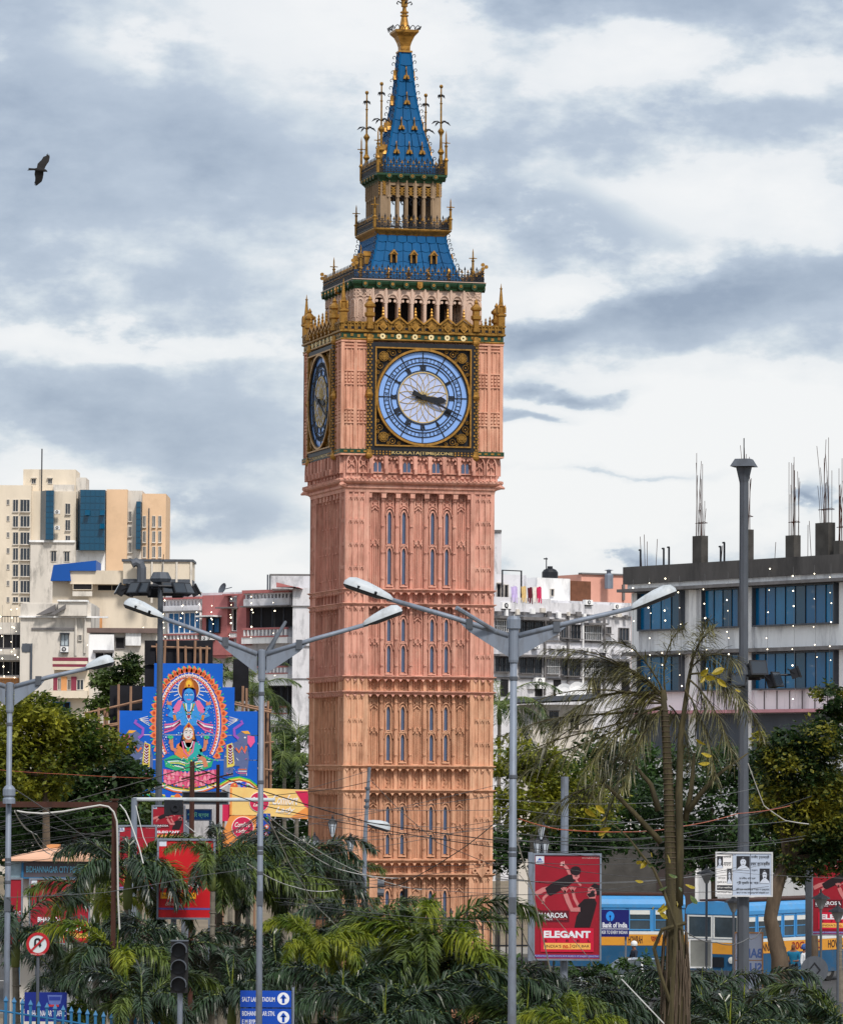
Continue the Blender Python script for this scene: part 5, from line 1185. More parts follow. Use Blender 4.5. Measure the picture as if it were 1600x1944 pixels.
r3, O, H = street_lamp(19, 1302, 100, ((163, 1270, 216, 1257, 0), (-120, 1262, -190, 1248, 0)), 'grey street lamp at the left edge before the yellow green tree', (.066, .058), False)
m = MB(); m.lathe([(.14, 0), (.14, .1), (.11, .14), (.14, .18), (.14, .32), (.1, .38), (.05, .42)], 12, (.02, -.15, at(20, 1526, 100).z)); m.build('cable_can', STEEL, r3)
m = MB(); m.tube([(-.5, -.15, at(0, 1522, 100).z), (-.2, -.15, at(20, 1505, 100).z)], .025, 6); m.build('can_bracket', WHITEP, r3)

# high masts ------------------------------------------------------------------
def flood(o, p, yaw, tilt=-25, s_=1.0):
    m = MB(); m.box(-.28 * s_, .28 * s_, -.1, .14, -.22 * s_, .22 * s_, 0); m.prism([(-.33 * s_, -.27 * s_), (.33 * s_, -.27 * s_), (.33 * s_, .27 * s_), (-.33 * s_, .27 * s_)], -.16, -.1, 0); m.box(-.28 * s_, .28 * s_, -.165, -.16, -.22 * s_, .22 * s_, 1)
    m.bar((-.3 * s_, .0, 0), (-.3 * s_, .18, .3 * s_), .04, .03); m.bar((.3 * s_, .0, 0), (.3 * s_, .18, .3 * s_), .04, .03)
    l = m.build('floodlight', [BLACK, GLD], o, p); l.rotation_euler = (R(tilt), 0, R(yaw)); return l
top = at(305, 1104, 165); O = Vector((top.x, 165, 0)); mast = empty('flood_mast', O, 0, 'dark flood light mast with a ring of floodlights before the mural', 'light mast')
MB().tube([(0, 0, 0), (0, 0, top.z)], [.16, .1], 10).build('pole', STEELD, mast)
MB().lathe([(.12, top.z - .1), (.34, top.z - .02), (.4, top.z + .1), (.3, top.z + .3), (.28, top.z + .34), (0, top.z + .35)], 8).build('hood', STEELD, mast)
m = MB(); m.tube([(.05, 0, top.z + .3), (.1, 0, top.z + 1.0)], .015, 5); m.build('lightning_rod', BLACK, mast)
zr = top.z - .22; m = MB()
pts = [(1.15 * math.cos(a * math.pi / 8), 1.15 * math.sin(a * math.pi / 8), zr) for a in range(17)]; m.tube(pts, .05, 6); 
for a in range(4): m.tube([(0, 0, zr), (1.15 * math.cos(a * math.pi / 2), 1.15 * math.sin(a * math.pi / 2), zr)], .05, 6)
m.build('ring_frame', BLACK, mast)
for i, (x, y) in enumerate(((-1.45, -.2), (-1.15, .3), (-.85, -.8), (-.55, -.95), (-.3, .9), (.35, -.9), (.68, -.85), (.95, -.5), (1.25, .1), (.6, .9))): flood(mast, (x, y, zr - .12), math.degrees(math.atan2(x, -y)), -28, .85)
top = at(1412, 886, 140); O = Vector((top.x, 140, 0)); mast2 = empty('high_mast', O, 0, 'tall tapered grey high mast with hooded top carrying the notice board', 'light mast')
MB().lathe([(.19, 0), (.19, 4.5), (.15, 9.5), (.135, top.z - .6), (.14, top.z - .5), (.25, top.z - .02)], 8).build('pole', STEELD, mast2)
MB().lathe([(.37, top.z), (.24, top.z + .24), (0, top.z + .26)], 4, phase=.5).build('hood', STEELD, mast2)
MB().tube([(0, 0, top.z + .2), (0, 0, top.z + .9)], .018, 5).build('lightning_rod', BLACK, mast2)
zc = at(1412, 1290, 140).z; m = MB(); m.tube([(.75 * math.cos(a * math.pi / 6), .75 * math.sin(a * math.pi / 6), zc + .1) for a in range(13)], .04, 6); m.tube([(-.8, 0, zc + .1), (1.5, 0, zc + .15)], .035, 6); m.build('ring_frame', BLACK, mast2)
for x, y, dz, s_ in ((.35, -.8, .3, .9), (.9, -.5, -.05, .9), (-.6, -.6, .05, .8), (1.6, -.1, .2, .7), (.4, .8, .2, .8), (-.2, -.9, -.1, .7)): flood(mast2, (x, y, zc + dz), math.degrees(math.atan2(x, -y)), -20, s_)

# notice board on the mast ------------------------------------------------------
class Board:
    def __init__(s, D, x0, y0, x1, y1, name, label, cat, face, edge=None, dep=.12, u0=None, rz=0.0, posts=(), postmat=None, group=None):
        a = at(x0, y1, D); b = at(x1, y0, D); s.w = b.x - a.x; s.h = b.z - a.z; s.D = D
        s.o = empty(name, (a.x, D, 0), rz, label, cat, group); s.z0 = a.z; s.px = (x0, y0, x1, y1)
        s.u = u0 or (x0, y0, x1, y1)
        MB().box(0, s.w, 0, dep, s.z0, s.z0 + s.h).build('panel', face, s.o)
        if edge:
            t = .035; MB().band([(t, s.z0 + t), (t, s.z0 + s.h - t), (s.w - t, s.z0 + s.h - t), (s.w - t, s.z0 + t)], [(-.012, s.z0 - .012), (-.012, s.z0 + s.h + .012), (s.w + .012, s.z0 + s.h + .012), (s.w + .012, s.z0 - .012)], -.03, dep + .012, 0, True).build('frame', edge, s.o)
        for px, y_, rad in posts:
            x = at(px, y0, D).x - a.x; zt = at(px, y_, D).z; MB().tube([(x, dep + rad + .03, 0), (x, dep + rad + .03, zt)], rad, 8).build('post', postmat or STEEL, s.o)
    def p(s, u, v):
        x0, y0, x1, y1 = s.u; return ((u - x0) / (x1 - x0) * s.w, s.z0 + s.h * (1 - (v - y0) / (y1 - y0)))
    def poly(s, pts, col, lay=1, name='printed_shape'):
        return MB().flat([s.p(*q) for q in pts][::-1], -.004 * lay).build(name, flatmat(col), s.o)
    def ell(s, u, v, a, b, col, lay=1, n=18, name='printed_shape', t0=0): return s.poly([(u + a * math.cos(t0 + 2 * math.pi * i / n), v + b * math.sin(t0 + 2 * math.pi * i / n)) for i in range(n)], col, lay, name)
    def rect(s, u0, v0, u1, v1, col, lay=1, name='printed_shape'): return s.poly([(u0, v0), (u1, v0), (u1, v1), (u0, v1)], col, lay, name)
    def line(s, pts, wid, col, lay=1, name='printed_shape', mb=None):
        m = mb or MB(); k = s.w / (s.u[2] - s.u[0]); q = [Vector((s.p(*x)[0], -.004 * lay, s.p(*x)[1])) for x in pts]
        L_ = []; Rr = []
        for i, x in enumerate(q):
            d = (q[min(i + 1, len(q) - 1)] - q[max(i - 1, 0)]); d.normalize(); nrm = Vector((-d.z, 0, d.x)) * (wid * k / 2); L_.append(x + nrm); Rr.append(x - nrm)
        n = len(q); m.add(L_ + Rr, [(i, n + i, n + i + 1, i + 1) for i in range(n - 1)])
        return m if mb else m.build(name, flatmat(col), s.o)
    def text(s, body, u0, v0, u1, v1, col, lay=2, bold=0.0, shear=0.0, mirror=False):
        a, zt = s.p(u0, v0); b, zb = s.p(u1, v1); return letter(body, a, b, zb, zt, -.004 * lay, flatmat(col), s.o, shear, bold, mirror)
wb = (.80, .81, .84); kb = (.02, .022, .03); pb = srgb(176, 190, 212)
b = Board(139.6, 1358.5, 1619, 1466, 1702, 'notice_board', 'pale Bengali notice board with portraits on the tall mast', 'notice board', flatmat(pb), flatmat(srgb(200, 204, 210)), .06, (185, 185, 1265, 1020))
b.rect(190, 215, 508, 1015, kb, 1); b.rect(200, 230, 500, 810, wb, 2); b.rect(200, 905, 500, 990, wb, 2); b.rect(838, 185, 852, 1015, srgb(100, 108, 124), 1)
def portrait(u0, v0, u1, v1, hair=False, tash=False):
    w_, h_ = u1 - u0, v1 - v0; b.rect(u0, v0, u1, v1, kb, 3); cx = u0 + w_ * .5; lt = srgb(196, 206, 224)
    b.poly([(u0, v1), (u0 + w_ * .08, v1 - h_ * .12), (cx - w_ * .16, v1 - h_ * .32), (cx + w_ * .16, v1 - h_ * .32), (u1 - w_ * .06, v1 - h_ * .14), (u1, v1)], lt, 4); b.ell(cx, v0 + h_ * .42, w_ * .22, h_ * .3, lt, 5)
    for dx in (-.08, .09): b.ell(cx + w_ * dx, v0 + h_ * .38, w_ * .035, h_ * .022, kb, 6, 8)
    b.line([(cx - w_ * .08, v0 + h_ * .58), (cx, v0 + h_ * .6), (cx + w_ * .08, v0 + h_ * .58)], w_ * (.1 if tash else .03), kb, 6); b.poly([(cx - w_ * .22, v0 + h_ * .34), (cx - w_ * .12, v0 + h_ * .16), (cx + w_ * .12, v0 + h_ * .14), (cx + w_ * .22, v0 + h_ * .34), (cx + w_ * .1, v0 + h_ * .22), (cx - w_ * .1, v0 + h_ * .22)], kb, 6)
portrait(580, 255, 832, 520); portrait(1022, 490, 1212, 770, tash=True); portrait(203, 258, 320, 490); portrait(398, 495, 490, 780)
for body, *q in (('মাননীয়া মুখ্যমন্ত্রী', 860, 240, 1205, 310), ('মমতা ব্যানার্জীর', 850, 355, 1215, 450), ('অনুপ্রেরণায়', 865, 510, 985, 545), ('মাননীয় বিধায়ক', 630, 655, 945, 700), ('শ্রী সুজিত বোসের', 585, 730, 1000, 800), ('বিধায়ক তহবিলের অর্থ আনুকূল্যে', 570, 860, 1215, 915), ('উচ্চ আলোকস্তম্ভটি নির্মিত হল', 580, 930, 1200, 975)): b.text(body, *q, kb, 3, .012)
for body, *q in (('মুখ্যমন্ত্রী', 330, 250, 480, 300), ('মমতা', 335, 370, 480, 440), ('বিধায়ক', 225, 655, 370, 695), ('সুজিত বোস', 212, 730, 390, 780), ('আলোকস্তম্ভটি নির্মিত', 212, 925, 490, 968)): b.text(body, *q, kb, 3, .01)
b.text('বিধায়ক তহবিলের', 212, 835, 490, 878, wb, 3, .01)

# red steel posters -------------------------------------------------------------
CR = srgb(152, 24, 44); SK = srgb(196, 120, 122); BK = srgb(30, 18, 26); WHp = srgb(226, 230, 240); YL = srgb(240, 180, 92)
def poster_art(b, figs=True, low=True):
    b.rect(263, 310, 338, 382, srgb(210, 218, 232), 1); b.poly([(280, 350), (300, 325), (322, 350)], srgb(70, 90, 170), 2); b.rect(272, 358, 330, 366, srgb(90, 100, 150), 2)
    b.text('www.elegantsteels.com', 678, 320, 832, 334, srgb(220, 190, 190), 1)
    if figs:
        b.line([(262, 655), (330, 615), (390, 600)], 42, SK, 1); b.line([(335, 728), (335, 690), (385, 640)], 24, SK, 1); b.line([(320, 740), (338, 720)], 14, SK, 1)
        b.poly([(350, 600), (430, 540), (560, 475), (600, 480), (630, 520), (600, 545), (540, 590), (400, 668), (370, 655)], BK, 2); b.line([(572, 478), (545, 420), (520, 395)], 26, SK, 1)
        for a in (-.9, -.45, 0, .4, 1.1): b.line([(518, 395), (512 - 30 * math.cos(a + .6), 385 - 30 * math.sin(a + .6))], 8, srgb(226, 170, 170), 2)
        b.line([(625, 525), (650, 555), (672, 575)], 16, SK, 1); b.poly([(588, 470), (655, 468), (655, 500), (630, 525), (600, 515)], SK, 3); b.ell(622, 442, 48, 42, BK, 4, 14); b.line([(615, 490), (640, 488)], 5, BK, 5)
        b.poly([(640, 755), (700, 695), (790, 688), (812, 730), (790, 820), (752, 950), (612, 952), (632, 850), (668, 790)], BK, 2); b.line([(664, 790), (590, 792), (556, 720), (530, 650)], 40, SK, 3); b.line([(650, 760), (612, 690), (600, 640)], 26, SK, 1)
        for cx, cy in ((528, 640), (598, 632)):
            for a in (-.8, -.4, -.05, .3, .8): b.line([(cx, cy), (cx + 52 * math.sin(a * .8 - .1), cy - 52 * math.cos(a * .8))], 10, SK, 4)
        b.poly([(720, 655), (735, 628), (728, 605), (758, 580), (800, 585), (808, 640), (800, 690), (745, 690)], SK, 3); b.poly([(722, 650), (752, 640), (770, 615), (800, 620), (796, 672), (745, 680)], BK, 4); b.poly([(755, 582), (790, 552), (845, 575), (846, 650), (815, 660), (806, 610), (780, 590)], BK, 5); b.ell(800, 638, 10, 16, SK, 6, 8); b.line([(748, 606), (764, 602)], 5, BK, 5)
    if low:
        b.rect(270, 800, 565, 905, srgb(92, 16, 34), 1); b.text('BHAROSA', 283, 820, 550, 866, WHp, 6, .02); b.text('CONTD NEVE', 283, 872, 415, 888, WHp, 6); b.text('RISTA HAMESHA', 425, 868, 545, 886, srgb(190, 60, 70), 6)
    b.rect(310, 958, 785, 1172, srgb(200, 20, 58), 6); b.text('ELEGANT', 338, 982, 757, 1046, WHp, 7, .045)
    for i, c_ in enumerate('STEEL'): u = 342 + i * 97; b.text(c_, u, 1060, u + 26, 1082, srgb(92, 10, 24), 7, .03)
    b.rect(338, 1092, 757, 1148, YL, 7); b.text("INDIA'S", 356, 1108, 494, 1134, BK, 8); b.text('no.1', 510, 1098, 582, 1140, srgb(190, 40, 30), 8, .03); b.text('QST BAR', 590, 1108, 746, 1134, BK, 8)
    b.rect(245, 1198, 850, 1222, srgb(92, 84, 160), 1); b.text('Authorised distributors and dealers of elegant steel bars', 255, 1202, 840, 1218, srgb(200, 200, 226), 2)
U = (245, 290, 850, 1245)
REDP = mk('red_poster', CR, .45, var=.12, scale=1.2, dirt=srgb(118, 16, 34), damt=.5, dscale=1.0); REDB = mk('bright_red_poster', srgb(196, 22, 34), .45, var=.08, scale=1.5)
b = Board(115, 1012, 1622, 1141, 1823, 'billboard', 'large red steel billboard with leaping child and man, right of tower', 'billboard', REDP, STEEL, .18, U, posts=((1072, 1475, .1),), group='red steel billboards'); poster_art(b)
MB().box(-.13, -.016, -.02, .6, b.z0 - .03, b.z0 + b.h + .02).build('side_panel', STEEL, b.o)
b = Board(150, 1541, 1632, 1650, 1776, 'billboard', 'red steel billboard cut off by the right edge', 'billboard', REDP, STEEL, .2, U, group='red steel billboards'); poster_art(b)
MB().box(-.2, -.016, -.02, .25, 0, b.z0 + b.h + .02).build('side_post', STEELD, b.o)
b = Board(140, 288, 1530, 351, 1592, 'billboard', 'small dark red steel billboard under the mural, black figures showing', 'billboard', REDP, STEEL, .15, (245, 290, 850, 1190), posts=((352, 1562, .11),), group='red steel billboards'); poster_art(b)
b = Board(132, 224, 1568, 297, 1690, 'billboard', 'dark red billboard behind the rusty post, plain upper half', 'billboard', REDP, STEEL, .15, U, group='red steel billboards', posts=((255, 1570, .08),)); poster_art(b, figs=False)
b = Board(109.4, 298, 1594, 408, 1745, 'billboard', 'bright red steel billboard behind the dark palms, left of centre', 'billboard', REDB, STEEL, .15, (170, 760, 1040, 1980), posts=((330, 1600, .07),), group='red steel billboards')
b.rect(195, 785, 305, 870, srgb(210, 218, 232), 1); b.text('www.elegantsteels.com', 785, 808, 930, 822, srgb(230, 200, 200), 1); b.text('ELEGANT', 226, 1405, 830, 1505, WHp, 2, .045); b.rect(222, 1578, 760, 1670, srgb(244, 170, 40), 2); b.text("INDIA'S no.1 QST BAR", 255, 1600, 740, 1650, BK, 3); b.rect(225, 1520, 270, 1555, BK, 2)
b.rect(170, 1810, 1040, 1840, srgb(92, 84, 160), 1); b.text('Bharosa', 290, 1720, 560, 1775, srgb(240, 200, 190), 2, shear=.4)

# bank hoarding and other boards --------------------------------------------------
b = Board(170, 1120, 1728, 1194, 1779, 'bank_signboard', 'dark blue bank signboard with keyhole emblem in front of the bus', 'signboard', mk('navy_sign', srgb(26, 30, 104), .4, var=.1, scale=2), None, .08, (750, 800, 1105, 1015), posts=((1188, 1779, .04),))
b.ell(932, 852, 38, 40, srgb(40, 140, 230), 1, 24); b.ell(932, 852, 9, 9, srgb(26, 30, 104), 2, 10); b.rect(929, 852, 936, 893, srgb(26, 30, 104), 2); b.text('State Bank of India', 760, 900, 1088, 942, WHp, 2, .03); b.rect(750, 950, 1105, 954, WHp, 1); b.text('THE BANKER TO EVERY INDIAN', 760, 966, 1088, 992, WHp, 2, .01)
b = Board(160, 1393, 1771, 1448, 1880, 'bank_banner', 'white banner seen from behind, blue mirrored letters, beside the mast', 'banner', mk('thin_white_banner', srgb(206, 212, 232), .7, var=.06), TERR, .05, (560, 1060, 830, 1580))
b.text('BANK', 580, 1205, 822, 1290, srgb(110, 140, 210), 1, .03, mirror=True); b.text('SUPP', 600, 1335, 820, 1430, srgb(110, 140, 210), 1, .03, mirror=True); b.rect(560, 1308, 830, 1318, srgb(190, 150, 120), 1)
b = Board(150, 1308, 1784, 1351, 1838, 'blank_signboard', 'grey back of a blank signboard on a short post', 'signboard', mk('grey_board', srgb(150, 152, 148), .7, var=.15, scale=2), WHTC, .06, posts=((1334, 1800, .05),))
b = Board(152, 346, 1504, 433, 1527, 'dark_signboard', 'long black signboard hung on the white pipe gantry', 'signboard', BLACK, STEELD, .2)
b = Board(180, 353, 1537, 402, 1558, 'club_signboard', 'blue club signboard with pale green Bengali letters under the mural', 'signboard', mk('club_blue', srgb(10, 84, 150), .5), STEEL, .08, (590, 310, 990, 470), posts=((357, 1545, .05), (399, 1545, .05))); b.text('পাটিং ক্লাব', 612, 350, 945, 440, srgb(150, 240, 190), 2, .02)
# round backs of signs, no u-turn sign, direction signs
def round_sign(px, py, rpx, D, label, ground=0.0): 
    c = at(px, py, D); o = empty('round_sign', (c.x, D, 0), 0, label, 'road sign'); MB().tube([(0, .06, 0), (0, .06, c.z + .1)], .035, 8).build('post', STEELD, o); return o, c.z, rpx * K(D)
o, z, rr_ = round_sign(1546, 1842, 26, 138, 'dark grey back of a round road sign with diamond bracket, lower right'); MB().disc(0, z, rr_, -.01, .03, 28).build('disc', STEELD, o); q = rr_ * .45; MB().band([(-q * .75, z), (0, z + q * .95), (q * .75, z), (0, z - q * .95)], [(-q, z), (0, z + q * 1.25), (q, z), (0, z - q * 1.25)], -.03, -.012, 0, True).build('bracket', BLACK, o)
o, z, rr_ = round_sign(72, 1793, 22, 99, 'round no U-turn sign with red ring before the police booth')
MB().disc(0, z, rr_ * .97, .0, .03, 32).build('disc', flatmat(srgb(196, 208, 214)), o); MB().ring(0, z, rr_ * .76, rr_, -.01, .032, 36).build('red_ring', flatmat(srgb(170, 30, 40)), o)
m = MB(); q = rr_ * .3; pts = [(-q * .8, z - q * 1.0), (-q * .8, z + q * .7)] + [(-q * .1 + q * .7 * math.cos(math.pi - a * math.pi / 6), z + q * .8 + q * .7 * math.sin(a * math.pi / 6)) for a in range(7)] + [(q * .6, z - q * .2)]
for (x0, z0), (x1, z1) in zip(pts, pts[1:]): m.bar((x0, -.008, z0), (x1, -.008, z1), rr_ * .17, .006, 0, up=(0, 1, 0))
m.prism([(q * .1, z - q * .2), (q * 1.1, z - q * .2), (q * .6, z - q * 1.0)], -.011, -.005); m.build('u_turn_arrow', BLACK, o); m = MB(); m.bar((-rr_ * .6, -.018, z - rr_ * .6), (rr_ * .6, -.018, z + rr_ * .6), rr_ * .17, .006, 0, up=(0, 1, 0)); m.build('red_slash', flatmat(srgb(170, 30, 40)), o)
letter('Bidhannagar Traffic Police', -rr_ * .6, rr_ * .6, z - rr_ * .93, z - rr_ * .8, -.014, flatmat(srgb(220, 200, 200)), o)
SGN = mk('blue_road_sign', srgb(12, 70, 176), .4, var=.06, scale=3)
for y0, y1, lines, lab in ((1882, 1913, ('SALT LAKE STADIUM',), 'upper blue direction sign to the stadium with white arrow'), (1916, 1950, ('BIDHANNAGAR STN.', 'E M BYPASS'), 'lower blue direction sign to the station with white arrow')):
    b = Board(96, 456, y0, 553, y1, 'direction_sign', lab, 'road sign', SGN, None, .04, posts=((556, y0 - 6, .03),)); n = len(lines); h_ = (y1 - y0)
    for i, t_ in enumerate(lines): b.text(t_, 459.5, y0 + (h_ * .38 if n == 1 else h_ * (.14 + .46 * i)), 522 if (n == 1 or i == 0) else 496, y0 + (h_ * .66 if n == 1 else h_ * (.4 + .46 * i)), WHp, 1, .012)
    b.ell(538, y0 + h_ * .47, 11.5, 11.5, WHp, 1, 26); b.rect(535.5, y0 + h_ * .4, 540.5, y0 + h_ * .74, srgb(12, 70, 176), 2); b.poly([(538, y0 + h_ * .2), (544.5, y0 + h_ * .46), (531.5, y0 + h_ * .46)], srgb(12, 70, 176), 2)
# traffic light
c = at(340, 1838, 97); o = empty('traffic_light', (c.x, 97, 0), 0, 'unlit black traffic light among the palms, lower left', 'traffic light'); k = K(97); TL = mk('black_housing', (.012, .012, .014), .6)
zt = at(340, 1788, 97).z; zb = at(340, 1886, 97).z; MB().box(-16 * k, 16 * k, 0, .3, zb, zt).build('housing', TL, o); MB().tube([(.02, .12, 0), (.02, .12, zb)], .06, 10).build('pole', STEEL, o); MB().box(-16.5 * k, 16.5 * k, -.02, .31, zt, zt + .02).build('top_plate', STEELD, o)
for i in range(3):
    zc = zt - (i + .5) * (zt - zb) / 3; l = MB().disc(-.01, zc, 13 * k, -.03, .0, 20).build('lens', BLACK, o); h = MB(); n = 14; r_ = 14.5 * k
    pin = [(r_ * .95 * math.cos(math.pi * (-.1 + 1.2 * j / n)), zc + r_ * .95 * math.sin(math.pi * (-.1 + 1.2 * j / n))) for j in range(n + 1)]; po = [(r_ * 1.04 * math.cos(math.pi * (-.1 + 1.2 * j / n)), zc + r_ * 1.04 * math.sin(math.pi * (-.1 + 1.2 * j / n))) for j in range(n + 1)]; h.band(pin, po, -.26, 0); h.build('hood', STEELD, o)

# poles, gantries ---------------------------------------------------------------
o = empty('rusty_gantry', at(218, 1455, 104) * 1, 0, 'rusty brown steel gantry post with crossbar and white conduit, left', 'gantry'); o.location.z = 0; ox = o.location.x
m = MB(); zt = at(218, 1520, 104).z; m.box(-.055, .055, -.055, .055, 0, zt); m.build('post', RUST, o); a = at(-30, 1528, 104); MB().box(a.x - ox, .08, -.06, .06, zt - .17, zt - .04).build('crossbar', RUST, o); MB().box(-.1, .1, -.1, .1, zt, zt + .04).build('cap', RUST, o)
m = MB(); m.tube([at(x, y, 103.8) - Vector((ox, 104, 0)) for x, y in ((32, 1540), (50, 1543), (80, 1545), (120, 1541), (160, 1534), (190, 1529), (206, 1532), (216, 1542), (222, 1560), (223, 1600), (224, 1700), (227, 1765))], .022, 6); m.build('conduit', CABLEW, o)
a = at(255, 1515, 120); o = empty('pipe_gantry', (a.x, 120, 0), 0, 'white horizontal pipe gantry below the mural on a stout post', 'gantry'); MB().tube([(0, 0, 0), (0, 0, a.z)], .085, 10).build('post', STEEL, o); b_ = at(522, 1519, 120); MB().tube([(-.02, 0, at(255, 1518, 120).z), (b_.x - a.x, 0, b_.z)], .055, 10).build('pipe', WHITEP, o)
m = MB(); q = at(330, 1530, 120); m.box(q.x - a.x - .25, q.x - a.x + .25, -.2, .2, q.z - .25, q.z + .15); m.ring(q.x - a.x + .05, q.z - .05, .05, .12, -.25, -.2, 10); m.build('signal_box', BLACK, o)
for px, y0, D, rad, lab, mt in ((365, 1446, 126, .07, 'dark wooden pole with crossed cables in front of the mural', RUST), (414, 1452, 150, .06, 'thin dark pole beside the yellow banner gate', RUST)):
    a = at(px, y0, D); o = empty('utility_pole', (a.x, D, 0), 0, lab, 'pole'); MB().tube([(0, 0, 0), (0, 0, a.z)], rad, 8).build('shaft', mt, o); MB().bar((-.3, 0, a.z - .5), (.5, 0, a.z - .3), .05).build('cross_arm', mt, o)
a = at(701, 1457, 122); bt = at(686, 1944, 122); o = empty('leaning_pole', (bt.x, 122, 0), 0, 'leaning grey steel pole with small white lamp before the tower', 'pole')
z1 = a.z; t_ = at(693, 1590, 122); mp_ = [(0, 0, 0), (t_.x - bt.x, 0, t_.z), (a.x - bt.x, 0, z1)]; MB().tube(mp_, [.085, .06, .045], 10).build('shaft', STEEL, o)
q = at(693, 1563, 122); lamp_head(Vector((q.x - bt.x, 0, q.z)), Vector(at(740, 1577, 122) - Vector((bt.x, 122, 0))), 'lamp_head', o, WHITEP, .22)
m = MB(); 
for y in (1500, 1523, 1535): zz_ = at(698, y, 122).z; xx = at(700 - (y - 1457) * .055, y, 122).x - bt.x; m.lathe([(.07, 0), (.075, .02), (.075, .06), (.07, .08)], 8, (xx, 0, zz_))
m.build('clamp_band', STEELD, o)
a = at(715, 1690, 121); o = empty('signal_head', (a.x, 121, 0), 0, 'brown signal box with two grey hoods on the leaning pole', 'traffic signal'); z0 = at(0, 1700, 121).z; z1 = at(0, 1664, 121).z; MB().box(-.2, .02, 0, .3, z0, z1).build('housing', ORNG, o)
for zc in (z0 + .13, z1 - .13): MB().tube([(.02, .1, zc), (.2, .1, zc - .01)], [.12, .11], 10).build('hood', STEELD, o)
MB().tube([(-.2, .1, (z0 + z1) / 2), (-.35, .5, (z0 + z1) / 2)], .03, 6).build('bracket', STEELD, o); MB().tube([(-.35, .5, 0), (-.35, .5, z1)], .03, 6).build('stem', STEELD, o)
# lantern posts
lant = MB(); lant.lathe([(.03, -.06), (.05, 0), (.06, .02), (.12, .3), (.13, .32)], 6, mi=0); lant.lathe([(.15, .32), (.1, .4), (.03, .46), (.03, .5), (.0, .56)], 6, mi=1)
for k in range(6): a = k * math.pi / 3; lant.bar((.055 * math.cos(a), .055 * math.sin(a), .02), (.125 * math.cos(a), .125 * math.sin(a), .32), .02, .02, 1)
lant = lant.mesh('lantern', [mk('lantern_glass', srgb(196, 206, 220), .3, var=.1), BLACK])
for px, y0, heads, lab in ((639, 1590, ((631, 1585), (597, 1617), (665, 1618)), 'black three lantern post at the left foot of the tower'), (1027, 1605, ((1027, 1590), (1020, 1622), (1034, 1622)), 'black three lantern post above the big red billboard')):
    D = 127; a = at(px, y0, D); o = empty('lantern_post', (a.x, D, 0), 0, lab, 'street lamp', 'three lantern posts'); MB().tube([(0, 0, 0), (0, 0, 1), (0, 0, a.z)], [.08, .05, .035], 8).build('post', STEELD if px < 700 else BLACK, o); m = MB()
    for hx, hy in heads: q = at(hx, hy, D) - Vector((a.x, D, 0)); m.tube([(0, 0, a.z - .3), (q.x * .5, 0, q.z - .28), (q.x, 0, q.z - .2), (q.x, 0, q.z)], .018, 5); link('lantern', lant, o, q)
    m.build('scroll_arm', BLACK, o)
gl_ = MB(); gl_.lathe([(.05, 0), (.07, .03), (.2, .3), (.21, .32)], 8, mi=0); gl_.lathe([(.3, .32), (.26, .38), (.1, .45), (.06, .5), (.03, .52), (.03, .62), (0, .64)], 8, mi=1); gl_ = gl_.mesh('lantern', [mk('dull_lamp_glass', srgb(120, 124, 128), .3, var=.2), BLACK])
for px, py, D, lab in ((1341, 1678, 150, 'dark garden lamp before the notice board, left one'), (1392, 1733, 146, 'garden lamp just left of the mast foot'), (1558, 1727, 140, 'garden lamp in front of the right edge billboard'), (1590, 1752, 138, 'garden lamp at the right edge, lowest of its kind')):
    a = at(px, py, D); o = empty('garden_lamp', (a.x, D, 0), 0, lab, 'garden lamp', 'inverted cone garden lamps'); MB().tube([(0, 0, 0), (0, 0, a.z)], .04, 8).build('post', STEELD, o); link('lantern', gl_, o, (0, 0, a.z))

# police booth -------------------------------------------------------------------
D = 128; a = at(96, 1455, D); o = empty('police_booth', (a.x, D, 0), 0, 'police booth with peach roof and blue lettered sign, lower left', 'booth')
X = lambda px: at(px, 1700, D).x - a.x
Zb = lambda py: at(96, py, D).z
BTH = mk('booth_blue', srgb(40, 104, 150), .5, var=.15, scale=2)
MB().box(X(18), X(172), .3, 2.4, 0, Zb(1665)).build('wall', CREAMG, o)
m = MB(); x0, x1, z0, z1 = X(6), X(190), Zb(1631), Zb(1612); m.add([(x0, -.4, z0), (x1, -.4, z0), (x1, 3, z0), (x0, 3, z0), (X(82), .9, z1), (X(110), .9, z1), (X(110), 1.5, z1), (X(82), 1.5, z1), (x0, -.4, z0 - .06), (x1, -.4, z0 - .06), (x1, 3, z0 - .06), (x0, 3, z0 - .06)], [(0, 1, 5, 4), (1, 2, 6, 5), (2, 3, 7, 6), (3, 0, 4, 7), (4, 5, 6, 7), (8, 11, 10, 9), (0, 8, 9, 1), (1, 9, 10, 2), (3, 11, 8, 0)]); ro = m.build('roof', mk('peach_roof', srgb(214, 168, 140), .7, var=.1), o); MB().box(X(82), X(106), 1, 1.5, z1, Zb(1605)).build('roof_cap', TERR, ro)
sg = MB().box(X(42), X(170), -.1, .25, Zb(1668), Zb(1634)).build('sign_box', mk('dark_sign', srgb(84, 80, 88), .4, var=.15), o); m = MB(); m.band([(X(45), Zb(1666)), (X(45), Zb(1636)), (X(168), Zb(1636)), (X(168), Zb(1666))], [(X(41), Zb(1669)), (X(41), Zb(1633)), (X(171), Zb(1633)), (X(171), Zb(1669))], -.14, .2, 0, True); m.build('sign_frame', BTH, sg)
letter('BIDHANNAGAR CITY POLICE', X(50), X(160), Zb(1657), Zb(1645), -.106, flatmat(srgb(120, 196, 230)), sg, 0, .012)
MB().box(X(12), X(40), -.02, .25, Zb(1667), Zb(1632)).build('side_panel', mk('pale_mural', srgb(150, 176, 190), .6, var=.3, scale=4), o)
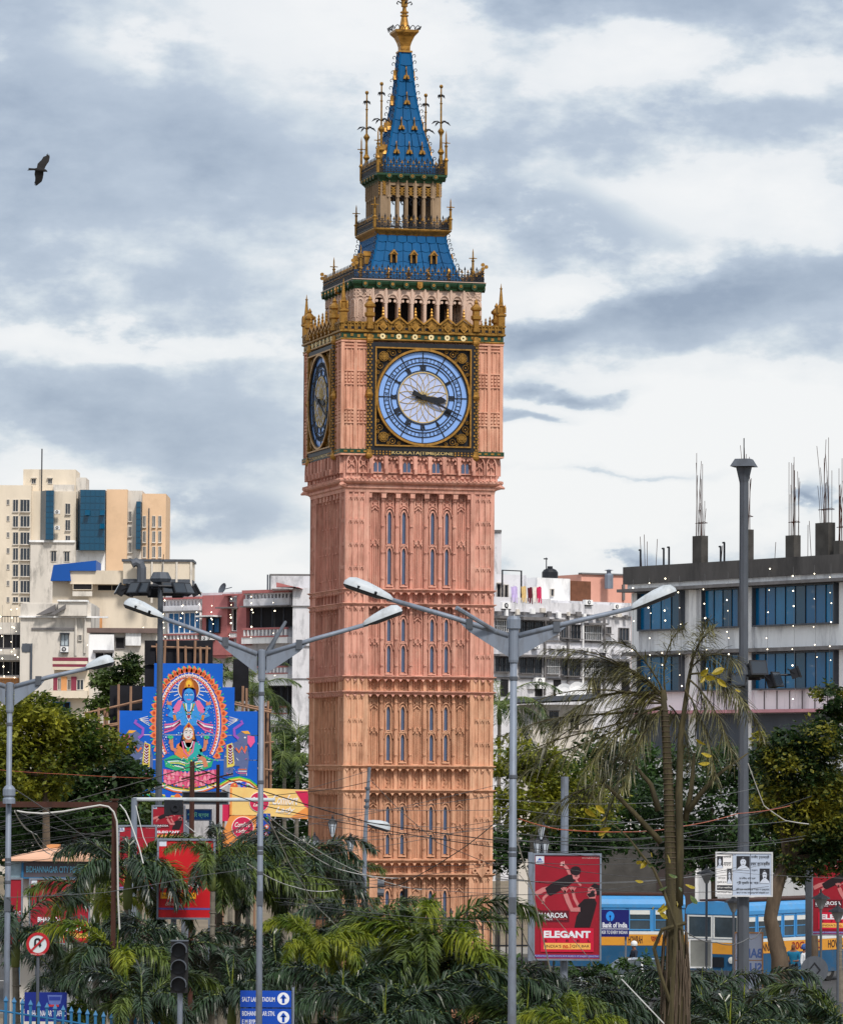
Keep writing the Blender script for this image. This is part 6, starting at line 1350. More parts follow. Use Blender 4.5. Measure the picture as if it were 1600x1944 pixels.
for px in (36, 166): MB().tube([(X(px), -.15, 0), (X(px), -.15, Zb(1668))], .06, 8).build('post', BTH, o)
m = MB(); x0, x1, z0, z1 = X(68), X(162), Zb(1885), Zb(1800); 
for i in range(10):
    for s_ in (-1, 1):
        xa = x0 + (x1 - x0) * i / 9; xb = xa + s_ * (z1 - z0) * .6; xb2 = max(x0, min(x1, xb)); t_ = (xb2 - xa) / (xb - xa) if xb != xa else 1; m.bar((xa, .2, z0), (xb2, .2, z0 + (z1 - z0) * t_), .02, .02)
for i in range(4): z_ = z0 + (z1 - z0) * i / 3; m.bar((x0, .18, z_), (x1, .18, z_), .03, .03)
for i in range(6): x_ = x0 + (x1 - x0) * i / 5; m.bar((x_, .18, z0), (x_, .18, z1), .03, .03)
m.build('lattice_grille', STEEL, o)
b = Board(127.2, 55, 1669, 171, 1793, 'billboard', 'dark red steel poster on the police booth front', 'billboard', REDP, STEEL, .06, U, group='red steel billboards'); b.rect(263, 300, 320, 385, srgb(210, 218, 232), 1); b.text('BHAROSA', 330, 850, 560, 925, WHp, 2, .03); b.rect(520, 960, 850, 1190, srgb(196, 24, 44), 1); b.text('ELEGANT', 545, 985, 840, 1050, WHp, 2, .04); b.rect(535, 1085, 840, 1150, YL, 2); b.text('no.1 QST BAR', 560, 1100, 820, 1135, BK, 3)
b = Board(127.0, 16, 1668, 43, 1795, 'billboard', 'narrow red poster strip left of the booth front', 'billboard', REDP, STEEL, .06, group='red steel billboards'); b.text('BHARO', 18, 1730, 41, 1739, WHp, 1); b.rect(20, 1762, 41, 1772, YL, 1)
b = Board(102.5, 46, 1885, 127, 1940, 'blue_banner', 'deep blue banner with crest and white lettering by the railing', 'banner', mk('deep_blue_banner', srgb(18, 40, 130), .5, var=.1), None, .04); b.poly([(90, 1890), (118, 1890), (115, 1906), (104, 1912), (93, 1906)], srgb(90, 110, 180), 1); b.rect(93, 1893, 115, 1900, srgb(40, 60, 150), 2); b.rect(90, 1908, 112, 1912, srgb(180, 50, 60), 2); b.text('BIDHANNAGAR TRAFFIC', 52, 1919, 125, 1930, WHp, 1, .01)
D = 114; a = at(146, 1455, D); o = empty('white_kiosk', (a.x, D, 0), 0, 'small white kiosk with overhanging lid beside the palms, lower left', 'kiosk'); MB().box(-.3, .4, 0, .7, 0, at(0, 1862, D).z).build('body', WHTC, o); m = MB(); zk = at(0, 1862, D).z; m.add([(-.45, -.15, zk), (.6, -.15, zk), (.6, .85, zk), (-.45, .85, zk), (-.1, .2, zk + .16), (.4, .2, zk + .16), (.4, .5, zk + .16), (-.1, .5, zk + .16)], [(0, 1, 5, 4), (1, 2, 6, 5), (2, 3, 7, 6), (3, 0, 4, 7), (4, 5, 6, 7), (3, 2, 1, 0)]); m.build('lid', WHTC, o); MB().box(-.34, -.26, -.04, .04, 0, zk).build('corner_post', BLACK, o)
# blue iron railing, lower left
a = at(0, 1944, 98); o = empty('blue_railing', (a.x, 98, 0), 0, 'blue painted iron picket railing at the lower left corner', 'railing'); 
pk_ = MB(); pk_.box(-.03, .03, -.03, .03, 0, 1.05); pk_.lathe([(.03, 1.05), (.05, 1.09), (.0, 1.2)], 4); pk_ = pk_.mesh('picket', BTH); n = 24
for i in range(n): x = -.6 + i * .17; link('picket', pk_, o, (x, .12 * i, at(0, 1890 + 2.4 * i, 98 + .12 * i).z - 1.1))
for dz in (.25, .85): m = MB(); m.tube([(-.6 + i * .17, .12 * i, at(0, 1890 + 2.4 * i, 98 + .12 * i).z - 1.1 + dz) for i in range(n)], .025, 6); m.build('rail', BTH, o)
# black spiked fence round the tower foot
o = empty('iron_fence', (ax0.x, TD, 0), TA, 'black spiked iron fence round the foot of the clock tower', 'fence'); zf_ = at(800, 1738, TD - 4).z
pk_ = MB(); pk_.box(-.02, .02, -.02, .02, 0, zf_); pk_.lathe([(.02, zf_), (.05, zf_ + .06), (.0, zf_ + .22)], 4); pk_ = pk_.mesh('picket', BLACK)
for i in range(34): link('picket', pk_, o, (-4 + i * .24, -4, 0))
for z_ in (zf_ - .1, zf_ - .9, .4): MB().box(-4, 4, -4.02, -3.98, z_ - .025, z_ + .025).build('rail', BLACK, o)
# ------------------------------------------------------------------ festival mural on bamboo scaffold
BAMB = mk('bamboo', srgb(150, 116, 92), .7, var=.25, scale=3, streak=.3)
CLOTHB = mk('black_cloth', (.012, .012, .016), .95, var=.5, scale=.8)
MBL = mk('mural_blue', srgb(0, 92, 198), .5, var=.08, scale=.8)
U4 = (128, 150, 1450, 1440)
b = Board(178, 200 + 128 / 5, 1230 + 150 / 5, 200 + 1450 / 5, 1230 + 1440 / 5, 'festival_mural', 'tall blue painted mural of two seated deities flanked by elephants', 'mural', CLOTHB, None, .05, U4)
b.o.location.y = 178
bpy.data.objects.remove([c for c in b.o.children if c.name.startswith('panel')][0])
for u0, v0, u1, v1 in ((455, 150, 1112, 380), (345, 373, 1226, 606), (128, 600, 1450, 828), (128, 830, 1450, 1062), (128, 1064, 1450, 1300), (310, 1302, 1110, 1440)):
    (x0, z1), (x1, z0) = b.p(u0, v0), b.p(u1, v1); MB().box(x0, x1, .001 + (.01 if v0 in (373, 830) else 0), .05, z0 + .01, z1 - .01).build('canvas_panel', MBL, b.o)
OR_ = srgb(226, 110, 60); PKm = srgb(222, 110, 160); GNm = srgb(60, 190, 130); SKB = srgb(56, 146, 222); SKP = srgb(206, 130, 100); GLDm = srgb(206, 130, 40); WHm = srgb(230, 230, 235); DB = srgb(10, 40, 130); YLm = srgb(226, 206, 90)
cx, cy = 790, 720; RX, RY = 345, 500
def arc(rx, ry, a0, a1, n=40): return [(cx + rx * math.sin(R(a0 + (a1 - a0) * i / n)), cy - ry * math.cos(R(a0 + (a1 - a0) * i / n))) for i in range(n + 1)]
b.line(arc(285, 450, -130, 130), 34, OR_, 1, 'painted_arch'); b.line(arc(296, 462, -130, 130), 8, WHm, 2, 'painted_arch'); b.line(arc(268, 430, -130, 130), 6, PKm, 2, 'painted_arch')
for i in range(-16, 17):
    a = R(i * 7.9); u, v = cx + 335 * math.sin(a), cy - 505 * math.cos(a); du, dv = math.sin(a), -math.cos(a); pu, pv = -dv, du; s_ = 34
    b.poly([(u - pu * s_ - du * 22, v - pv * s_ - dv * 22), (u - pu * s_ * .9 + du * 12, v - pv * s_ * .9 + dv * 12), (u + du * 46, v + dv * 46), (u + pu * s_ * .9 + du * 12, v + pv * s_ * .9 + dv * 12), (u + pu * s_ - du * 22, v + pv * s_ - dv * 22)], srgb(236, 130, 80), 2, 'painted_petal')
    b.ell(u + du * 4, v + dv * 4, 15, 17, srgb(196, 70, 40), 3, 8, 'painted_petal')
    b.line([(u + pu * 36 + du * 10, v + pv * 36 + dv * 10), (u + pu * 36 + du * 44, v + pv * 36 + dv * 44)], 9, GNm, 3, 'painted_stem')
for i in range(26):
    a = R(i * 13.8); b.line([(788 + 108 * math.sin(a), 400 - 118 * math.cos(a)), (788 + (150 + 60 * (i % 2)) * math.sin(a), 400 - (160 + 50 * (i % 2)) * math.cos(a))], 7, WHm, 1, 'painted_ray')
b.ell(788, 395, 106, 112, WHm, 2, 28); b.ell(788, 395, 98, 104, srgb(160, 84, 34), 3, 28, 'painted_halo'); b.poly([(740, 400), (755, 330), (790, 275), (828, 330), (846, 400)], GLDm, 4, 'painted_crown'); b.ell(790, 345, 28, 34, srgb(240, 190, 60), 5, 12); b.ell(790, 362, 10, 12, srgb(160, 20, 40), 6, 8)
b.poly([(718, 500), (730, 400), (755, 380), (830, 380), (852, 400), (870, 500), (820, 520), (760, 520)], srgb(20, 30, 130), 4, 'painted_hair'); b.ell(790, 460, 52, 72, SKB, 5, 22, 'painted_face')
for dx in (-22, 22): b.ell(790 + dx, 450, 14, 6, WHm, 6, 10); b.ell(790 + dx, 450, 5, 5, DB, 7, 8); b.line([(790 + dx - 17, 437), (790 + dx, 431), (790 + dx + 17, 437)], 5, DB, 6)
b.line([(790, 452), (786, 474), (796, 476)], 5, srgb(60, 150, 220), 6); b.line([(772, 492), (790, 496), (808, 492)], 9, PKm, 6)
b.poly([(640, 600), (690, 530), (740, 510), (845, 510), (890, 530), (940, 600), (900, 690), (880, 740), (700, 740), (680, 690)], SKB, 2, 'painted_torso')
b.poly([(630, 590), (690, 500), (730, 510), (700, 600), (650, 625)], PKm, 3, 'painted_sleeve'); b.poly([(950, 590), (890, 500), (850, 510), (880, 600), (930, 625)], PKm, 3, 'painted_sleeve')
for s_ in (-1, 1):
    b.line([(790 + s_ * 150, 610), (790 + s_ * 185, 640), (790 + s_ * 130, 660), (790 + s_ * 60, 625)], 46, SKB, 4, 'painted_arm'); b.line([(790 + s_ * 150, 600), (790 + s_ * 190, 560), (790 + s_ * 188, 520)], 34, SKB, 3, 'painted_arm'); b.poly([(790 + s_ * 165, 550), (790 + s_ * 215, 540), (790 + s_ * 205, 500), (790 + s_ * 188, 520), (790 + s_ * 165, 505)], SKP, 5, 'painted_hand')
    b.line([(790 + s_ * 128, 690), (790 + s_ * 140, 640)], 26, GLDm, 5, 'painted_bangle')
    for k in range(4): b.line([(790 + s_ * 80, 690 + k * 8), (790 + s_ * 150, 725 + k * 18), (790 + s_ * 235, 735 + k * 24)], 15, (PKm, WHm, srgb(180, 50, 110), PKm)[k], 3, 'painted_scarf')
for k in range(3): b.line([(735 + k * 14, 530), (760 + k * 8, 600 + k * 30), (790, 620 + k * 38), (820 - k * 8, 600 + k * 30), (845 - k * 14, 530)], 11, (GLDm, GNm, WHm)[k], 6, 'painted_garland')
b.ell(790, 655, 16, 18, srgb(160, 30, 50), 7, 10)
# lower figure
b.poly([(735, 870), (745, 760), (790, 705), (838, 760), (848, 870)], GLDm, 6, 'painted_crown'); b.ell(790, 745, 14, 18, srgb(160, 20, 40), 7, 8); b.poly([(700, 930), (735, 790), (845, 790), (880, 930), (840, 960), (740, 960)], srgb(30, 24, 60), 5, 'painted_hair'); b.ell(788, 815, 46, 58, srgb(222, 214, 214), 7, 20, 'painted_face')
for dx in (-20, 20): b.ell(788 + dx, 805, 14, 7, WHm, 8, 10); b.ell(788 + dx, 805, 6, 6, BK, 9, 8); b.line([(788 + dx - 17, 792), (788 + dx, 786), (788 + dx + 17, 792)], 5, BK, 8)
b.line([(774, 846), (788, 850), (802, 846)], 10, srgb(190, 30, 50), 8); b.poly([(752, 862), (824, 862), (818, 900), (758, 900)], SKP, 6)
b.poly([(655, 1010), (680, 920), (740, 880), (850, 880), (905, 930), (925, 1010), (850, 1050), (720, 1050)], srgb(226, 130, 70), 5, 'painted_torso'); b.poly([(780, 1050), (860, 890), (915, 930), (930, 1020), (850, 1060)], srgb(40, 170, 170), 6, 'painted_sari'); b.ell(786, 965, 14, 22, GNm, 8, 10); b.line([(730, 890), (750, 990), (790, 1030), (830, 990), (845, 890)], 14, PKm, 7, 'painted_garland'); b.line([(745, 885), (765, 940), (790, 960), (815, 940), (832, 885)], 10, WHm, 7, 'painted_garland')
for s_ in (-1, 1):
    b.line([(790 + s_ * 110, 980), (790 + s_ * 155, 960), (790 + s_ * 165, 900)], 34, SKP, 6, 'painted_arm'); b.poly([(790 + s_ * 145, 915), (790 + s_ * 190, 910), (790 + s_ * 182, 865), (790 + s_ * 165, 880), (790 + s_ * 148, 860)], SKP, 7, 'painted_hand'); b.ell(790 + s_ * 172, 850, 30, 16, GNm, 8, 10)
b.poly([(560, 1060), (640, 1020), (940, 1020), (1030, 1060), (1010, 1130), (900, 1170), (680, 1170), (570, 1130)], srgb(40, 170, 120), 4, 'painted_skirt')
for k in range(5): b.line([(570 + k * 22, 1070 + k * 12), (680 + k * 14, 1055 + k * 20), (760, 1075 + k * 20)], 9, (DB, WHm, YLm, DB, WHm)[k], 5); b.line([(1020 - k * 22, 1070 + k * 12), (910 - k * 14, 1055 + k * 20), (830, 1075 + k * 20)], 9, (DB, WHm, YLm, DB, WHm)[k], 5)
b.line([(880, 1020), (940, 1060), (960, 1130)], 40, SKP, 6, 'painted_leg'); b.poly([(550, 1150), (790, 1190), (1080, 1150), (1060, 1290), (790, 1350), (560, 1290)], srgb(200, 70, 110), 3, 'painted_lotus')
for k in range(3):
    for i in range(13): u = 570 + i * 38; v = 1175 + k * 48 + 18 * math.sin(math.pi * i / 12); b.poly([(u - 19, v + 26), (u - 12, v - 8), (u, v - 24), (u + 12, v - 8), (u + 19, v + 26)], (srgb(236, 130, 160), srgb(222, 90, 130), srgb(240, 150, 170))[(i + k) % 3], 4 + (i + k) % 3, 'painted_petal')
for k, c_ in enumerate((srgb(20, 90, 60), YLm, WHm, OR_)): b.line([(520, 1270 + k * 14), (650, 1318 + k * 14), (790, 1338 + k * 14), (930, 1318 + k * 14), (1070, 1270 + k * 14)], 13, c_, 6, 'painted_border')
GRe = srgb(92, 106, 150)
for s_ in (-1, 1):
    def M_(pts): return [(790 + s_ * (u - 790), v) for u, v in pts]
    b.poly(M_([(1130, 1030), (1150, 950), (1240, 890), (1310, 880), (1360, 960), (1370, 1050), (1350, 1210), (1280, 1210), (1280, 1120), (1220, 1120), (1220, 1215), (1130, 1215)]), GRe, 2, 'painted_elephant'); b.poly(M_([(1240, 830), (1300, 790), (1380, 800), (1400, 880), (1340, 930), (1270, 910)]), GRe, 3, 'painted_elephant'); b.line(M_([(1270, 860), (1230, 830), (1225, 770), (1270, 740), (1305, 715), (1290, 690)]), 26, srgb(150, 84, 190), 4, 'painted_trunk'); b.poly(M_([(1355, 830), (1420, 840), (1425, 890), (1385, 945), (1355, 900)]), srgb(230, 90, 150), 4, 'painted_ear'); b.poly(M_([(1290, 790), (1360, 786), (1380, 815), (1330, 815)]), srgb(236, 170, 60), 5)
    b.poly(M_([(1155, 920), (1210, 900), (1235, 1120), (1160, 1135)]), YLm, 4, 'painted_cloth'); b.poly(M_([(1170, 925), (1205, 912), (1218, 1095), (1172, 1105)]), srgb(120, 20, 50), 5, 'painted_cloth')
    for k in range(6): b.line(M_([(1172, 950 + k * 26), (1192, 966 + k * 26), (1212, 945 + k * 26)]), 8, WHm, 6)
    b.line(M_([(1240, 950), (1275, 990), (1300, 940), (1330, 990), (1345, 930)]), 22, OR_, 5, 'painted_harness'); b.ell(790 + s_ * 540, 850, 10, 8, WHm, 6, 8)
    for k in range(3): b.line(M_([(1265, 1150 + k * 18), (1350, 1150 + k * 18)]), 8, (OR_, WHm, PKm)[k], 5)
    for k in range(5): b.line(M_([(1270, 680), (1180 - k * 4, 655 + k * 22)]), 5, WHm, 3)
    for k, c_ in enumerate((srgb(60, 190, 80), YLm, srgb(200, 90, 50), WHm)): b.line(M_([(1080, 1300 + k * 14), (1180, 1240 + k * 14), (1280, 1222 + k * 14), (1380, 1250 + k * 14), (1445, 1300 + k * 14)]), 14, c_, 4, 'painted_border')
    b.ell(790 + s_ * 530, 1296, 34, 30, srgb(20, 80, 210), 6, 14); b.ell(790 + s_ * 440, 1310, 36, 34, srgb(222, 96, 60), 6, 14)
b.ell(600, 1395, 30, 28, srgb(20, 80, 210), 6, 14); b.ell(690, 1410, 30, 28, OR_, 6, 14); b.line([(320, 1370), (560, 1400), (800, 1420), (1100, 1390)], 16, YLm, 5, 'painted_border'); b.line([(320, 1386), (560, 1416), (800, 1434), (1100, 1404)], 10, GNm, 5, 'painted_border')
rz_ = random.Random(13)
for i in range(-32, 33): a = R(i * 4.0); b.ell(cx + 285 * math.sin(a), cy - 450 * math.cos(a), 7, 7, WHm, 3, 6, 'painted_dot'); b.ell(cx + 250 * math.sin(a), cy - 408 * math.cos(a), 4, 4, (WHm, YLm)[i % 2], 3, 6, 'painted_dot')
for i in range(120):
    u, v = rz_.uniform(560, 1020), rz_.uniform(560, 1140); w_ = rz_.uniform(3, 8); b.ell(u, v, w_, w_ * rz_.uniform(.5, 1.2), (WHm, YLm, PKm, srgb(150, 220, 240), OR_, GNm)[i % 6], 8, 6, 'painted_dot')
for i in range(40): u, v = rz_.uniform(560, 1020), rz_.uniform(1040, 1290); b.line([(u, v), (u + rz_.uniform(-30, 30), v + rz_.uniform(-8, 14))], 4, (WHm, YLm, srgb(250, 190, 210))[i % 3], 9, 'painted_stroke')
for s_ in (-1, 1):
    for i in range(26): u, v = rz_.uniform(1130, 1380), rz_.uniform(860, 1220); b.line([(790 + s_ * (u - 790), v), (790 + s_ * (u - 790 + rz_.uniform(-24, 24)), v + rz_.uniform(6, 26))], 5, (srgb(150, 160, 200), srgb(60, 70, 120), WHm, PKm)[i % 4], 7, 'painted_stroke')
for i in range(30): u = rz_.uniform(150, 1430); v = rz_.uniform(1290, 1330); b.ell(u, v, 9, 8, (OR_, YLm, srgb(40, 90, 210), GNm, PKm)[i % 5], 7, 8, 'painted_dot')
sc_ = empty('bamboo_scaffold', (at(358, 1455, 180).x, 180, 0), 0, 'bamboo scaffold with black cloth backing behind the painted mural', 'scaffold'); sx = sc_.location.x
X = lambda px: at(px, 1400, 180).x - sx
Zs = lambda py: at(358, py, 180).z
for x0, y0, x1, y1, d in ((272, 1216, 402, 1262, .3), (206, 1302, 270, 1420, .5), (272, 1262, 292, 1345, .45), (486, 1340, 512, 1500, .6), (440, 1250, 470, 1330, .7), (206, 1420, 240, 1520, .7)): MB().box(X(x0), X(x1), d, d + .06, Zs(y1), Zs(y0)).build('cloth_sheet', CLOTHB, sc_)
rb = random.Random(11)
for i, (x0, y0, x1, y1) in enumerate(((296, 1222, 300, 1290), (312, 1216, 309, 1300), (336, 1214, 336, 1300), (350, 1226, 352, 1300), (369, 1216, 368, 1300), (379, 1228, 380, 1300), (391, 1226, 391, 1300), (224, 1300, 226, 1560), (187, 1345, 192, 1560), (198, 1350, 194, 1560), (203, 1350, 206, 1560), (248, 1304, 248, 1500), (460, 1302, 461, 1560), (467, 1306, 468, 1560), (500, 1330, 502, 1560), (508, 1330, 508, 1560), (512, 1390, 514, 1560),
                                      (270, 1330, 160, 1356), (268, 1332, 175, 1352), (225, 1374, 110, 1391), (225, 1377, 130, 1394), (226, 1420, 155, 1418), (225, 1422, 165, 1421), (440, 1336, 515, 1352), (445, 1333, 515, 1348), (486, 1412, 520, 1408), (486, 1458, 520, 1462), (285, 1228, 398, 1231))):
    MB().tube([(X(x0), .2 - .15 * (i % 3), Zs(y0)), (X((x0 + x1) / 2) + rb.uniform(-.03, .03), .2 - .15 * (i % 3), Zs((y0 + y1) / 2)), (X(x1), .2 - .15 * (i % 3), Zs(y1))], .055 if i < 17 else .045, 6).build('bamboo_pole', BAMB, sc_)

# banner gate --------------------------------------------------------------------
D = 168; a = at(500, 1455, D); o = empty('banner_gate', (a.x, D, 0), 0, 'yellow and orange banner gate with pink lettered circles left of tower', 'banner'); X = lambda px: at(px, 1550, D).x - a.x; Zg = lambda py: at(500, py, D).z
YB = mk('yellow_banner', srgb(244, 206, 128), .6, var=.1, scale=.6, dirt=srgb(240, 160, 90), damt=.7, dscale=.45); OB = mk('orange_banner', srgb(236, 150, 76), .6, var=.1, scale=.6, dirt=srgb(244, 190, 110), damt=.8, dscale=.5); PKC = flatmat(srgb(206, 36, 84)); WL = flatmat(srgb(240, 236, 232))
MB().prism([(X(437), Zg(1548)), (X(490), Zg(1548)), (X(582), Zg(1555)), (X(600), Zg(1556)), (X(600), Zg(1500)), (X(505), Zg(1497)), (X(437), Zg(1495))], 0, .12).build('top_banner', YB, o)
MB().prism([(X(420), Zg(1640)), (X(485), Zg(1640)), (X(486), Zg(1548.5)), (X(437), Zg(1548.5)), (X(424), Zg(1580))], .02, .3).build('pillar_banner', OB, o); MB().box(X(422), X(436), .1, .3, Zg(1560), Zg(1528)).build('side_banner', PKC, o); MB().box(X(436), X(440), -.01, .3, Zg(1548), Zg(1497)).build('side_strip', OB, o)
MB().prism([(X(560), Zg(1502)), (X(600), Zg(1502)), (X(600), Zg(1545)), (X(578), Zg(1530))], -.008, 0).build('pink_corner', PKC, o); MB().prism([(X(550), Zg(1553)), (X(600), Zg(1556)), (X(600), Zg(1520))], -.006, 0).build('orange_corner', OB, o)
for u, v, r_, y_ in ((492, 1523, 19, -.01), (461, 1572, 21, -.0)):
    k = K(D); MB().disc(X(u), Zg(v), r_ * k, y_ - .02, y_ + .02, 28).build('emblem_ring', WL, o); MB().disc(X(u), Zg(v), r_ * k * .94, y_ - .03, y_ + .02, 28).build('emblem_disc', PKC, o)
    letter('Comfort', X(u - r_ * .72), X(u + r_ * .68), Zg(v - 1), Zg(v - r_ * .5), y_ - .036, WL, o, .4, .02); letter('Lady', X(u - r_ * .6), X(u + r_ * .3), Zg(v + r_ * .55), Zg(v + 2), y_ - .036, WL, o, .4, .02)
letter('Comfort', X(517), X(566), Zg(1528), Zg(1509), -.02, WL, o, .4, .015); letter('Lady', X(523), X(560), Zg(1546), Zg(1532), -.02, WL, o, .4, .015); letter('FEEL YOUR COMFORT', X(428), X(478), Zg(1608), Zg(1604), .012, WL, o)
for px in (424, 484, 598): MB().tube([(X(px), .2, 0), (X(px), .2, Zg(1500))], .05, 6).build('bamboo_post', BAMB, o)
b = Board(165, 487, 1545, 513, 1660, 'painted_column', 'narrow painted festival column with blue swirls beside the banner gate', 'mural', mk('swirl_blue', srgb(24, 70, 176), .5, var=.2, scale=3), None, .2)
for i in range(7):
    v = 1556 + i * 14; b.line([(494 + 4 * math.cos(t * .8) * (1 - t / 14), v + 5 * math.sin(t * .8) * (1 - t / 14)) for t in range(12)], 1.4, (WHm, GNm, OR_)[i % 3], 1, 'painted_swirl'); b.ell(506, v, 4.5, 4.5, (srgb(40, 170, 90), OR_, PKm)[i % 3], 1, 10); b.ell(506, v, 2.2, 2.2, WHm, 2, 8)

# vehicles --------------------------------------------------------------------------
BUSB = mk('bus_blue', srgb(70, 146, 206), .4, var=.1, scale=1.5, dirt=srgb(110, 128, 140), damt=.55, dscale=1.6); BUSD = mk('bus_dark_blue', srgb(30, 84, 124), .5, var=.15, scale=1.5, dirt=srgb(96, 92, 84), damt=.6, dscale=1.4); BUSY = mk('bus_yellow', srgb(222, 154, 52), .5, var=.12, scale=2, dirt=srgb(140, 104, 60), damt=.5, dscale=2); BUSW = mk('bus_white', srgb(222, 224, 222), .45, var=.08, scale=2); TYRE = mk('tyre_rubber', (.018, .018, .018), .85); HUB = mk('hub_metal', srgb(140, 140, 140), .5, .5); LENS = mk('lamp_lens', srgb(220, 220, 214), .15); GLB = mk('bus_glass', srgb(60, 74, 84), .1, var=.5, scale=.8, spec=.7)
def wheel(o, x, y, r_=.48, w_=.28):
    w = MB(); n = 20; pr = [(r_ * .62, -w_ / 2), (r_ * .95, -w_ / 2), (r_, -w_ * .3), (r_, w_ * .3), (r_ * .95, w_ / 2), (r_ * .62, w_ / 2)]
    for i in range(n):
        pass
    vs_ = [(p * math.cos(2 * math.pi * i / n), q, p * math.sin(2 * math.pi * i / n)) for p, q in pr for i in range(n)]; k = len(pr)
    w.add(vs_, [(i * n + j, i * n + (j + 1) % n, ((i + 1) % k) * n + (j + 1) % n, ((i + 1) % k) * n + j) for i in range(k) for j in range(n)]); wo = w.build('wheel', TYRE, o, (x, y, r_)); h = MB(); h.disc(0, 0, r_ * .62, -w_ * .42, w_ * .42, 16); h.ring(0, 0, r_ * .12, r_ * .25, -w_ * .52, w_ * .52, 8); h.build('hub', HUB, wo)
def bus(loc, rz, L_, label, text, band):
    """side with the lettering faces local -Y, front is the -X end"""
    o = empty('bus', loc, rz, label, 'bus', 'blue and yellow city buses'); w_ = 2.4; x0, x1 = -L_ / 2, L_ / 2
    MB().box(x0, x1, 0, w_, .38, 1.22).build('lower_body', BUSD, o); MB().box(x0 - .004, x1 + .004, -.012, w_ + .012, 1.22, 1.66).build('yellow_band', BUSY, o); MB().box(x0 - .008, x1 + .008, -.016, w_ + .016, 1.66, 1.78).build('white_band', BUSW, o)
    m = MB(); m.box(x0, x1, .02, .1, 1.78, 2.72); m.box(x0, x1, w_ - .1, w_ - .02, 1.78, 2.72); m.box(x0 + .02, x0 + .1, .1, w_ - .1, 1.78, 2.72); m.box(x1 - .1, x1 - .02, .1, w_ - .1, 1.78, 2.72); m.build('window_wall', BUSB, o)
    r = MB(); sec = [(-.03, 2.72), (-.03, 2.86), (.08, 3.05), (.35, 3.17), (1.2, 3.22), (2.05, 3.17), (2.32, 3.05), (2.43, 2.86), (2.43, 2.72)]; n = len(sec); r.add([(x0 - .03, y, z) for y, z in sec] + [(x1 + .03, y, z) for y, z in sec], [(i, i + n, i + n + 1, i + 1) for i in range(n - 1)] + [tuple(range(n)), tuple(range(n, 2 * n))[::-1]]); r.build('roof', BUSB, o); MB().box(x0 + .3, x1 - .3, .4, 2.0, 3.2, 3.27).build('roof_rack', RUST, o)
    nw = int((L_ - .6) / .92); pw = (L_ - .5) / nw; fr = MB(); t = .05; a_, b_ = pw / 2 - .06, .43
    fr.band([(-a_ + t, -b_ + t), (-a_ + t, b_ - t), (a_ - t, b_ - t), (a_ - t, -b_ + t)], [(-a_, -b_), (-a_, b_), (a_, b_), (a_, -b_)], -.03, .03, 0, True); fr.box(-a_ + t, a_ - t, -.02, .02, .2, .38, 1); fr.box(-a_, a_, -.02, .0, -.03, .0, 0); fr = fr.mesh('window', [BUSB, BUSW]); gl = MB().box(-a_ + .02, a_ - .02, -.004, .01, -b_ + .02, b_ - .02).mesh('pane', GLB)
    for i in range(nw): x = x0 + .25 + pw * (i + .5); wo = link('window', fr, o, (x, 0, 2.25)); link('pane', gl, wo)
    for x in (x0 + 1.9, x1 - 2.4): wheel(o, x, .16); wheel(o, x, w_ - .16)
    for y in (.62, 1.78):
        f_ = MB(); f_.band([(y - .5, 1.86), (y - .5, 2.62), (y + .5, 2.62), (y + .5, 1.86)], [(y - .56, 1.8), (y - .56, 2.68), (y + .56, 2.68), (y + .56, 1.8)], 0, .06, 0, True); f_.v = [(x0 - .03 + q[1], q[0], q[2]) for q in f_.v]; wo = f_.build('windscreen', BUSW, o); MB().box(x0 - .01, x0 + .015, y - .5, y + .5, 1.86, 2.62).build('pane', GLB, wo)
    for y in (.35, 2.05):
        h = MB(); h.lathe([(.0, 0), (.13, 0), (.13, .06), (.0, .08)], 12); h.v = [(x0 - q[2], y + q[0], 1.0 + q[1]) for q in h.v]; h.build('headlight', LENS, o)
    MB().box(x0 - .12, x0, .05, w_ - .05, .42, .6).build('bumper', STEELD, o); MB().box(x0 - .03, x0 - .008, .7, 1.7, .72, 1.1).build('radiator_grille', BLACK, o)
    for i, (tx, fa, fb, col) in enumerate(text): letter(tx, x0 + L_ * fa, x0 + L_ * fb, 1.3, 1.6, -.02, flatmat(col), o, 0, .02)
    letter('30C', 0, .001, 1.3, 1.301, -.02, flatmat(BK), o) if False else None
    return o
q = at(1166, 1700, 179); bus((q.x, 179, 0), 0, 5.6, 'blue and yellow bus behind the bank signboard, side on', (('HOWRAH', .60, .70, srgb(60, 40, 40)), ('জয় বাবা', .76, .92, srgb(150, 50, 20))), 0)
phi = R(54); Lb = 9.0; fl = at(1303, 1700, 172)
dirx = Vector((math.cos(phi), math.sin(phi), 0)); diry = Vector((-math.sin(phi), math.cos(phi), 0))
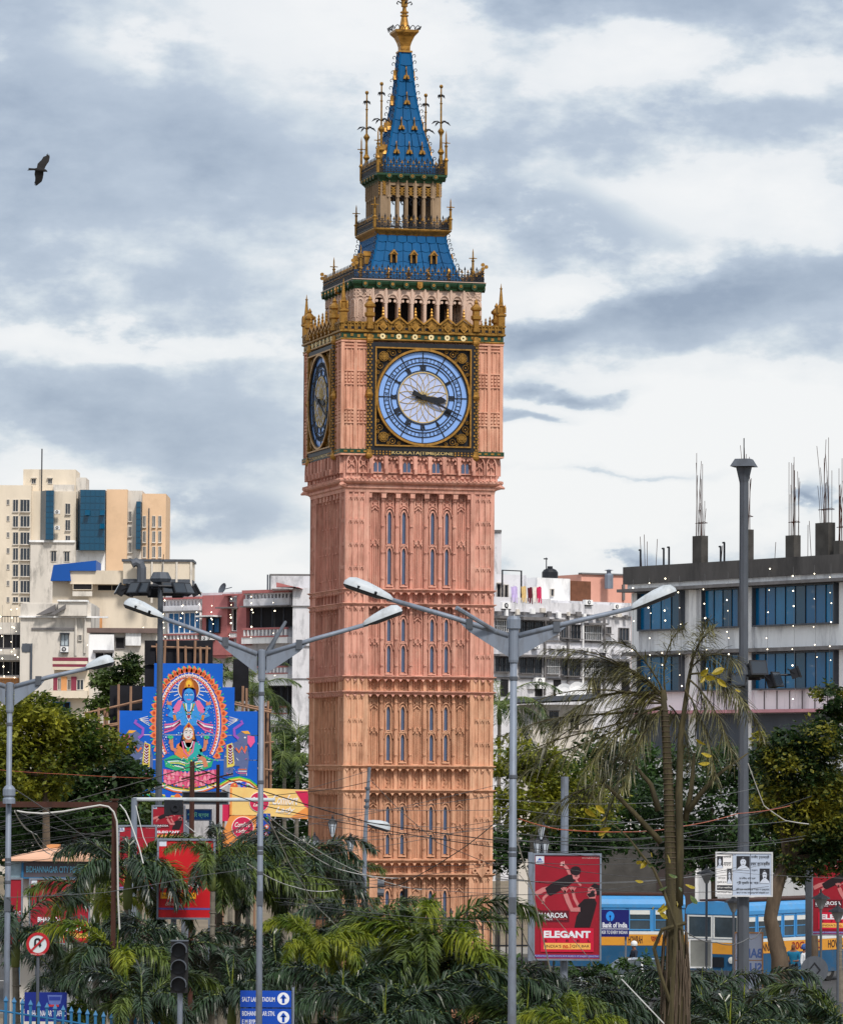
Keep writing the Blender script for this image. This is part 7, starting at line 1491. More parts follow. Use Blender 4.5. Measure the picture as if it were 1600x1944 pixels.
# the front left corner (local -L/2, 2.4) stands at px 1303
cen = Vector((fl.x, 172, 0)) + dirx * (Lb / 2) - diry * 2.4
bus(cen, phi, Lb, 'blue and yellow bus facing left front behind the tall mast', (('30C  30C', .42, .66, srgb(150, 30, 30)), ('BIDHANNAGAR', .08, .32, srgb(60, 40, 40)), ('HOWRAH', .72, .9, srgb(60, 40, 40))), 1)
def car(loc, rz, label):
    o = empty('car', loc, rz, label, 'car'); WC = mk('white_car_paint', srgb(220, 224, 226), .25, var=.03, coat=.6)
    secs = [(-2.1, .45, .72, .74), (-2.05, .35, .78, .8), (-1.2, .3, .9, .84), (-.7, .3, .95, .85), (1.3, .3, .98, .85), (2.0, .35, .95, .82), (2.1, .45, .85, .76)]
    m = MB(); vs_ = []
    for x, zb, zt, hw in secs: vs_ += [(x, -hw, zb), (x, -hw * 1.02, (zb + zt) / 2), (x, -hw * .97, zt), (x, hw * .97, zt), (x, hw * 1.02, (zb + zt) / 2), (x, hw, zb)]
    k = len(secs); m.add(vs_, [(i * 6 + j, i * 6 + (j + 1) % 6, (i + 1) * 6 + (j + 1) % 6, (i + 1) * 6 + j) for i in range(k - 1) for j in range(6)] + [tuple(range(6))[::-1], tuple((k - 1) * 6 + j for j in range(6))]); m.build('body', WC, o, smooth=False)
    gs = [(-1.25, .92, .76), (-.55, 1.42, .6), (.1, 1.5, .6), (.9, 1.47, .6), (1.75, .98, .74)]
    g_ = MB(); vs_ = []
    for x, z, hw in gs: vs_ += [(x, -hw, z), (x, hw, z)]
    r_ = MB(); n = len(gs)
    r_.add(vs_, [(i * 2, i * 2 + 1, i * 2 + 3, i * 2 + 2) for i in (1, 2)]); r_.v = [(x, y, z + .02) for x, y, z in r_.v]; r_.add([(x, y, z - .03) for x, y, z in r_.v[2:8]], [(0, 2, 3, 1), (2, 4, 5, 3)]); r_.build('roof', WC, o)
    g_.add([(-1.25, -.74, .93), (-.55, -.6, 1.44), (-.55, .6, 1.44), (-1.25, .74, .93)], [(0, 1, 2, 3)]); g_.build('windscreen', GLB, o); MB().add([(.9, -.6, 1.48), (1.75, -.74, .96), (1.75, .74, .96), (.9, .6, 1.48)], [(0, 1, 2, 3)]).build('rear_window', GLB, o)
    for s_ in (-1, 1):
        MB().add([(-1.2, s_ * .78, .94), (-.55, s_ * .62, 1.43), (.1, s_ * .62, 1.5), (.1, s_ * .8, .96)], [(0, 1, 2, 3)]).build('side_window', GLB, o); MB().add([(.16, s_ * .8, .96), (.16, s_ * .62, 1.5), (.9, s_ * .62, 1.47), (1.6, s_ * .78, .98)], [(0, 1, 2, 3)]).build('side_window', GLB, o); MB().bar((.13, s_ * .81, .95), (.13, s_ * .63, 1.5), .06, .03).build('pillar', WC, o); MB().box(-1.0, -.85, s_ * .88 - .06, s_ * .88 + .06, .95, 1.08).build('wing_mirror', WC, o)
        for x in (-1.35, 1.3): wheel(o, x, s_ * .74, .31, .2)
        MB().lathe([(.0, 0), (.1, 0), (.1, .05), (.0, .06)], 10).build('headlight', LENS, o, (-2.1, s_ * .55, .66)).rotation_euler = (0, R(-90), 0)
    return o
q = at(1205, 1700, 160); car((q.x, 160, 0), R(8), 'white car roof showing above the palms beside the red billboard')

# people -----------------------------------------------------------------------------
HAIR = mk('dark_hair', (.012, .01, .01), .6); SKIN = mk('brown_skin', srgb(120, 78, 58), .6, var=.08); SHOE = mk('dark_shoe', (.02, .018, .016), .6)
def person(loc, rz, ht, label, top, legs, cap=None, arms='down', stride=.12):
    s_ = ht / 1.74; V = []; E = []; Rr = []; T = []
    def v(p, r_, tag): V.append(Vector(p) * s_); Rr.append(r_ * s_); T.append(tag); return len(V) - 1
    def chain(i, pts):
        for p, r_, tag in pts: j = v(p, r_, tag); E.append((i, j)); i = j
        return i
    pel = v((0, 0, .95), .145, 'legs'); ch = chain(pel, (((0, 0, 1.1), .13, 'top'), ((0, -.01, 1.27), .15, 'top'), ((0, 0, 1.41), .13, 'top'))); nk = chain(ch, (((0, 0, 1.5), .055, 'skin'), ((0, -.015, 1.575), .08, 'skin'), ((0, -.02, 1.65), .095, 'skin'), ((0, 0, 1.72), .06, 'hair'))); v_ = v((0, -.115, 1.615), .018, 'skin'); E.append((nk - 2, v_))
    for sx in (-1, 1):
        k = chain(pel, (((sx * .1, 0, .86), .095, 'legs'), ((sx * .105, -.02 - sx * stride * .4, .5), .068, 'legs'), ((sx * .11, .02 - sx * stride, .1), .045, 'legs'), ((sx * .12, -.12 - sx * stride, .045), .04, 'shoe')))
        if arms == 'down': pts = (((sx * .19, 0, 1.4), .068, 'top'), ((sx * .25, .02, 1.13), .05, 'top'), ((sx * .26, -.07, .9), .034, 'skin'), ((sx * .26, -.1, .82), .036, 'skin'))
        else: pts = (((sx * .19, 0, 1.4), .068, 'top'), ((sx * .27, -.05, 1.15), .05, 'top'), ((sx * .16, -.26, 1.1), .034, 'skin'), ((sx * .1, -.33, 1.11), .036, 'skin'))
        h = chain(ch, pts)
        for f_ in range(5): d = Vector(((f_ - 2) * .018 + (sx * -.03 if f_ == 0 else 0), -.03, -.07 - .01 * (2 - abs(f_ - 2)))) if arms == 'down' else Vector((-sx * .05, -.06, (f_ - 2) * .018)); chain(h, ((tuple(V[h] / s_ + d * .6), .009, 'skin'), (tuple(V[h] / s_ + d), .008, 'skin')))
    me = bpy.data.meshes.new('tmp'); me.from_pydata(V, E, []); ob = bpy.data.objects.new('tmp', me); COL.objects.link(ob); md = ob.modifiers.new('s', 'SKIN'); md.use_smooth_shade = True; ss = ob.modifiers.new('u', 'SUBSURF'); ss.levels = ss.render_levels = 1
    for i, sv in enumerate(me.skin_vertices[0].data): sv.radius = (Rr[i] * (1.25 if T[i] == 'top' and abs(V[i].x) < .01 else 1), Rr[i] * (.8 if T[i] == 'top' and abs(V[i].x) < .01 else 1)); sv.use_root = (i == 0)
    PEOPLE.append((ob, V, T, dict(top=top, legs=legs, loc=loc, rz=rz, label=label, cap=cap, h=s_)))
PEOPLE = []
def finish_people():
    dg = bpy.context.evaluated_depsgraph_get()
    for ob, V, T, q in PEOPLE:
        me = bpy.data.meshes.new_from_object(ob.evaluated_get(dg), depsgraph=dg); me.name = 'person'; old = ob.data; bpy.data.objects.remove(ob); bpy.data.meshes.remove(old)
        me.materials.clear(); names = ['skin', 'top', 'legs', 'hair', 'shoe']
        for m_ in (SKIN, q['top'], q['legs'], HAIR, SHOE): me.materials.append(m_)
        h = q['h']
        for p in me.polygons:
            c = p.center; t = T[min(range(len(V)), key=lambda i: (V[i] - c).length)]
            if t == 'skin' and c.z > 1.56 * h and (c.z > 1.69 * h or c.y > .01 * h): t = 'hair'
            p.material_index = names.index(t)
        o = link('person', me, None, q['loc'], q['rz'], label=q['label'], cat='person')
        if q['cap']: MB().lathe([(.1, 1.60), (.128, 1.63), (.135, 1.7), (.11, 1.77), (.05, 1.81), (0, 1.82)], 12, (0, -.005, 0)).build(q['cap'][0], q['cap'][1], o).scale = (h,) * 3
cl = lambda n, c: mk(n, c, .9, var=.12, scale=6)
for px, D, rz, ht, lab, tp, lg, cap, arms in (
    (1488, 168.5, 20, 1.66, 'person in mustard yellow shirt and black trousers beside the bus', srgb(206, 160, 70), srgb(22, 22, 26), None, 'down'),
    (1506, 168, -15, 1.76, 'person in teal blue shirt standing next to the one in yellow', srgb(20, 104, 140), srgb(40, 42, 48), None, 'fold'),
    (1527, 167, 60, 1.72, 'person in white shirt and blue cap walking by the bus', srgb(206, 210, 216), srgb(40, 90, 140), ('cap', srgb(60, 90, 150)), 'down'),
    (1546, 165, -40, 1.55, 'person with blue head scarf behind the round sign', srgb(150, 130, 140), srgb(70, 40, 60), ('head_scarf', srgb(24, 60, 170)), 'fold'),
    (1204, 170, -70, 1.68, 'rider with a white helmet in front of the first bus', srgb(40, 46, 60), srgb(30, 32, 40), ('helmet', srgb(226, 228, 230)), 'fold'),
    (1000, 150, 30, 1.7, 'person in dark clothes half hidden below the big red billboard', srgb(60, 60, 66), srgb(36, 36, 40), ('cap', srgb(170, 160, 150)), 'down')):
    q = at(px, 1700, D); person((q.x, D, 0), R(rz), ht, lab, cl('shirt_%d' % px, tp), cl('trousers_%d' % px, lg), (cap[0], cl(cap[0] + '_cloth_%d' % px, cap[1])) if cap else None, arms)
finish_people()

# bird ------------------------------------------------------------------------------
D = 110; c = at(75, 320, D); k = K(D); o = empty('bird', c, 0, 'black kite bird gliding with wings spread, upper left sky', 'bird'); BB = mk('black_plumage', (.012, .011, .012), .8, var=.3, scale=9); s_ = k * 100 / 1495
def bp_(u, v): return ((u - 700) * s_, (1080 - v) * s_)
up = [(620, 1080), (640, 930), (700, 860), (745, 815), (800, 715), (885, 680), (880, 650), (898, 640), (915, 655), (908, 600), (935, 650), (952, 690), (960, 640), (978, 720), (960, 850), (910, 930), (870, 1000), (845, 1070), (800, 1120), (700, 1130)]
dn = [(620, 1090), (570, 1140), (555, 1230), (575, 1330), (568, 1420), (540, 1480), (575, 1470), (545, 1530), (590, 1500), (575, 1545), (620, 1530), (700, 1470), (760, 1420), (790, 1330), (810, 1230), (815, 1150), (760, 1100)]
m = MB(); th = .02
def wing(poly, dy):
    n = len(poly); zz_ = [bp_(*q) for q in poly]; f_ = [(x, dy * abs(z) - th, z) for x, z in zz_]; b_ = [(x, dy * abs(z) + th, z) for x, z in zz_]
    m.add(f_ + b_, [tuple(range(n))[::-1], tuple(range(n, 2 * n))] + [(i, (i + 1) % n, (i + 1) % n + n, i + n) for i in range(n)])
wing(up, .35); wing(dn, .35)
body = [(430, 1092, 10), (560, 1095, 32), (650, 1105, 62), (740, 1115, 66), (820, 1122, 46), (870, 1128, 38), (905, 1145, 22), (925, 1172, 4)]
m.tube([(bp_(u, v)[0], 0, bp_(u, v)[1]) for u, v, r_ in body], [r_ * s_ for u, v, r_ in body], 10)
tl = [(600, 1070), (380, 1058), (395, 1090), (355, 1125), (600, 1118)]; wing(tl, 0); m.build('body', BB, o)
# ------------------------------------------------------------------ vegetation
PD = leafmat('palm_leaf_dark', srgb(19, 31, 29), srgb(58, 82, 54), 1.2, .34, .18, .65)
PMd = leafmat('palm_leaf_green', srgb(36, 58, 32), srgb(104, 122, 52), 1.2, .4, .3, .5)
PY = leafmat('palm_leaf_yellow', srgb(76, 102, 28), srgb(150, 158, 48), 1.2, .45, .4, .4)
DRY = leafmat('dry_palm_leaf', srgb(46, 48, 32), srgb(120, 116, 72), 1.5, .45, .2, .6)
TRK = mk('palm_trunk', srgb(120, 114, 104), .85, var=.25, scale=4, streak=2.5, dirt=srgb(66, 60, 52), damt=.6, dscale=3)
SHAFT = mk('palm_crownshaft', srgb(112, 124, 70), .6, var=.2, scale=3, streak=.3)
BARK = mk('tree_bark', srgb(92, 80, 68), .95, var=.35, scale=5, streak=.3, dirt=srgb(46, 40, 34), damt=.7, dscale=3, bump=.6)
BARKO = mk('olive_bark', srgb(72, 66, 46), .95, var=.5, scale=7, streak=.2, dirt=srgb(44, 42, 40), damt=.9, dscale=2, bump=.9)

def leaflet(mb, b, d, ln, w_, droop, rnd, mi=0):
    d = d.normalized(); s_ = d.cross(Vector((rnd.uniform(-.5, .5), rnd.uniform(-.5, .5), 1))).normalized() * (w_ / 2)
    m = b + d * ln * .5 + Vector((0, 0, -droop * ln * .12)); t = b + d * ln * .93 + Vector((0, 0, -droop * ln * .5))
    mb.add([b - s_ * .6, b + s_ * .6, m - s_, m + s_, t], [(0, 1, 3, 2), (2, 3, 4)], mi)
def along(pts, t):
    f_ = t * (len(pts) - 1); i = min(int(f_), len(pts) - 2); f_ -= i; return pts[i].lerp(pts[i + 1], f_), (pts[i + 1] - pts[i]).normalized()
def frond_mb(pts, n, ll, lw, plume, droop, seed, wind=Vector((0, 0, 0)), rr0=.022):
    rnd = random.Random(seed); mb = MB(); k = len(pts); mb.tube(pts, [rr0 * (1 - .8 * i / (k - 1)) + .002 for i in range(k)], 4, 1)
    for i in range(n):
        t = .1 + .9 * (i + rnd.random()) / n; b, T = along(pts, t); S = T.cross(Vector((0, 0, 1)))
        if S.length < .05: S = Vector((0, 1, 0))
        S.normalize(); Uq = S.cross(T); L_ = ll * (.45 + .55 * math.sin(math.pi * min(1, t * .85 + .12))) * rnd.uniform(.8, 1.15)
        for sd_ in (-1, 1):
            a = rnd.uniform(-plume, plume); d = T * rnd.uniform(.5, .8) + (S * sd_ * math.cos(a) + Uq * math.sin(a)) * .8 + wind
            leaflet(mb, b, d, L_, lw, droop * rnd.uniform(.6, 1.4), rnd)
    return mb
def arc_pts(L_, e0, bend, k=9, side=0.0):
    p = Vector((0, 0, 0)); out = [p.copy()]
    for i in range(k): t = (i + .5) / k; a = R(e0 - bend * t ** 1.2); p = p + Vector((math.cos(a), side * t, math.sin(a))) * (L_ / k); out.append(p.copy())
    return out
FR = {}
for kind, (e0, bend) in {'up': (66, 100), 'mid': (62, 100), 'low': (38, 120), 'hang': (8, 95)}.items():
    for v in range(3):
        mb = frond_mb(arc_pts(2.0 + .2 * v, e0 + 6 * v, bend + 10 * v, side=(-.12, 0, .15)[v]), 125, .44, .04, 1.25, .9, 17 * v + len(kind))
        for mn, mt in (('d', PD), ('g', PMd), ('y', PY)): FR[kind, v, mn] = mb.mesh('frond', [mt, SHAFT])
        mb = frond_mb(arc_pts(2.6 + .2 * v, e0 + 4 * v, bend + 5 * v, side=(-.1, 0, .12)[v]), 60, .62, .04, .25, .8, 31 * v + len(kind))
        FR[kind, v, 'c'] = mb.mesh('frond', [PMd, SHAFT])
def palm(px, py, D, label, cols='ddg', n=13, sc=1.0, spread='all', trunk=True, group='foxtail palms in the foreground', name='foxtail_palm', seed=None, kinds=None):
    rnd = random.Random(seed if seed is not None else int(px * 7 + py)); c = at(px, py, D); o = empty(name, (c.x, D, 0), 0, label, 'palm', group); H = c.z; lean = rnd.uniform(-.12, .12)
    tr = MB(); tr.tube([(lean * (1 - i / 6), 0, (H - .75 * sc) * i / 6) for i in range(7)], [.13 * sc, .11 * sc, .1 * sc, .1 * sc, .09 * sc, .085 * sc, .08 * sc], 10)
    for i in range(1, int((H - .8) / .3)): z = .3 * i; tr.lathe([(.1 * sc, z), (.115 * sc, z + .02), (.1 * sc, z + .04)], 8, (lean * (1 - z / H), 0, 0), caps=False)
    tr.build('trunk', TRK, o); cs_ = MB(); cs_.tube([(0, 0, H - .8 * sc), (0, 0, H - .4 * sc), (0, 0, H)], [.1 * sc, .115 * sc, .05 * sc], 10); cs_.build('crownshaft', SHAFT, o, smooth=True)
    kinds = kinds or (['mid', 'low', 'low', 'hang', 'mid', 'low', 'up', 'low', 'hang'])
    for i in range(n):
        kd = kinds[i % len(kinds)]; f_ = link('frond', FR[kd, rnd.randrange(3), cols[rnd.randrange(len(cols))]], o, (0, 0, H - rnd.uniform(.0, .18) * sc)); f_.rotation_euler = (rnd.uniform(-.1, .1), rnd.uniform(-.1, .1), 2.4 * i + rnd.uniform(-.3, .3)); q = sc * rnd.uniform(.85, 1.12); f_.scale = (q, q, q)
    if rnd.random() < .6: MB().tube([(0, 0, H), (.01, 0, H + .5 * sc), (.04, 0, H + 1.05 * sc)], [.03, .02, .003], 5).build('spear_leaf', PY, o)
    return o
for a in ((30, 1745, 107, 'dark foxtail palm cut by the left edge', 'dd'), (182, 1690, 112, 'foxtail palm with yellow arching frond over the police sign', 'yyg', 6), (243, 1655, 110, 'large green foxtail palm beside the rusty gantry post', 'ggd', 14, 1.1), (222, 1800, 104, 'golden tinged foxtail palm low before the rusty gantry', 'gyd', 12, 1.0),
          (404, 1640, 106, 'foxtail palm in front of the bright red billboard', 'gd', 9, .75), (416, 1650, 112, 'foxtail palm with pale ringed trunk left of the lamp pole', 'dd', 13), (322, 1790, 106, 'dark foxtail palm behind the traffic light', 'dd', 13), (452, 1664, 112, 'dark foxtail palm right behind the lamp pole', 'dgg', 12), (530, 1668, 113, 'foxtail palm between lamp pole and tower foot', 'gdd', 12),
          (520, 1800, 108, 'dark glossy foxtail palm above the blue direction signs', 'dd', 14), (590, 1642, 116, 'green foxtail palm at the left foot of the tower', 'gd', 12), (640, 1652, 124, 'upright young palm before the left tower corner', 'g', 9, .8), (598, 1765, 103, 'bright yellow green drooping palm, the yellowest in the middle', 'yy', 11, .75), (700, 1742, 110, 'dark foxtail palm before the tower door', 'dg', 13), (650, 1880, 101, 'low foxtail palm right of the direction signs', 'ddg', 14),
          (750, 1786, 107, 'green foxtail palm just left of the tower middle', 'dgd', 13), (826, 1780, 103, 'tall golden green foxtail palm before the right half of tower', 'ggy', 16, 1.25), (800, 1905, 100, 'dark foxtail palm lowest in the middle foreground', 'dd', 14), (925, 1872, 103, 'foxtail palm left of the right lamp pole', 'gdd', 12), (730, 1930, 98, 'dark foxtail palm at the bottom edge left of middle', 'dd', 12),
          (1075, 1915, 103, 'dark foxtail palm under the big red billboard', 'dd', 14, 1.05), (1000, 1935, 99, 'foxtail palm at the bottom right of the lamp pole', 'ddg', 12), (1190, 1905, 107, 'dark foxtail palm left of the dry palm trunk', 'dd', 13), (1100, 1945, 97, 'small yellow green palm at the bottom under the billboard', 'yg', 8, .7), (1330, 1900, 108, 'dark foxtail palm right of the dry palm trunk', 'dd', 12), (1412, 1895, 112, 'foxtail palm at the foot of the tall mast', 'dd', 13), (1385, 1945, 101, 'dark foxtail palm at the bottom edge below the mast', 'dd', 13), (1462, 1950, 104, 'foxtail palm below the leaning tree trunk', 'dg', 12),
          (1590, 1935, 104, 'dark foxtail palm in the lower right corner', 'dg', 11), (110, 1850, 110, 'dark foxtail palm behind the white kiosk', 'dd', 9, .8), (440, 1880, 104, 'dark foxtail palm left of the direction signs', 'dd', 12), (270, 1900, 101, 'dark foxtail palm low beside the traffic light', 'ddg', 12), (560, 1900, 115, 'dark foxtail palm behind the direction signs', 'dd', 12)):
    x_, y_ = a[0], a[1]; palm(x_, y_ + (20 if y_ >= 1850 else 4 if 200 < x_ < 600 and y_ < 1750 else 36 if 560 < x_ < 970 and x_ != 640 else 28), *a[2:])
for px, py, D, lab, n in ((445, 1290, 205, 'coconut palm behind the mural beside the pink house', 12), (478, 1320, 198, 'lower coconut palm right of the mural', 11), (566, 1400, 190, 'coconut palm touching the left side of the tower', 12), (540, 1440, 186, 'coconut palm above the banner gate', 12), (948, 1340, 190, 'coconut palm just right of the tower shaft', 11), (1010, 1470, 176, 'coconut palm among the trees right of the lamp pole', 12), (1590, 1600, 160, 'coconut palm fronds above the right edge billboard', 10)):
    palm(px, py, D, lab, 'c', n, 1.0, group='coconut palms among the background trees', name='coconut_palm')

# broadleaf trees
T_Y = leafmat('yellow_green_leaf', srgb(52, 76, 28), srgb(172, 170, 52), .5, .55, .42)
T_G = leafmat('mid_green_leaf', srgb(32, 52, 28), srgb(92, 112, 48), .5, .5, .35)
T_D = leafmat('dark_green_leaf', srgb(24, 42, 28), srgb(70, 100, 46), .5, .5, .35)
T_O = leafmat('olive_gold_leaf', srgb(40, 64, 32), srgb(172, 164, 52), .8, .5, .42)
for e_, p_ in zip(T_O.node_tree.nodes['Color Ramp'].color_ramp.elements, (.72, 1.0)): e_.position = p_
for e_, p_ in zip(T_Y.node_tree.nodes['Color Ramp'].color_ramp.elements, (.62, .98)): e_.position = p_
def tree(D, blobs, label, mat, n, leaf, trunkpx=None, seed=1, tr=None, name='broadleaf_tree', flat=.5, cat='tree', group='broadleaf trees around the square', limbs=True):
    """blobs: ellipses in photo pixels (x, y, rx, ry) marking the masses of the crown; each gets its own depth"""
    rnd = random.Random(seed); k = K(D); bx = sum(b[0] for b in blobs) / len(blobs) if trunkpx is None else trunkpx; c = at(bx, 1455, D); o = empty(name, (c.x, D, 0), 0, label, cat, group)
    V = []; F_ = []; area = sum(b[2] * b[3] for b in blobs); cents = []
    for (px, py, rx, ry) in blobs:
        q = at(px, py, D) - Vector((c.x, D, 0)); q.y = rnd.uniform(-.4, .4) * rx * k; cents.append(q); a, b_ = rx * k, ry * k; m = int(n * rx * ry / area); ncl = max(10, m // 38)
        for i in range(ncl):
            u = Vector((rnd.gauss(0, 1), rnd.gauss(0, 1), rnd.gauss(0, 1))).normalized() * (rnd.random() ** .38); p = q + Vector((u.x * a, u.y * a, u.z * b_)); cr = rnd.uniform(.28, .5) * min(a, 1.6 * b_) * .8
            for j in range(m // ncl):
                w_ = Vector((rnd.gauss(0, 1), rnd.gauss(0, 1), rnd.gauss(0, flat))) * cr * .55; s_ = p + w_; d = Vector((rnd.gauss(0, 1), rnd.gauss(0, 1), rnd.gauss(-.2, .6))).normalized(); e = d.cross(Vector((rnd.gauss(0, .6), rnd.gauss(0, .6), 1))).normalized(); l = leaf * rnd.uniform(.45, 1.6); i0 = len(V)
                V += [s_, s_ + d * l * .5 + e * l * .26, s_ + d * l, s_ + d * l * .5 - e * l * .26]; F_.append((i0, i0 + 1, i0 + 2, i0 + 3))
    me = bpy.data.meshes.new('crown'); me.from_pydata(V, [], F_); me.materials.append(mat); link('crown', me, o)
    t = MB(); H = min(q.z for q in cents) if tr is None else tr[-1][2]
    if tr is None: t.tube([(0, 0, 0), (.1, 0, H * .5), (0, 0, max(H, .5))], [.2, .16, .1], 10)
    else: t.tube([p[:3] for p in tr], [p[3] for p in tr], 12)
    t.build('trunk', BARK, o, smooth=True)
    if limbs:
        base = Vector((0, 0, max(H, .5))) if tr is None else Vector(tr[-1][:3])
        for q in cents: MB().tube([base, base.lerp(q, .5) + Vector((0, 0, -.2)), q], [.12, .08, .03], 6).build('limb', BARK, o)
    return o
tree(152, [(30, 1400, 80, 70), (110, 1370, 70, 48), (60, 1340, 60, 30), (185, 1425, 55, 40), (150, 1410, 70, 50), (60, 1470, 100, 50), (10, 1440, 60, 60)], 'yellow green tree at the left before the cream house', T_Y, 15000, .2, seed=2)
tree(158, [(60, 1480, 110, 60), (170, 1480, 80, 50), (120, 1540, 130, 60), (40, 1580, 90, 50), (215, 1560, 60, 50), (250, 1470, 40, 50)], 'dark green spreading tree behind the cables, left', T_D, 14000, .22, seed=3)
tree(200, [(60, 1560, 160, 90), (230, 1570, 110, 70), (150, 1640, 160, 60)], 'very dark tree far left behind the police booth', T_D, 10000, .3, seed=4)
tree(222, [(205, 1300, 42, 34), (245, 1265, 30, 30), (240, 1310, 34, 36), (190, 1340, 30, 24)], 'olive tree between the shop house and the scaffold', T_G, 6000, .22, seed=5)
tree(170, [(262, 1490, 30, 40), (235, 1440, 26, 40), (280, 1540, 40, 40)], 'small leafy tree overlapping the lower left of the mural', T_G, 3500, .18, seed=6)
tree(195, [(545, 1480, 45, 60), (560, 1580, 60, 60), (530, 1420, 30, 40), (470, 1640, 90, 40)], 'dark tree behind the banner gate left of the tower', T_D, 7500, .25, seed=7)
tree(172, [(985, 1440, 60, 40), (1050, 1470, 80, 45), (1000, 1530, 80, 50), (1100, 1530, 80, 50)], 'bushy yellowish green tree right of the tower', T_Y, 11000, .2, seed=8)
tree(186, [(1150, 1450, 70, 60), (1210, 1530, 90, 60), (1120, 1590, 90, 50), (960, 1610, 60, 50), (1050, 1600, 80, 50)], 'dark green tree behind the dry palm', T_D, 11000, .24, seed=9)
tree(190, [(1350, 1470, 90, 60), (1390, 1560, 90, 70), (1300, 1590, 90, 60), (1240, 1480, 60, 70), (1440, 1480, 60, 60), (1400, 1640, 80, 40)], 'dark tree behind the mast and notice board', T_D, 14000, .24, seed=10)
tk = [(at(1482, 1944, 146) - Vector((at(1475, 1455, 146).x, 146, 0))), (at(1480, 1820, 146) - Vector((at(1475, 1455, 146).x, 146, 0))), (at(1462, 1745, 146) - Vector((at(1475, 1455, 146).x, 146, 0))), (at(1472, 1690, 146) - Vector((at(1475, 1455, 146).x, 146, 0))), (at(1492, 1630, 146) - Vector((at(1475, 1455, 146).x, 146, 0)))]
tk[0].z = 0; trk = [(p.x, p.y, p.z, r_) for p, r_ in zip(tk, (.36, .28, .22, .24, .18))]
tree(146, [(1585, 1335, 42, 45), (1560, 1410, 70, 50), (1510, 1450, 70, 55), (1575, 1500, 70, 50), (1480, 1530, 60, 60), (1550, 1570, 80, 50), (1470, 1420, 45, 40), (1530, 1630, 70, 40), (1600, 1600, 60, 60)], 'big tree with golden leaves and leaning grey trunk at right', T_O, 24000, .17, trunkpx=1475, seed=11, tr=trk)
tree(156, [(1600, 1560, 60, 90), (1540, 1620, 80, 60), (1450, 1600, 60, 60), (1590, 1680, 60, 40), (1520, 1500, 90, 60)], 'dark hanging foliage tree over the right edge billboard', T_D, 13000, .2, seed=12)
for px, py, D, rx, ry, lab, mt in ((150, 1925, 104, 30, 30, 'feathery light green shrub by the blue railing', T_Y), (1550, 1925, 125, 45, 24, 'leafy yellow green shrub behind the round sign', T_Y), (1290, 1850, 130, 22, 40, 'green shrub against the dry palm foot', T_G), (245, 1880, 108, 25, 35, 'yellowing shrub beside the rusty post foot', T_O)):
    tree(D, [(px, py, rx, ry), (px + rx * .5, py + 12, rx * .7, ry * .7)], lab, mt, 1600, .11, seed=int(px), name='shrub', cat='shrub', group='low shrubs between the palms', limbs=False)
for D_, x0_, x1_, lab in ((140, 170, 560, 'dark clipped hedge behind the left palms'), (126, 640, 960, 'dark clipped hedge at the foot of the tower'), (141, 960, 1300, 'dark clipped hedge behind the right palms')):
    tree(D_, [(x_, 1862 + (x_ * 7) % 23, 36, 62) for x_ in range(x0_, x1_, 44)], lab, T_D, 7000, .16, seed=x0_, name='hedge', cat='hedge', group='dark hedges behind the palms', limbs=False)
# dry palm ---------------------------------------------------------------------------
D = 100; c = at(1275, 1455, D); dp = empty('dry_palm', (c.x, D, 0), 0, 'tall half dead palm with brown drooping fronds, right of centre', 'palm'); O = Vector((c.x, D, 0)); P_ = lambda x, y, dy=0.0: at(x, y, D) - O + Vector((0, dy, 0))
g0 = P_(1283, 1944); g0.z = 0
MB().tube([g0, P_(1283, 1940), P_(1282, 1800), P_(1278, 1700), P_(1272, 1600), P_(1268, 1480), P_(1262, 1360), P_(1258, 1310)], [.3, .27, .21, .17, .13, .105, .085, .05], 12).build('trunk', BARKO, dp, smooth=True)
sc2 = MB()
for i in range(44): y_ = 1350 + i * 10; sc2.lathe([(.09 + .0021 * i, 0), (.1 + .0021 * i, .012), (.09 + .0021 * i, .022)], 9, tuple(P_(1262 + (y_ - 1350) * .045, y_)), caps=False)
sc2.build('leaf_scars', BARK, dp, kind='stuff')
MB().tube([P_(1288, 1720, -.1), P_(1290, 1620, -.1), P_(1288, 1520, -.05), P_(1292, 1400, .05), P_(1306, 1300, .1), P_(1318, 1235, .1)], [.1, .09, .09, .07, .05, .03], 10).build('stem', BARKO, dp, smooth=True)
for i, pts in enumerate((((1250, 1540), (1235, 1490), (1205, 1455), (1170, 1440)), ((1305, 1540), (1335, 1500), (1370, 1465), (1420, 1430)), ((1300, 1560), (1312, 1500), (1318, 1430)), ((1255, 1600), (1200, 1540), (1150, 1490)))): MB().tube([P_(x, y, -.1 + .06 * i) for x, y in pts], [.075, .055, .035, .015][:len(pts)], 8).build('limb', BARKO, dp, smooth=True)
wind = Vector((-.35, -.1, -.35)); rnd = random.Random(4)
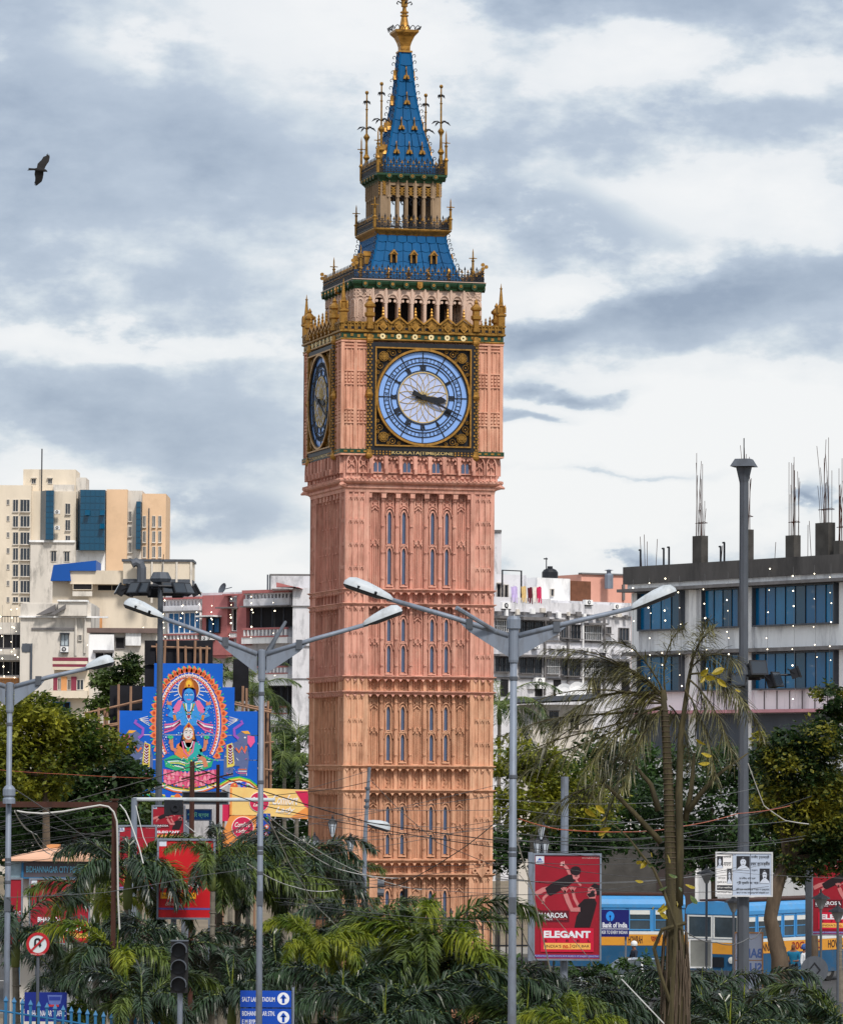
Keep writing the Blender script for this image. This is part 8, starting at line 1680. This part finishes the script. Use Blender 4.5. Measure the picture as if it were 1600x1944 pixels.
fr_list = [((1262, 1325), (1215, 1265), (1150, 1245), (1085, 1262)), ((1262, 1320), (1225, 1240), (1190, 1215), (1150, 1218)), ((1260, 1330), (1190, 1300), (1110, 1320), (1050, 1375)), ((1262, 1335), (1180, 1330), (1090, 1370), (1020, 1430)), ((1262, 1340), (1200, 1350), (1140, 1410), (1100, 1480)), ((1265, 1330), (1250, 1250), (1275, 1205), (1302, 1185)), ((1312, 1260), (1322, 1220), (1340, 1200), (1352, 1196)), ((1310, 1270), (1340, 1235), (1375, 1232), (1410, 1260)), ((1310, 1280), (1350, 1270), (1395, 1300), (1425, 1360)), ((1265, 1340), (1235, 1360), (1200, 1420), (1180, 1500)), ((1262, 1325), (1230, 1280), (1180, 1275), (1120, 1300)), ((1308, 1290), (1345, 1320), (1375, 1380), (1390, 1450)), ((1262, 1345), (1150, 1360), (1040, 1350), (950, 1400)), ((1300, 1310), (1330, 1350), (1350, 1420), (1355, 1480)), ((1264, 1330), (1240, 1300), (1210, 1310), (1180, 1360)), ((1270, 1340), (1290, 1350), (1310, 1400), (1315, 1460)), ((1262, 1330), (1200, 1260), (1120, 1225), (1050, 1235)), ((1262, 1335), (1170, 1300), (1070, 1300), (985, 1345)),
           ((1262, 1345), (1210, 1370), (1160, 1440), (1130, 1520)), ((1150, 1490), (1110, 1490), (1060, 1520), (1020, 1560)), ((1262, 1350), (1130, 1390), (1030, 1400), (960, 1450))]
fr_list = fr_list + [tuple((x + rnd.uniform(-6, 6) * j * 2.2, y + rnd.uniform(-5, 9) * j * 2) for j, (x, y) in enumerate(p)) for p in fr_list[::2]]
for i, pts in enumerate(fr_list):
    dy = rnd.uniform(-.8, .8); q = [P_(x, y, dy * j / 3) for j, (x, y) in enumerate(pts)]; sm_ = []
    for j in range(9): 
        t = j / 8; a = (1 - t) ** 3; b_ = 3 * t * (1 - t) ** 2; c_ = 3 * t * t * (1 - t); d_ = t ** 3; sm_.append(q[0] * a + q[1] * b_ + q[2] * c_ + q[3] * d_)
    frond_mb(sm_, 58, .58, .023, 1.2, .75, 50 + i, wind * rnd.uniform(.4, 1.2), .022).build('dry_frond', [DRY, BARKO], dp)
ro_ = MB(); rq = random.Random(77)
for i in range(46):
    a_ = rq.uniform(2.6, 6.8); z1_ = P_(1280, rq.uniform(1760, 1860)).z; z0_ = max(.02, z1_ - rq.uniform(.8, 2.2)); x_ = P_(1282, 1830).x; ro_.tube([(x_ + .25 * math.cos(a_), .25 * math.sin(a_), z1_), (x_ + .3 * math.cos(a_ + .1), .3 * math.sin(a_ + .1), (z0_ + z1_) / 2), (x_ + .34 * math.cos(a_ - .05), .34 * math.sin(a_ - .05), z0_)], [.02, .016, .01], 4)
ro_.build('aerial_roots', BARK, dp, kind='stuff')
MB().tube([P_(1270, 1900, -.25), P_(1252, 1850, -.3), P_(1240, 1800, -.3), P_(1255, 1765, -.3), P_(1300, 1752, -.3)], .05, 6).build('hanging_root', BARKO, dp)
# fig growing on the palm: large yellow leaves
YLF = leafmat('yellow_fig_leaf', srgb(140, 124, 30), srgb(206, 184, 60), 2, .45, .35); GLF = leafmat('green_fig_leaf', srgb(60, 84, 50), srgb(110, 124, 60), 2, .4, .3)
c2 = at(1275, 1455, 98.6); fig = empty('fig_sapling', (c2.x, 98.6, 0), 0, 'fig sapling with large yellow leaves growing on the dry palm', 'plant'); O2 = Vector((c2.x, 98.6, 0)); P2_ = lambda x, y: at(x, y, 98.6) - O2
stem_ = P2_(1275, 1944); stem_.z = 0
MB().tube([stem_, P2_(1275, 1900), P2_(1283, 1760), P2_(1262, 1700), P2_(1240, 1650), P2_(1215, 1620), P2_(1192, 1590), P2_(1160, 1562)], [.05, .05, .045, .04, .035, .03, .022, .015], 6).build('stem', BARKO, fig)
def leaf_mesh(mat):
    m = MB(); o_ = [(0, 0), (.1, .06), (.2, .085), (.3, .07), (.38, .0), (.3, -.07), (.2, -.085), (.1, -.06)]; m.add([(x, y, -.25 * y * y / .08 + .0) for x, y in o_] + [(.12, 0, .02), (.26, 0, .015)], [(0, 1, 8), (1, 2, 9, 8), (2, 3, 9), (3, 4, 9), (4, 5, 9), (5, 6, 9), (6, 7, 8, 9), (7, 0, 8)]); return m.mesh('leaf', mat)
ly, lg = leaf_mesh(YLF), leaf_mesh(GLF); rl = random.Random(9)
for x, y in ((1140, 1560), (1148, 1545), (1160, 1572), (1132, 1552), (1172, 1562), (1150, 1580), (1140, 1592), (1162, 1590), (1225, 1632), (1235, 1618), (1215, 1650), (1240, 1645), (1205, 1672), (1272, 1640), (1268, 1660), (1218, 1640), (1250, 1690), (1262, 1715), (1290, 1690), (1300, 1680), (1270, 1720), (1285, 1720), (1345, 1270), (1350, 1280), (1338, 1285), (1358, 1290), (1395, 1310), (1380, 1305), (1205, 1380), (1195, 1390), (1330, 1430), (1340, 1415), (1325, 1450), (1310, 1700), (1250, 1730), (1240, 1722)):
    f_ = link('leaf', ly if rl.random() < .75 else lg, fig, P2_(x, y)); f_.rotation_euler = (rl.uniform(.6, 1.8), rl.uniform(-.8, .8), rl.uniform(0, 6.28)); q = rl.uniform(.5, .9); f_.scale = (q, q, q)
# ------------------------------------------------------------------ overhead cables
def cable(pts, D0, D1, r_, mat, label, sag=0.0, group='overhead cables'):
    n = len(pts); q = [at(x, y, D0 + (D1 - D0) * i / (n - 1)) for i, (x, y) in enumerate(pts)]; out = []
    for i in range(n - 1):
        a, b_ = q[i], q[i + 1]; m = 8
        for j in range(m + (i == n - 2)): t = j / m; p = a.lerp(b_, t); p.z -= sag * 4 * t * (1 - t) * (b_ - a).length; out.append(p)
    O = Vector((out[0].x, out[0].y, 0)); m_ = MB(); m_.tube([p - O for p in out], r_ * .75, 5); return m_.build('cable', mat, None, O, 0, label=label, cat='cable', group=group)
for pts, D0, D1, r_, mt, lab, sg in (
    (((-10, 1566), (140, 1520), (365, 1455), (430, 1480), (582, 1528), (700, 1562), (800, 1577), (960, 1598)), 104, 110, .018, CABLE, 'thick black cable running across the mural and the tower', .004),
    (((-10, 1572), (220, 1520), (365, 1478), (500, 1530), (600, 1552), (760, 1582), (960, 1612)), 104, 110, .015, CABLE, 'second black cable just below the thick one', .004),
    (((704, 1482), (760, 1540), (830, 1600), (940, 1645)), 121, 120, .013, CABLE, 'black cable falling right from the top of the leaning pole', 0),
    (((702, 1484), (640, 1497), (500, 1512)), 121, 125, .012, CABLE, 'black cable leaving the leaning pole to the left', .004),
    (((580, 1500), (700, 1464)), 123, 121, .009, CABLEG, 'thin grey cable rising to the leaning pole top', 0),
    (((975, 1530), (880, 1610), (760, 1680), (600, 1690)), 90, 115, .014, CABLE, 'dark cable from right lamp pole sagging across tower foot', .004),
    (((30, 1500), (120, 1560), (215, 1630)), 100, 106, .016, CABLEG, 'grey stay cable from the left lamp pole down to the palms', 0),
    (((28, 1540), (60, 1580), (95, 1622)), 100, 120, .018, CABLEW, 'white cable from left lamp pole to the booth roof', .01),
    (((28, 1542), (70, 1585), (108, 1618)), 100, 120, .012, CABLEW, 'thinner white cable beside it reaching the booth roof', .01),
    (((28, 1538), (110, 1575), (220, 1588), (297, 1590)), 100, 124, .01, CABLEG, 'grey cable drooping from the left lamp pole to the red billboard', .004),
    (((500, 1555), (560, 1600), (640, 1650), (760, 1668)), 95, 112, .016, CABLEW, 'white cable sweeping from lamp pole across the tower corner', .01),
    (((505, 1545), (580, 1600), (690, 1660), (800, 1690)), 95, 112, .012, CABLEW, 'pale cable just above the sweeping white one', .008),
    (((507, 1548), (550, 1640), (600, 1720), (660, 1780)), 95, 104, .014, CABLEW, 'pale stay cable falling steeply right from the lamp pole', 0),
    (((470, 1640), (560, 1685), (640, 1690)), 98, 112, .016, CABLEW, 'loose white double cable among the middle palms', .01),
    (((0, 1705), (200, 1695), (400, 1660), (500, 1645)), 100, 96, .01, CABLEG, 'thin grey cable crossing the left palms', .004),
    (((975, 1575), (1010, 1690), (1045, 1845)), 88, 96, .018, CABLEW, 'white stay cable in front of the big red billboard', 0),
    (((985, 1660), (1060, 1750), (1130, 1835)), 88, 100, .01, CABLEW, 'thin pale cable crossing the billboard diagonally', 0),
    (((960, 1700), (1000, 1790), (1045, 1870)), 90, 98, .012, CABLEG, 'grey cable falling beside the lamp pole foot', 0),
    (((985, 1555), (1060, 1575), (1180, 1580), (1270, 1574)), 90, 104, .016, CABLEO, 'orange red cable above the billboard', .004),
    (((1290, 1570), (1400, 1545), (1500, 1530)), 104, 120, .014, CABLEO, 'orange red cable rising right of the dry palm', .004),
    (((935, 1590), (1070, 1598), (1260, 1590), (1420, 1600)), 100, 130, .014, CABLE, 'black cable level behind the billboard post', .004),
    (((1420, 1450), (1450, 1530), (1490, 1558), (1535, 1565)), 138, 140, .02, CABLEW, 'white looped cable hanging from the tall mast', .01),
    (((1300, 1560), (1400, 1555), (1540, 1512)), 130, 140, .016, CABLE, 'black cable rising right across the golden tree', .004),
    (((1350, 1650), (1430, 1660), (1600, 1668)), 136, 138, .008, CABLEG, 'thin grey cable across the notice board', .002),
    (((1290, 1760), (1360, 1790), (1420, 1782), (1445, 1765)), 120, 138, .022, CABLEG, 'thick grey cable looping left of the mast foot', .02),
    (((1180, 1860), (1260, 1944)), 98, 96, .018, CABLEW, 'pale rope slanting down left of the dry palm foot', 0),
    (((0, 1462), (120, 1470), (290, 1478)), 140, 150, .012, CABLEO, 'rust coloured cable across the left dark tree', .003),
    (((228, 1528), (238, 1540), (247, 1560), (256, 1585), (265, 1612), (272, 1640)), 110, 108, .02, CABLEW, 'pale bent conduit right of the rusty gantry', 0),
    (((258, 1530), (272, 1590), (288, 1625)), 112, 110, .014, CABLEW, 'thin pale wire beside the bent conduit', 0),
    (((352, 1566), (400, 1600), (430, 1612)), 123, 118, .014, CABLEW, 'pale wire from the concrete post to the orange banner', .01)):
    cable(pts, D0, D1, r_, mt, lab, sg)
rc = random.Random(21); m = MB()
def wire(a, b_, D0, D1, r_, sag, mi):
    p, q = at(*a, D0), at(*b_, D1); m.tube([p.lerp(q, t / 10) - Vector((0, 0, sag * 4 * (t / 10) * (1 - t / 10) * (q - p).length)) for t in range(11)], r_, 3, mi)
for i in range(15): wire((-10, 1545 + 7 * i + rc.uniform(-3, 3)), (215 + rc.uniform(0, 40), 1520 + 6 * i + rc.uniform(-30, 10)), 106, 112, .007, .003, 0)
for i in range(16): y = rc.uniform(1520, 1720); wire((560 + rc.uniform(-80, 20), y), (975, y + rc.uniform(-110, 60)), 104, 92, .006, .006, i % 2)
for i in range(14): y = rc.uniform(1520, 1690); wire((940, y + rc.uniform(-20, 20)), (1412 + rc.uniform(-60, 120), y + rc.uniform(-50, 30)), 92, 134, .008, .006, i % 2)
for i in range(7): wire((500, 1545 + rc.uniform(-4, 8)), (400 + rc.uniform(-40, 20), 1590 + 8 * i), 95, 110, .008, .004, 0)
for i in range(7): wire((500, 1550), (620 + rc.uniform(-20, 60), 1640 + 12 * i), 95, 108, .008, .006, i % 2)
m.build('thin_wires', [CABLE, CABLEG], label='tangle of thin wires strung across the square', cat='wires', kind='stuff')
set_letters()
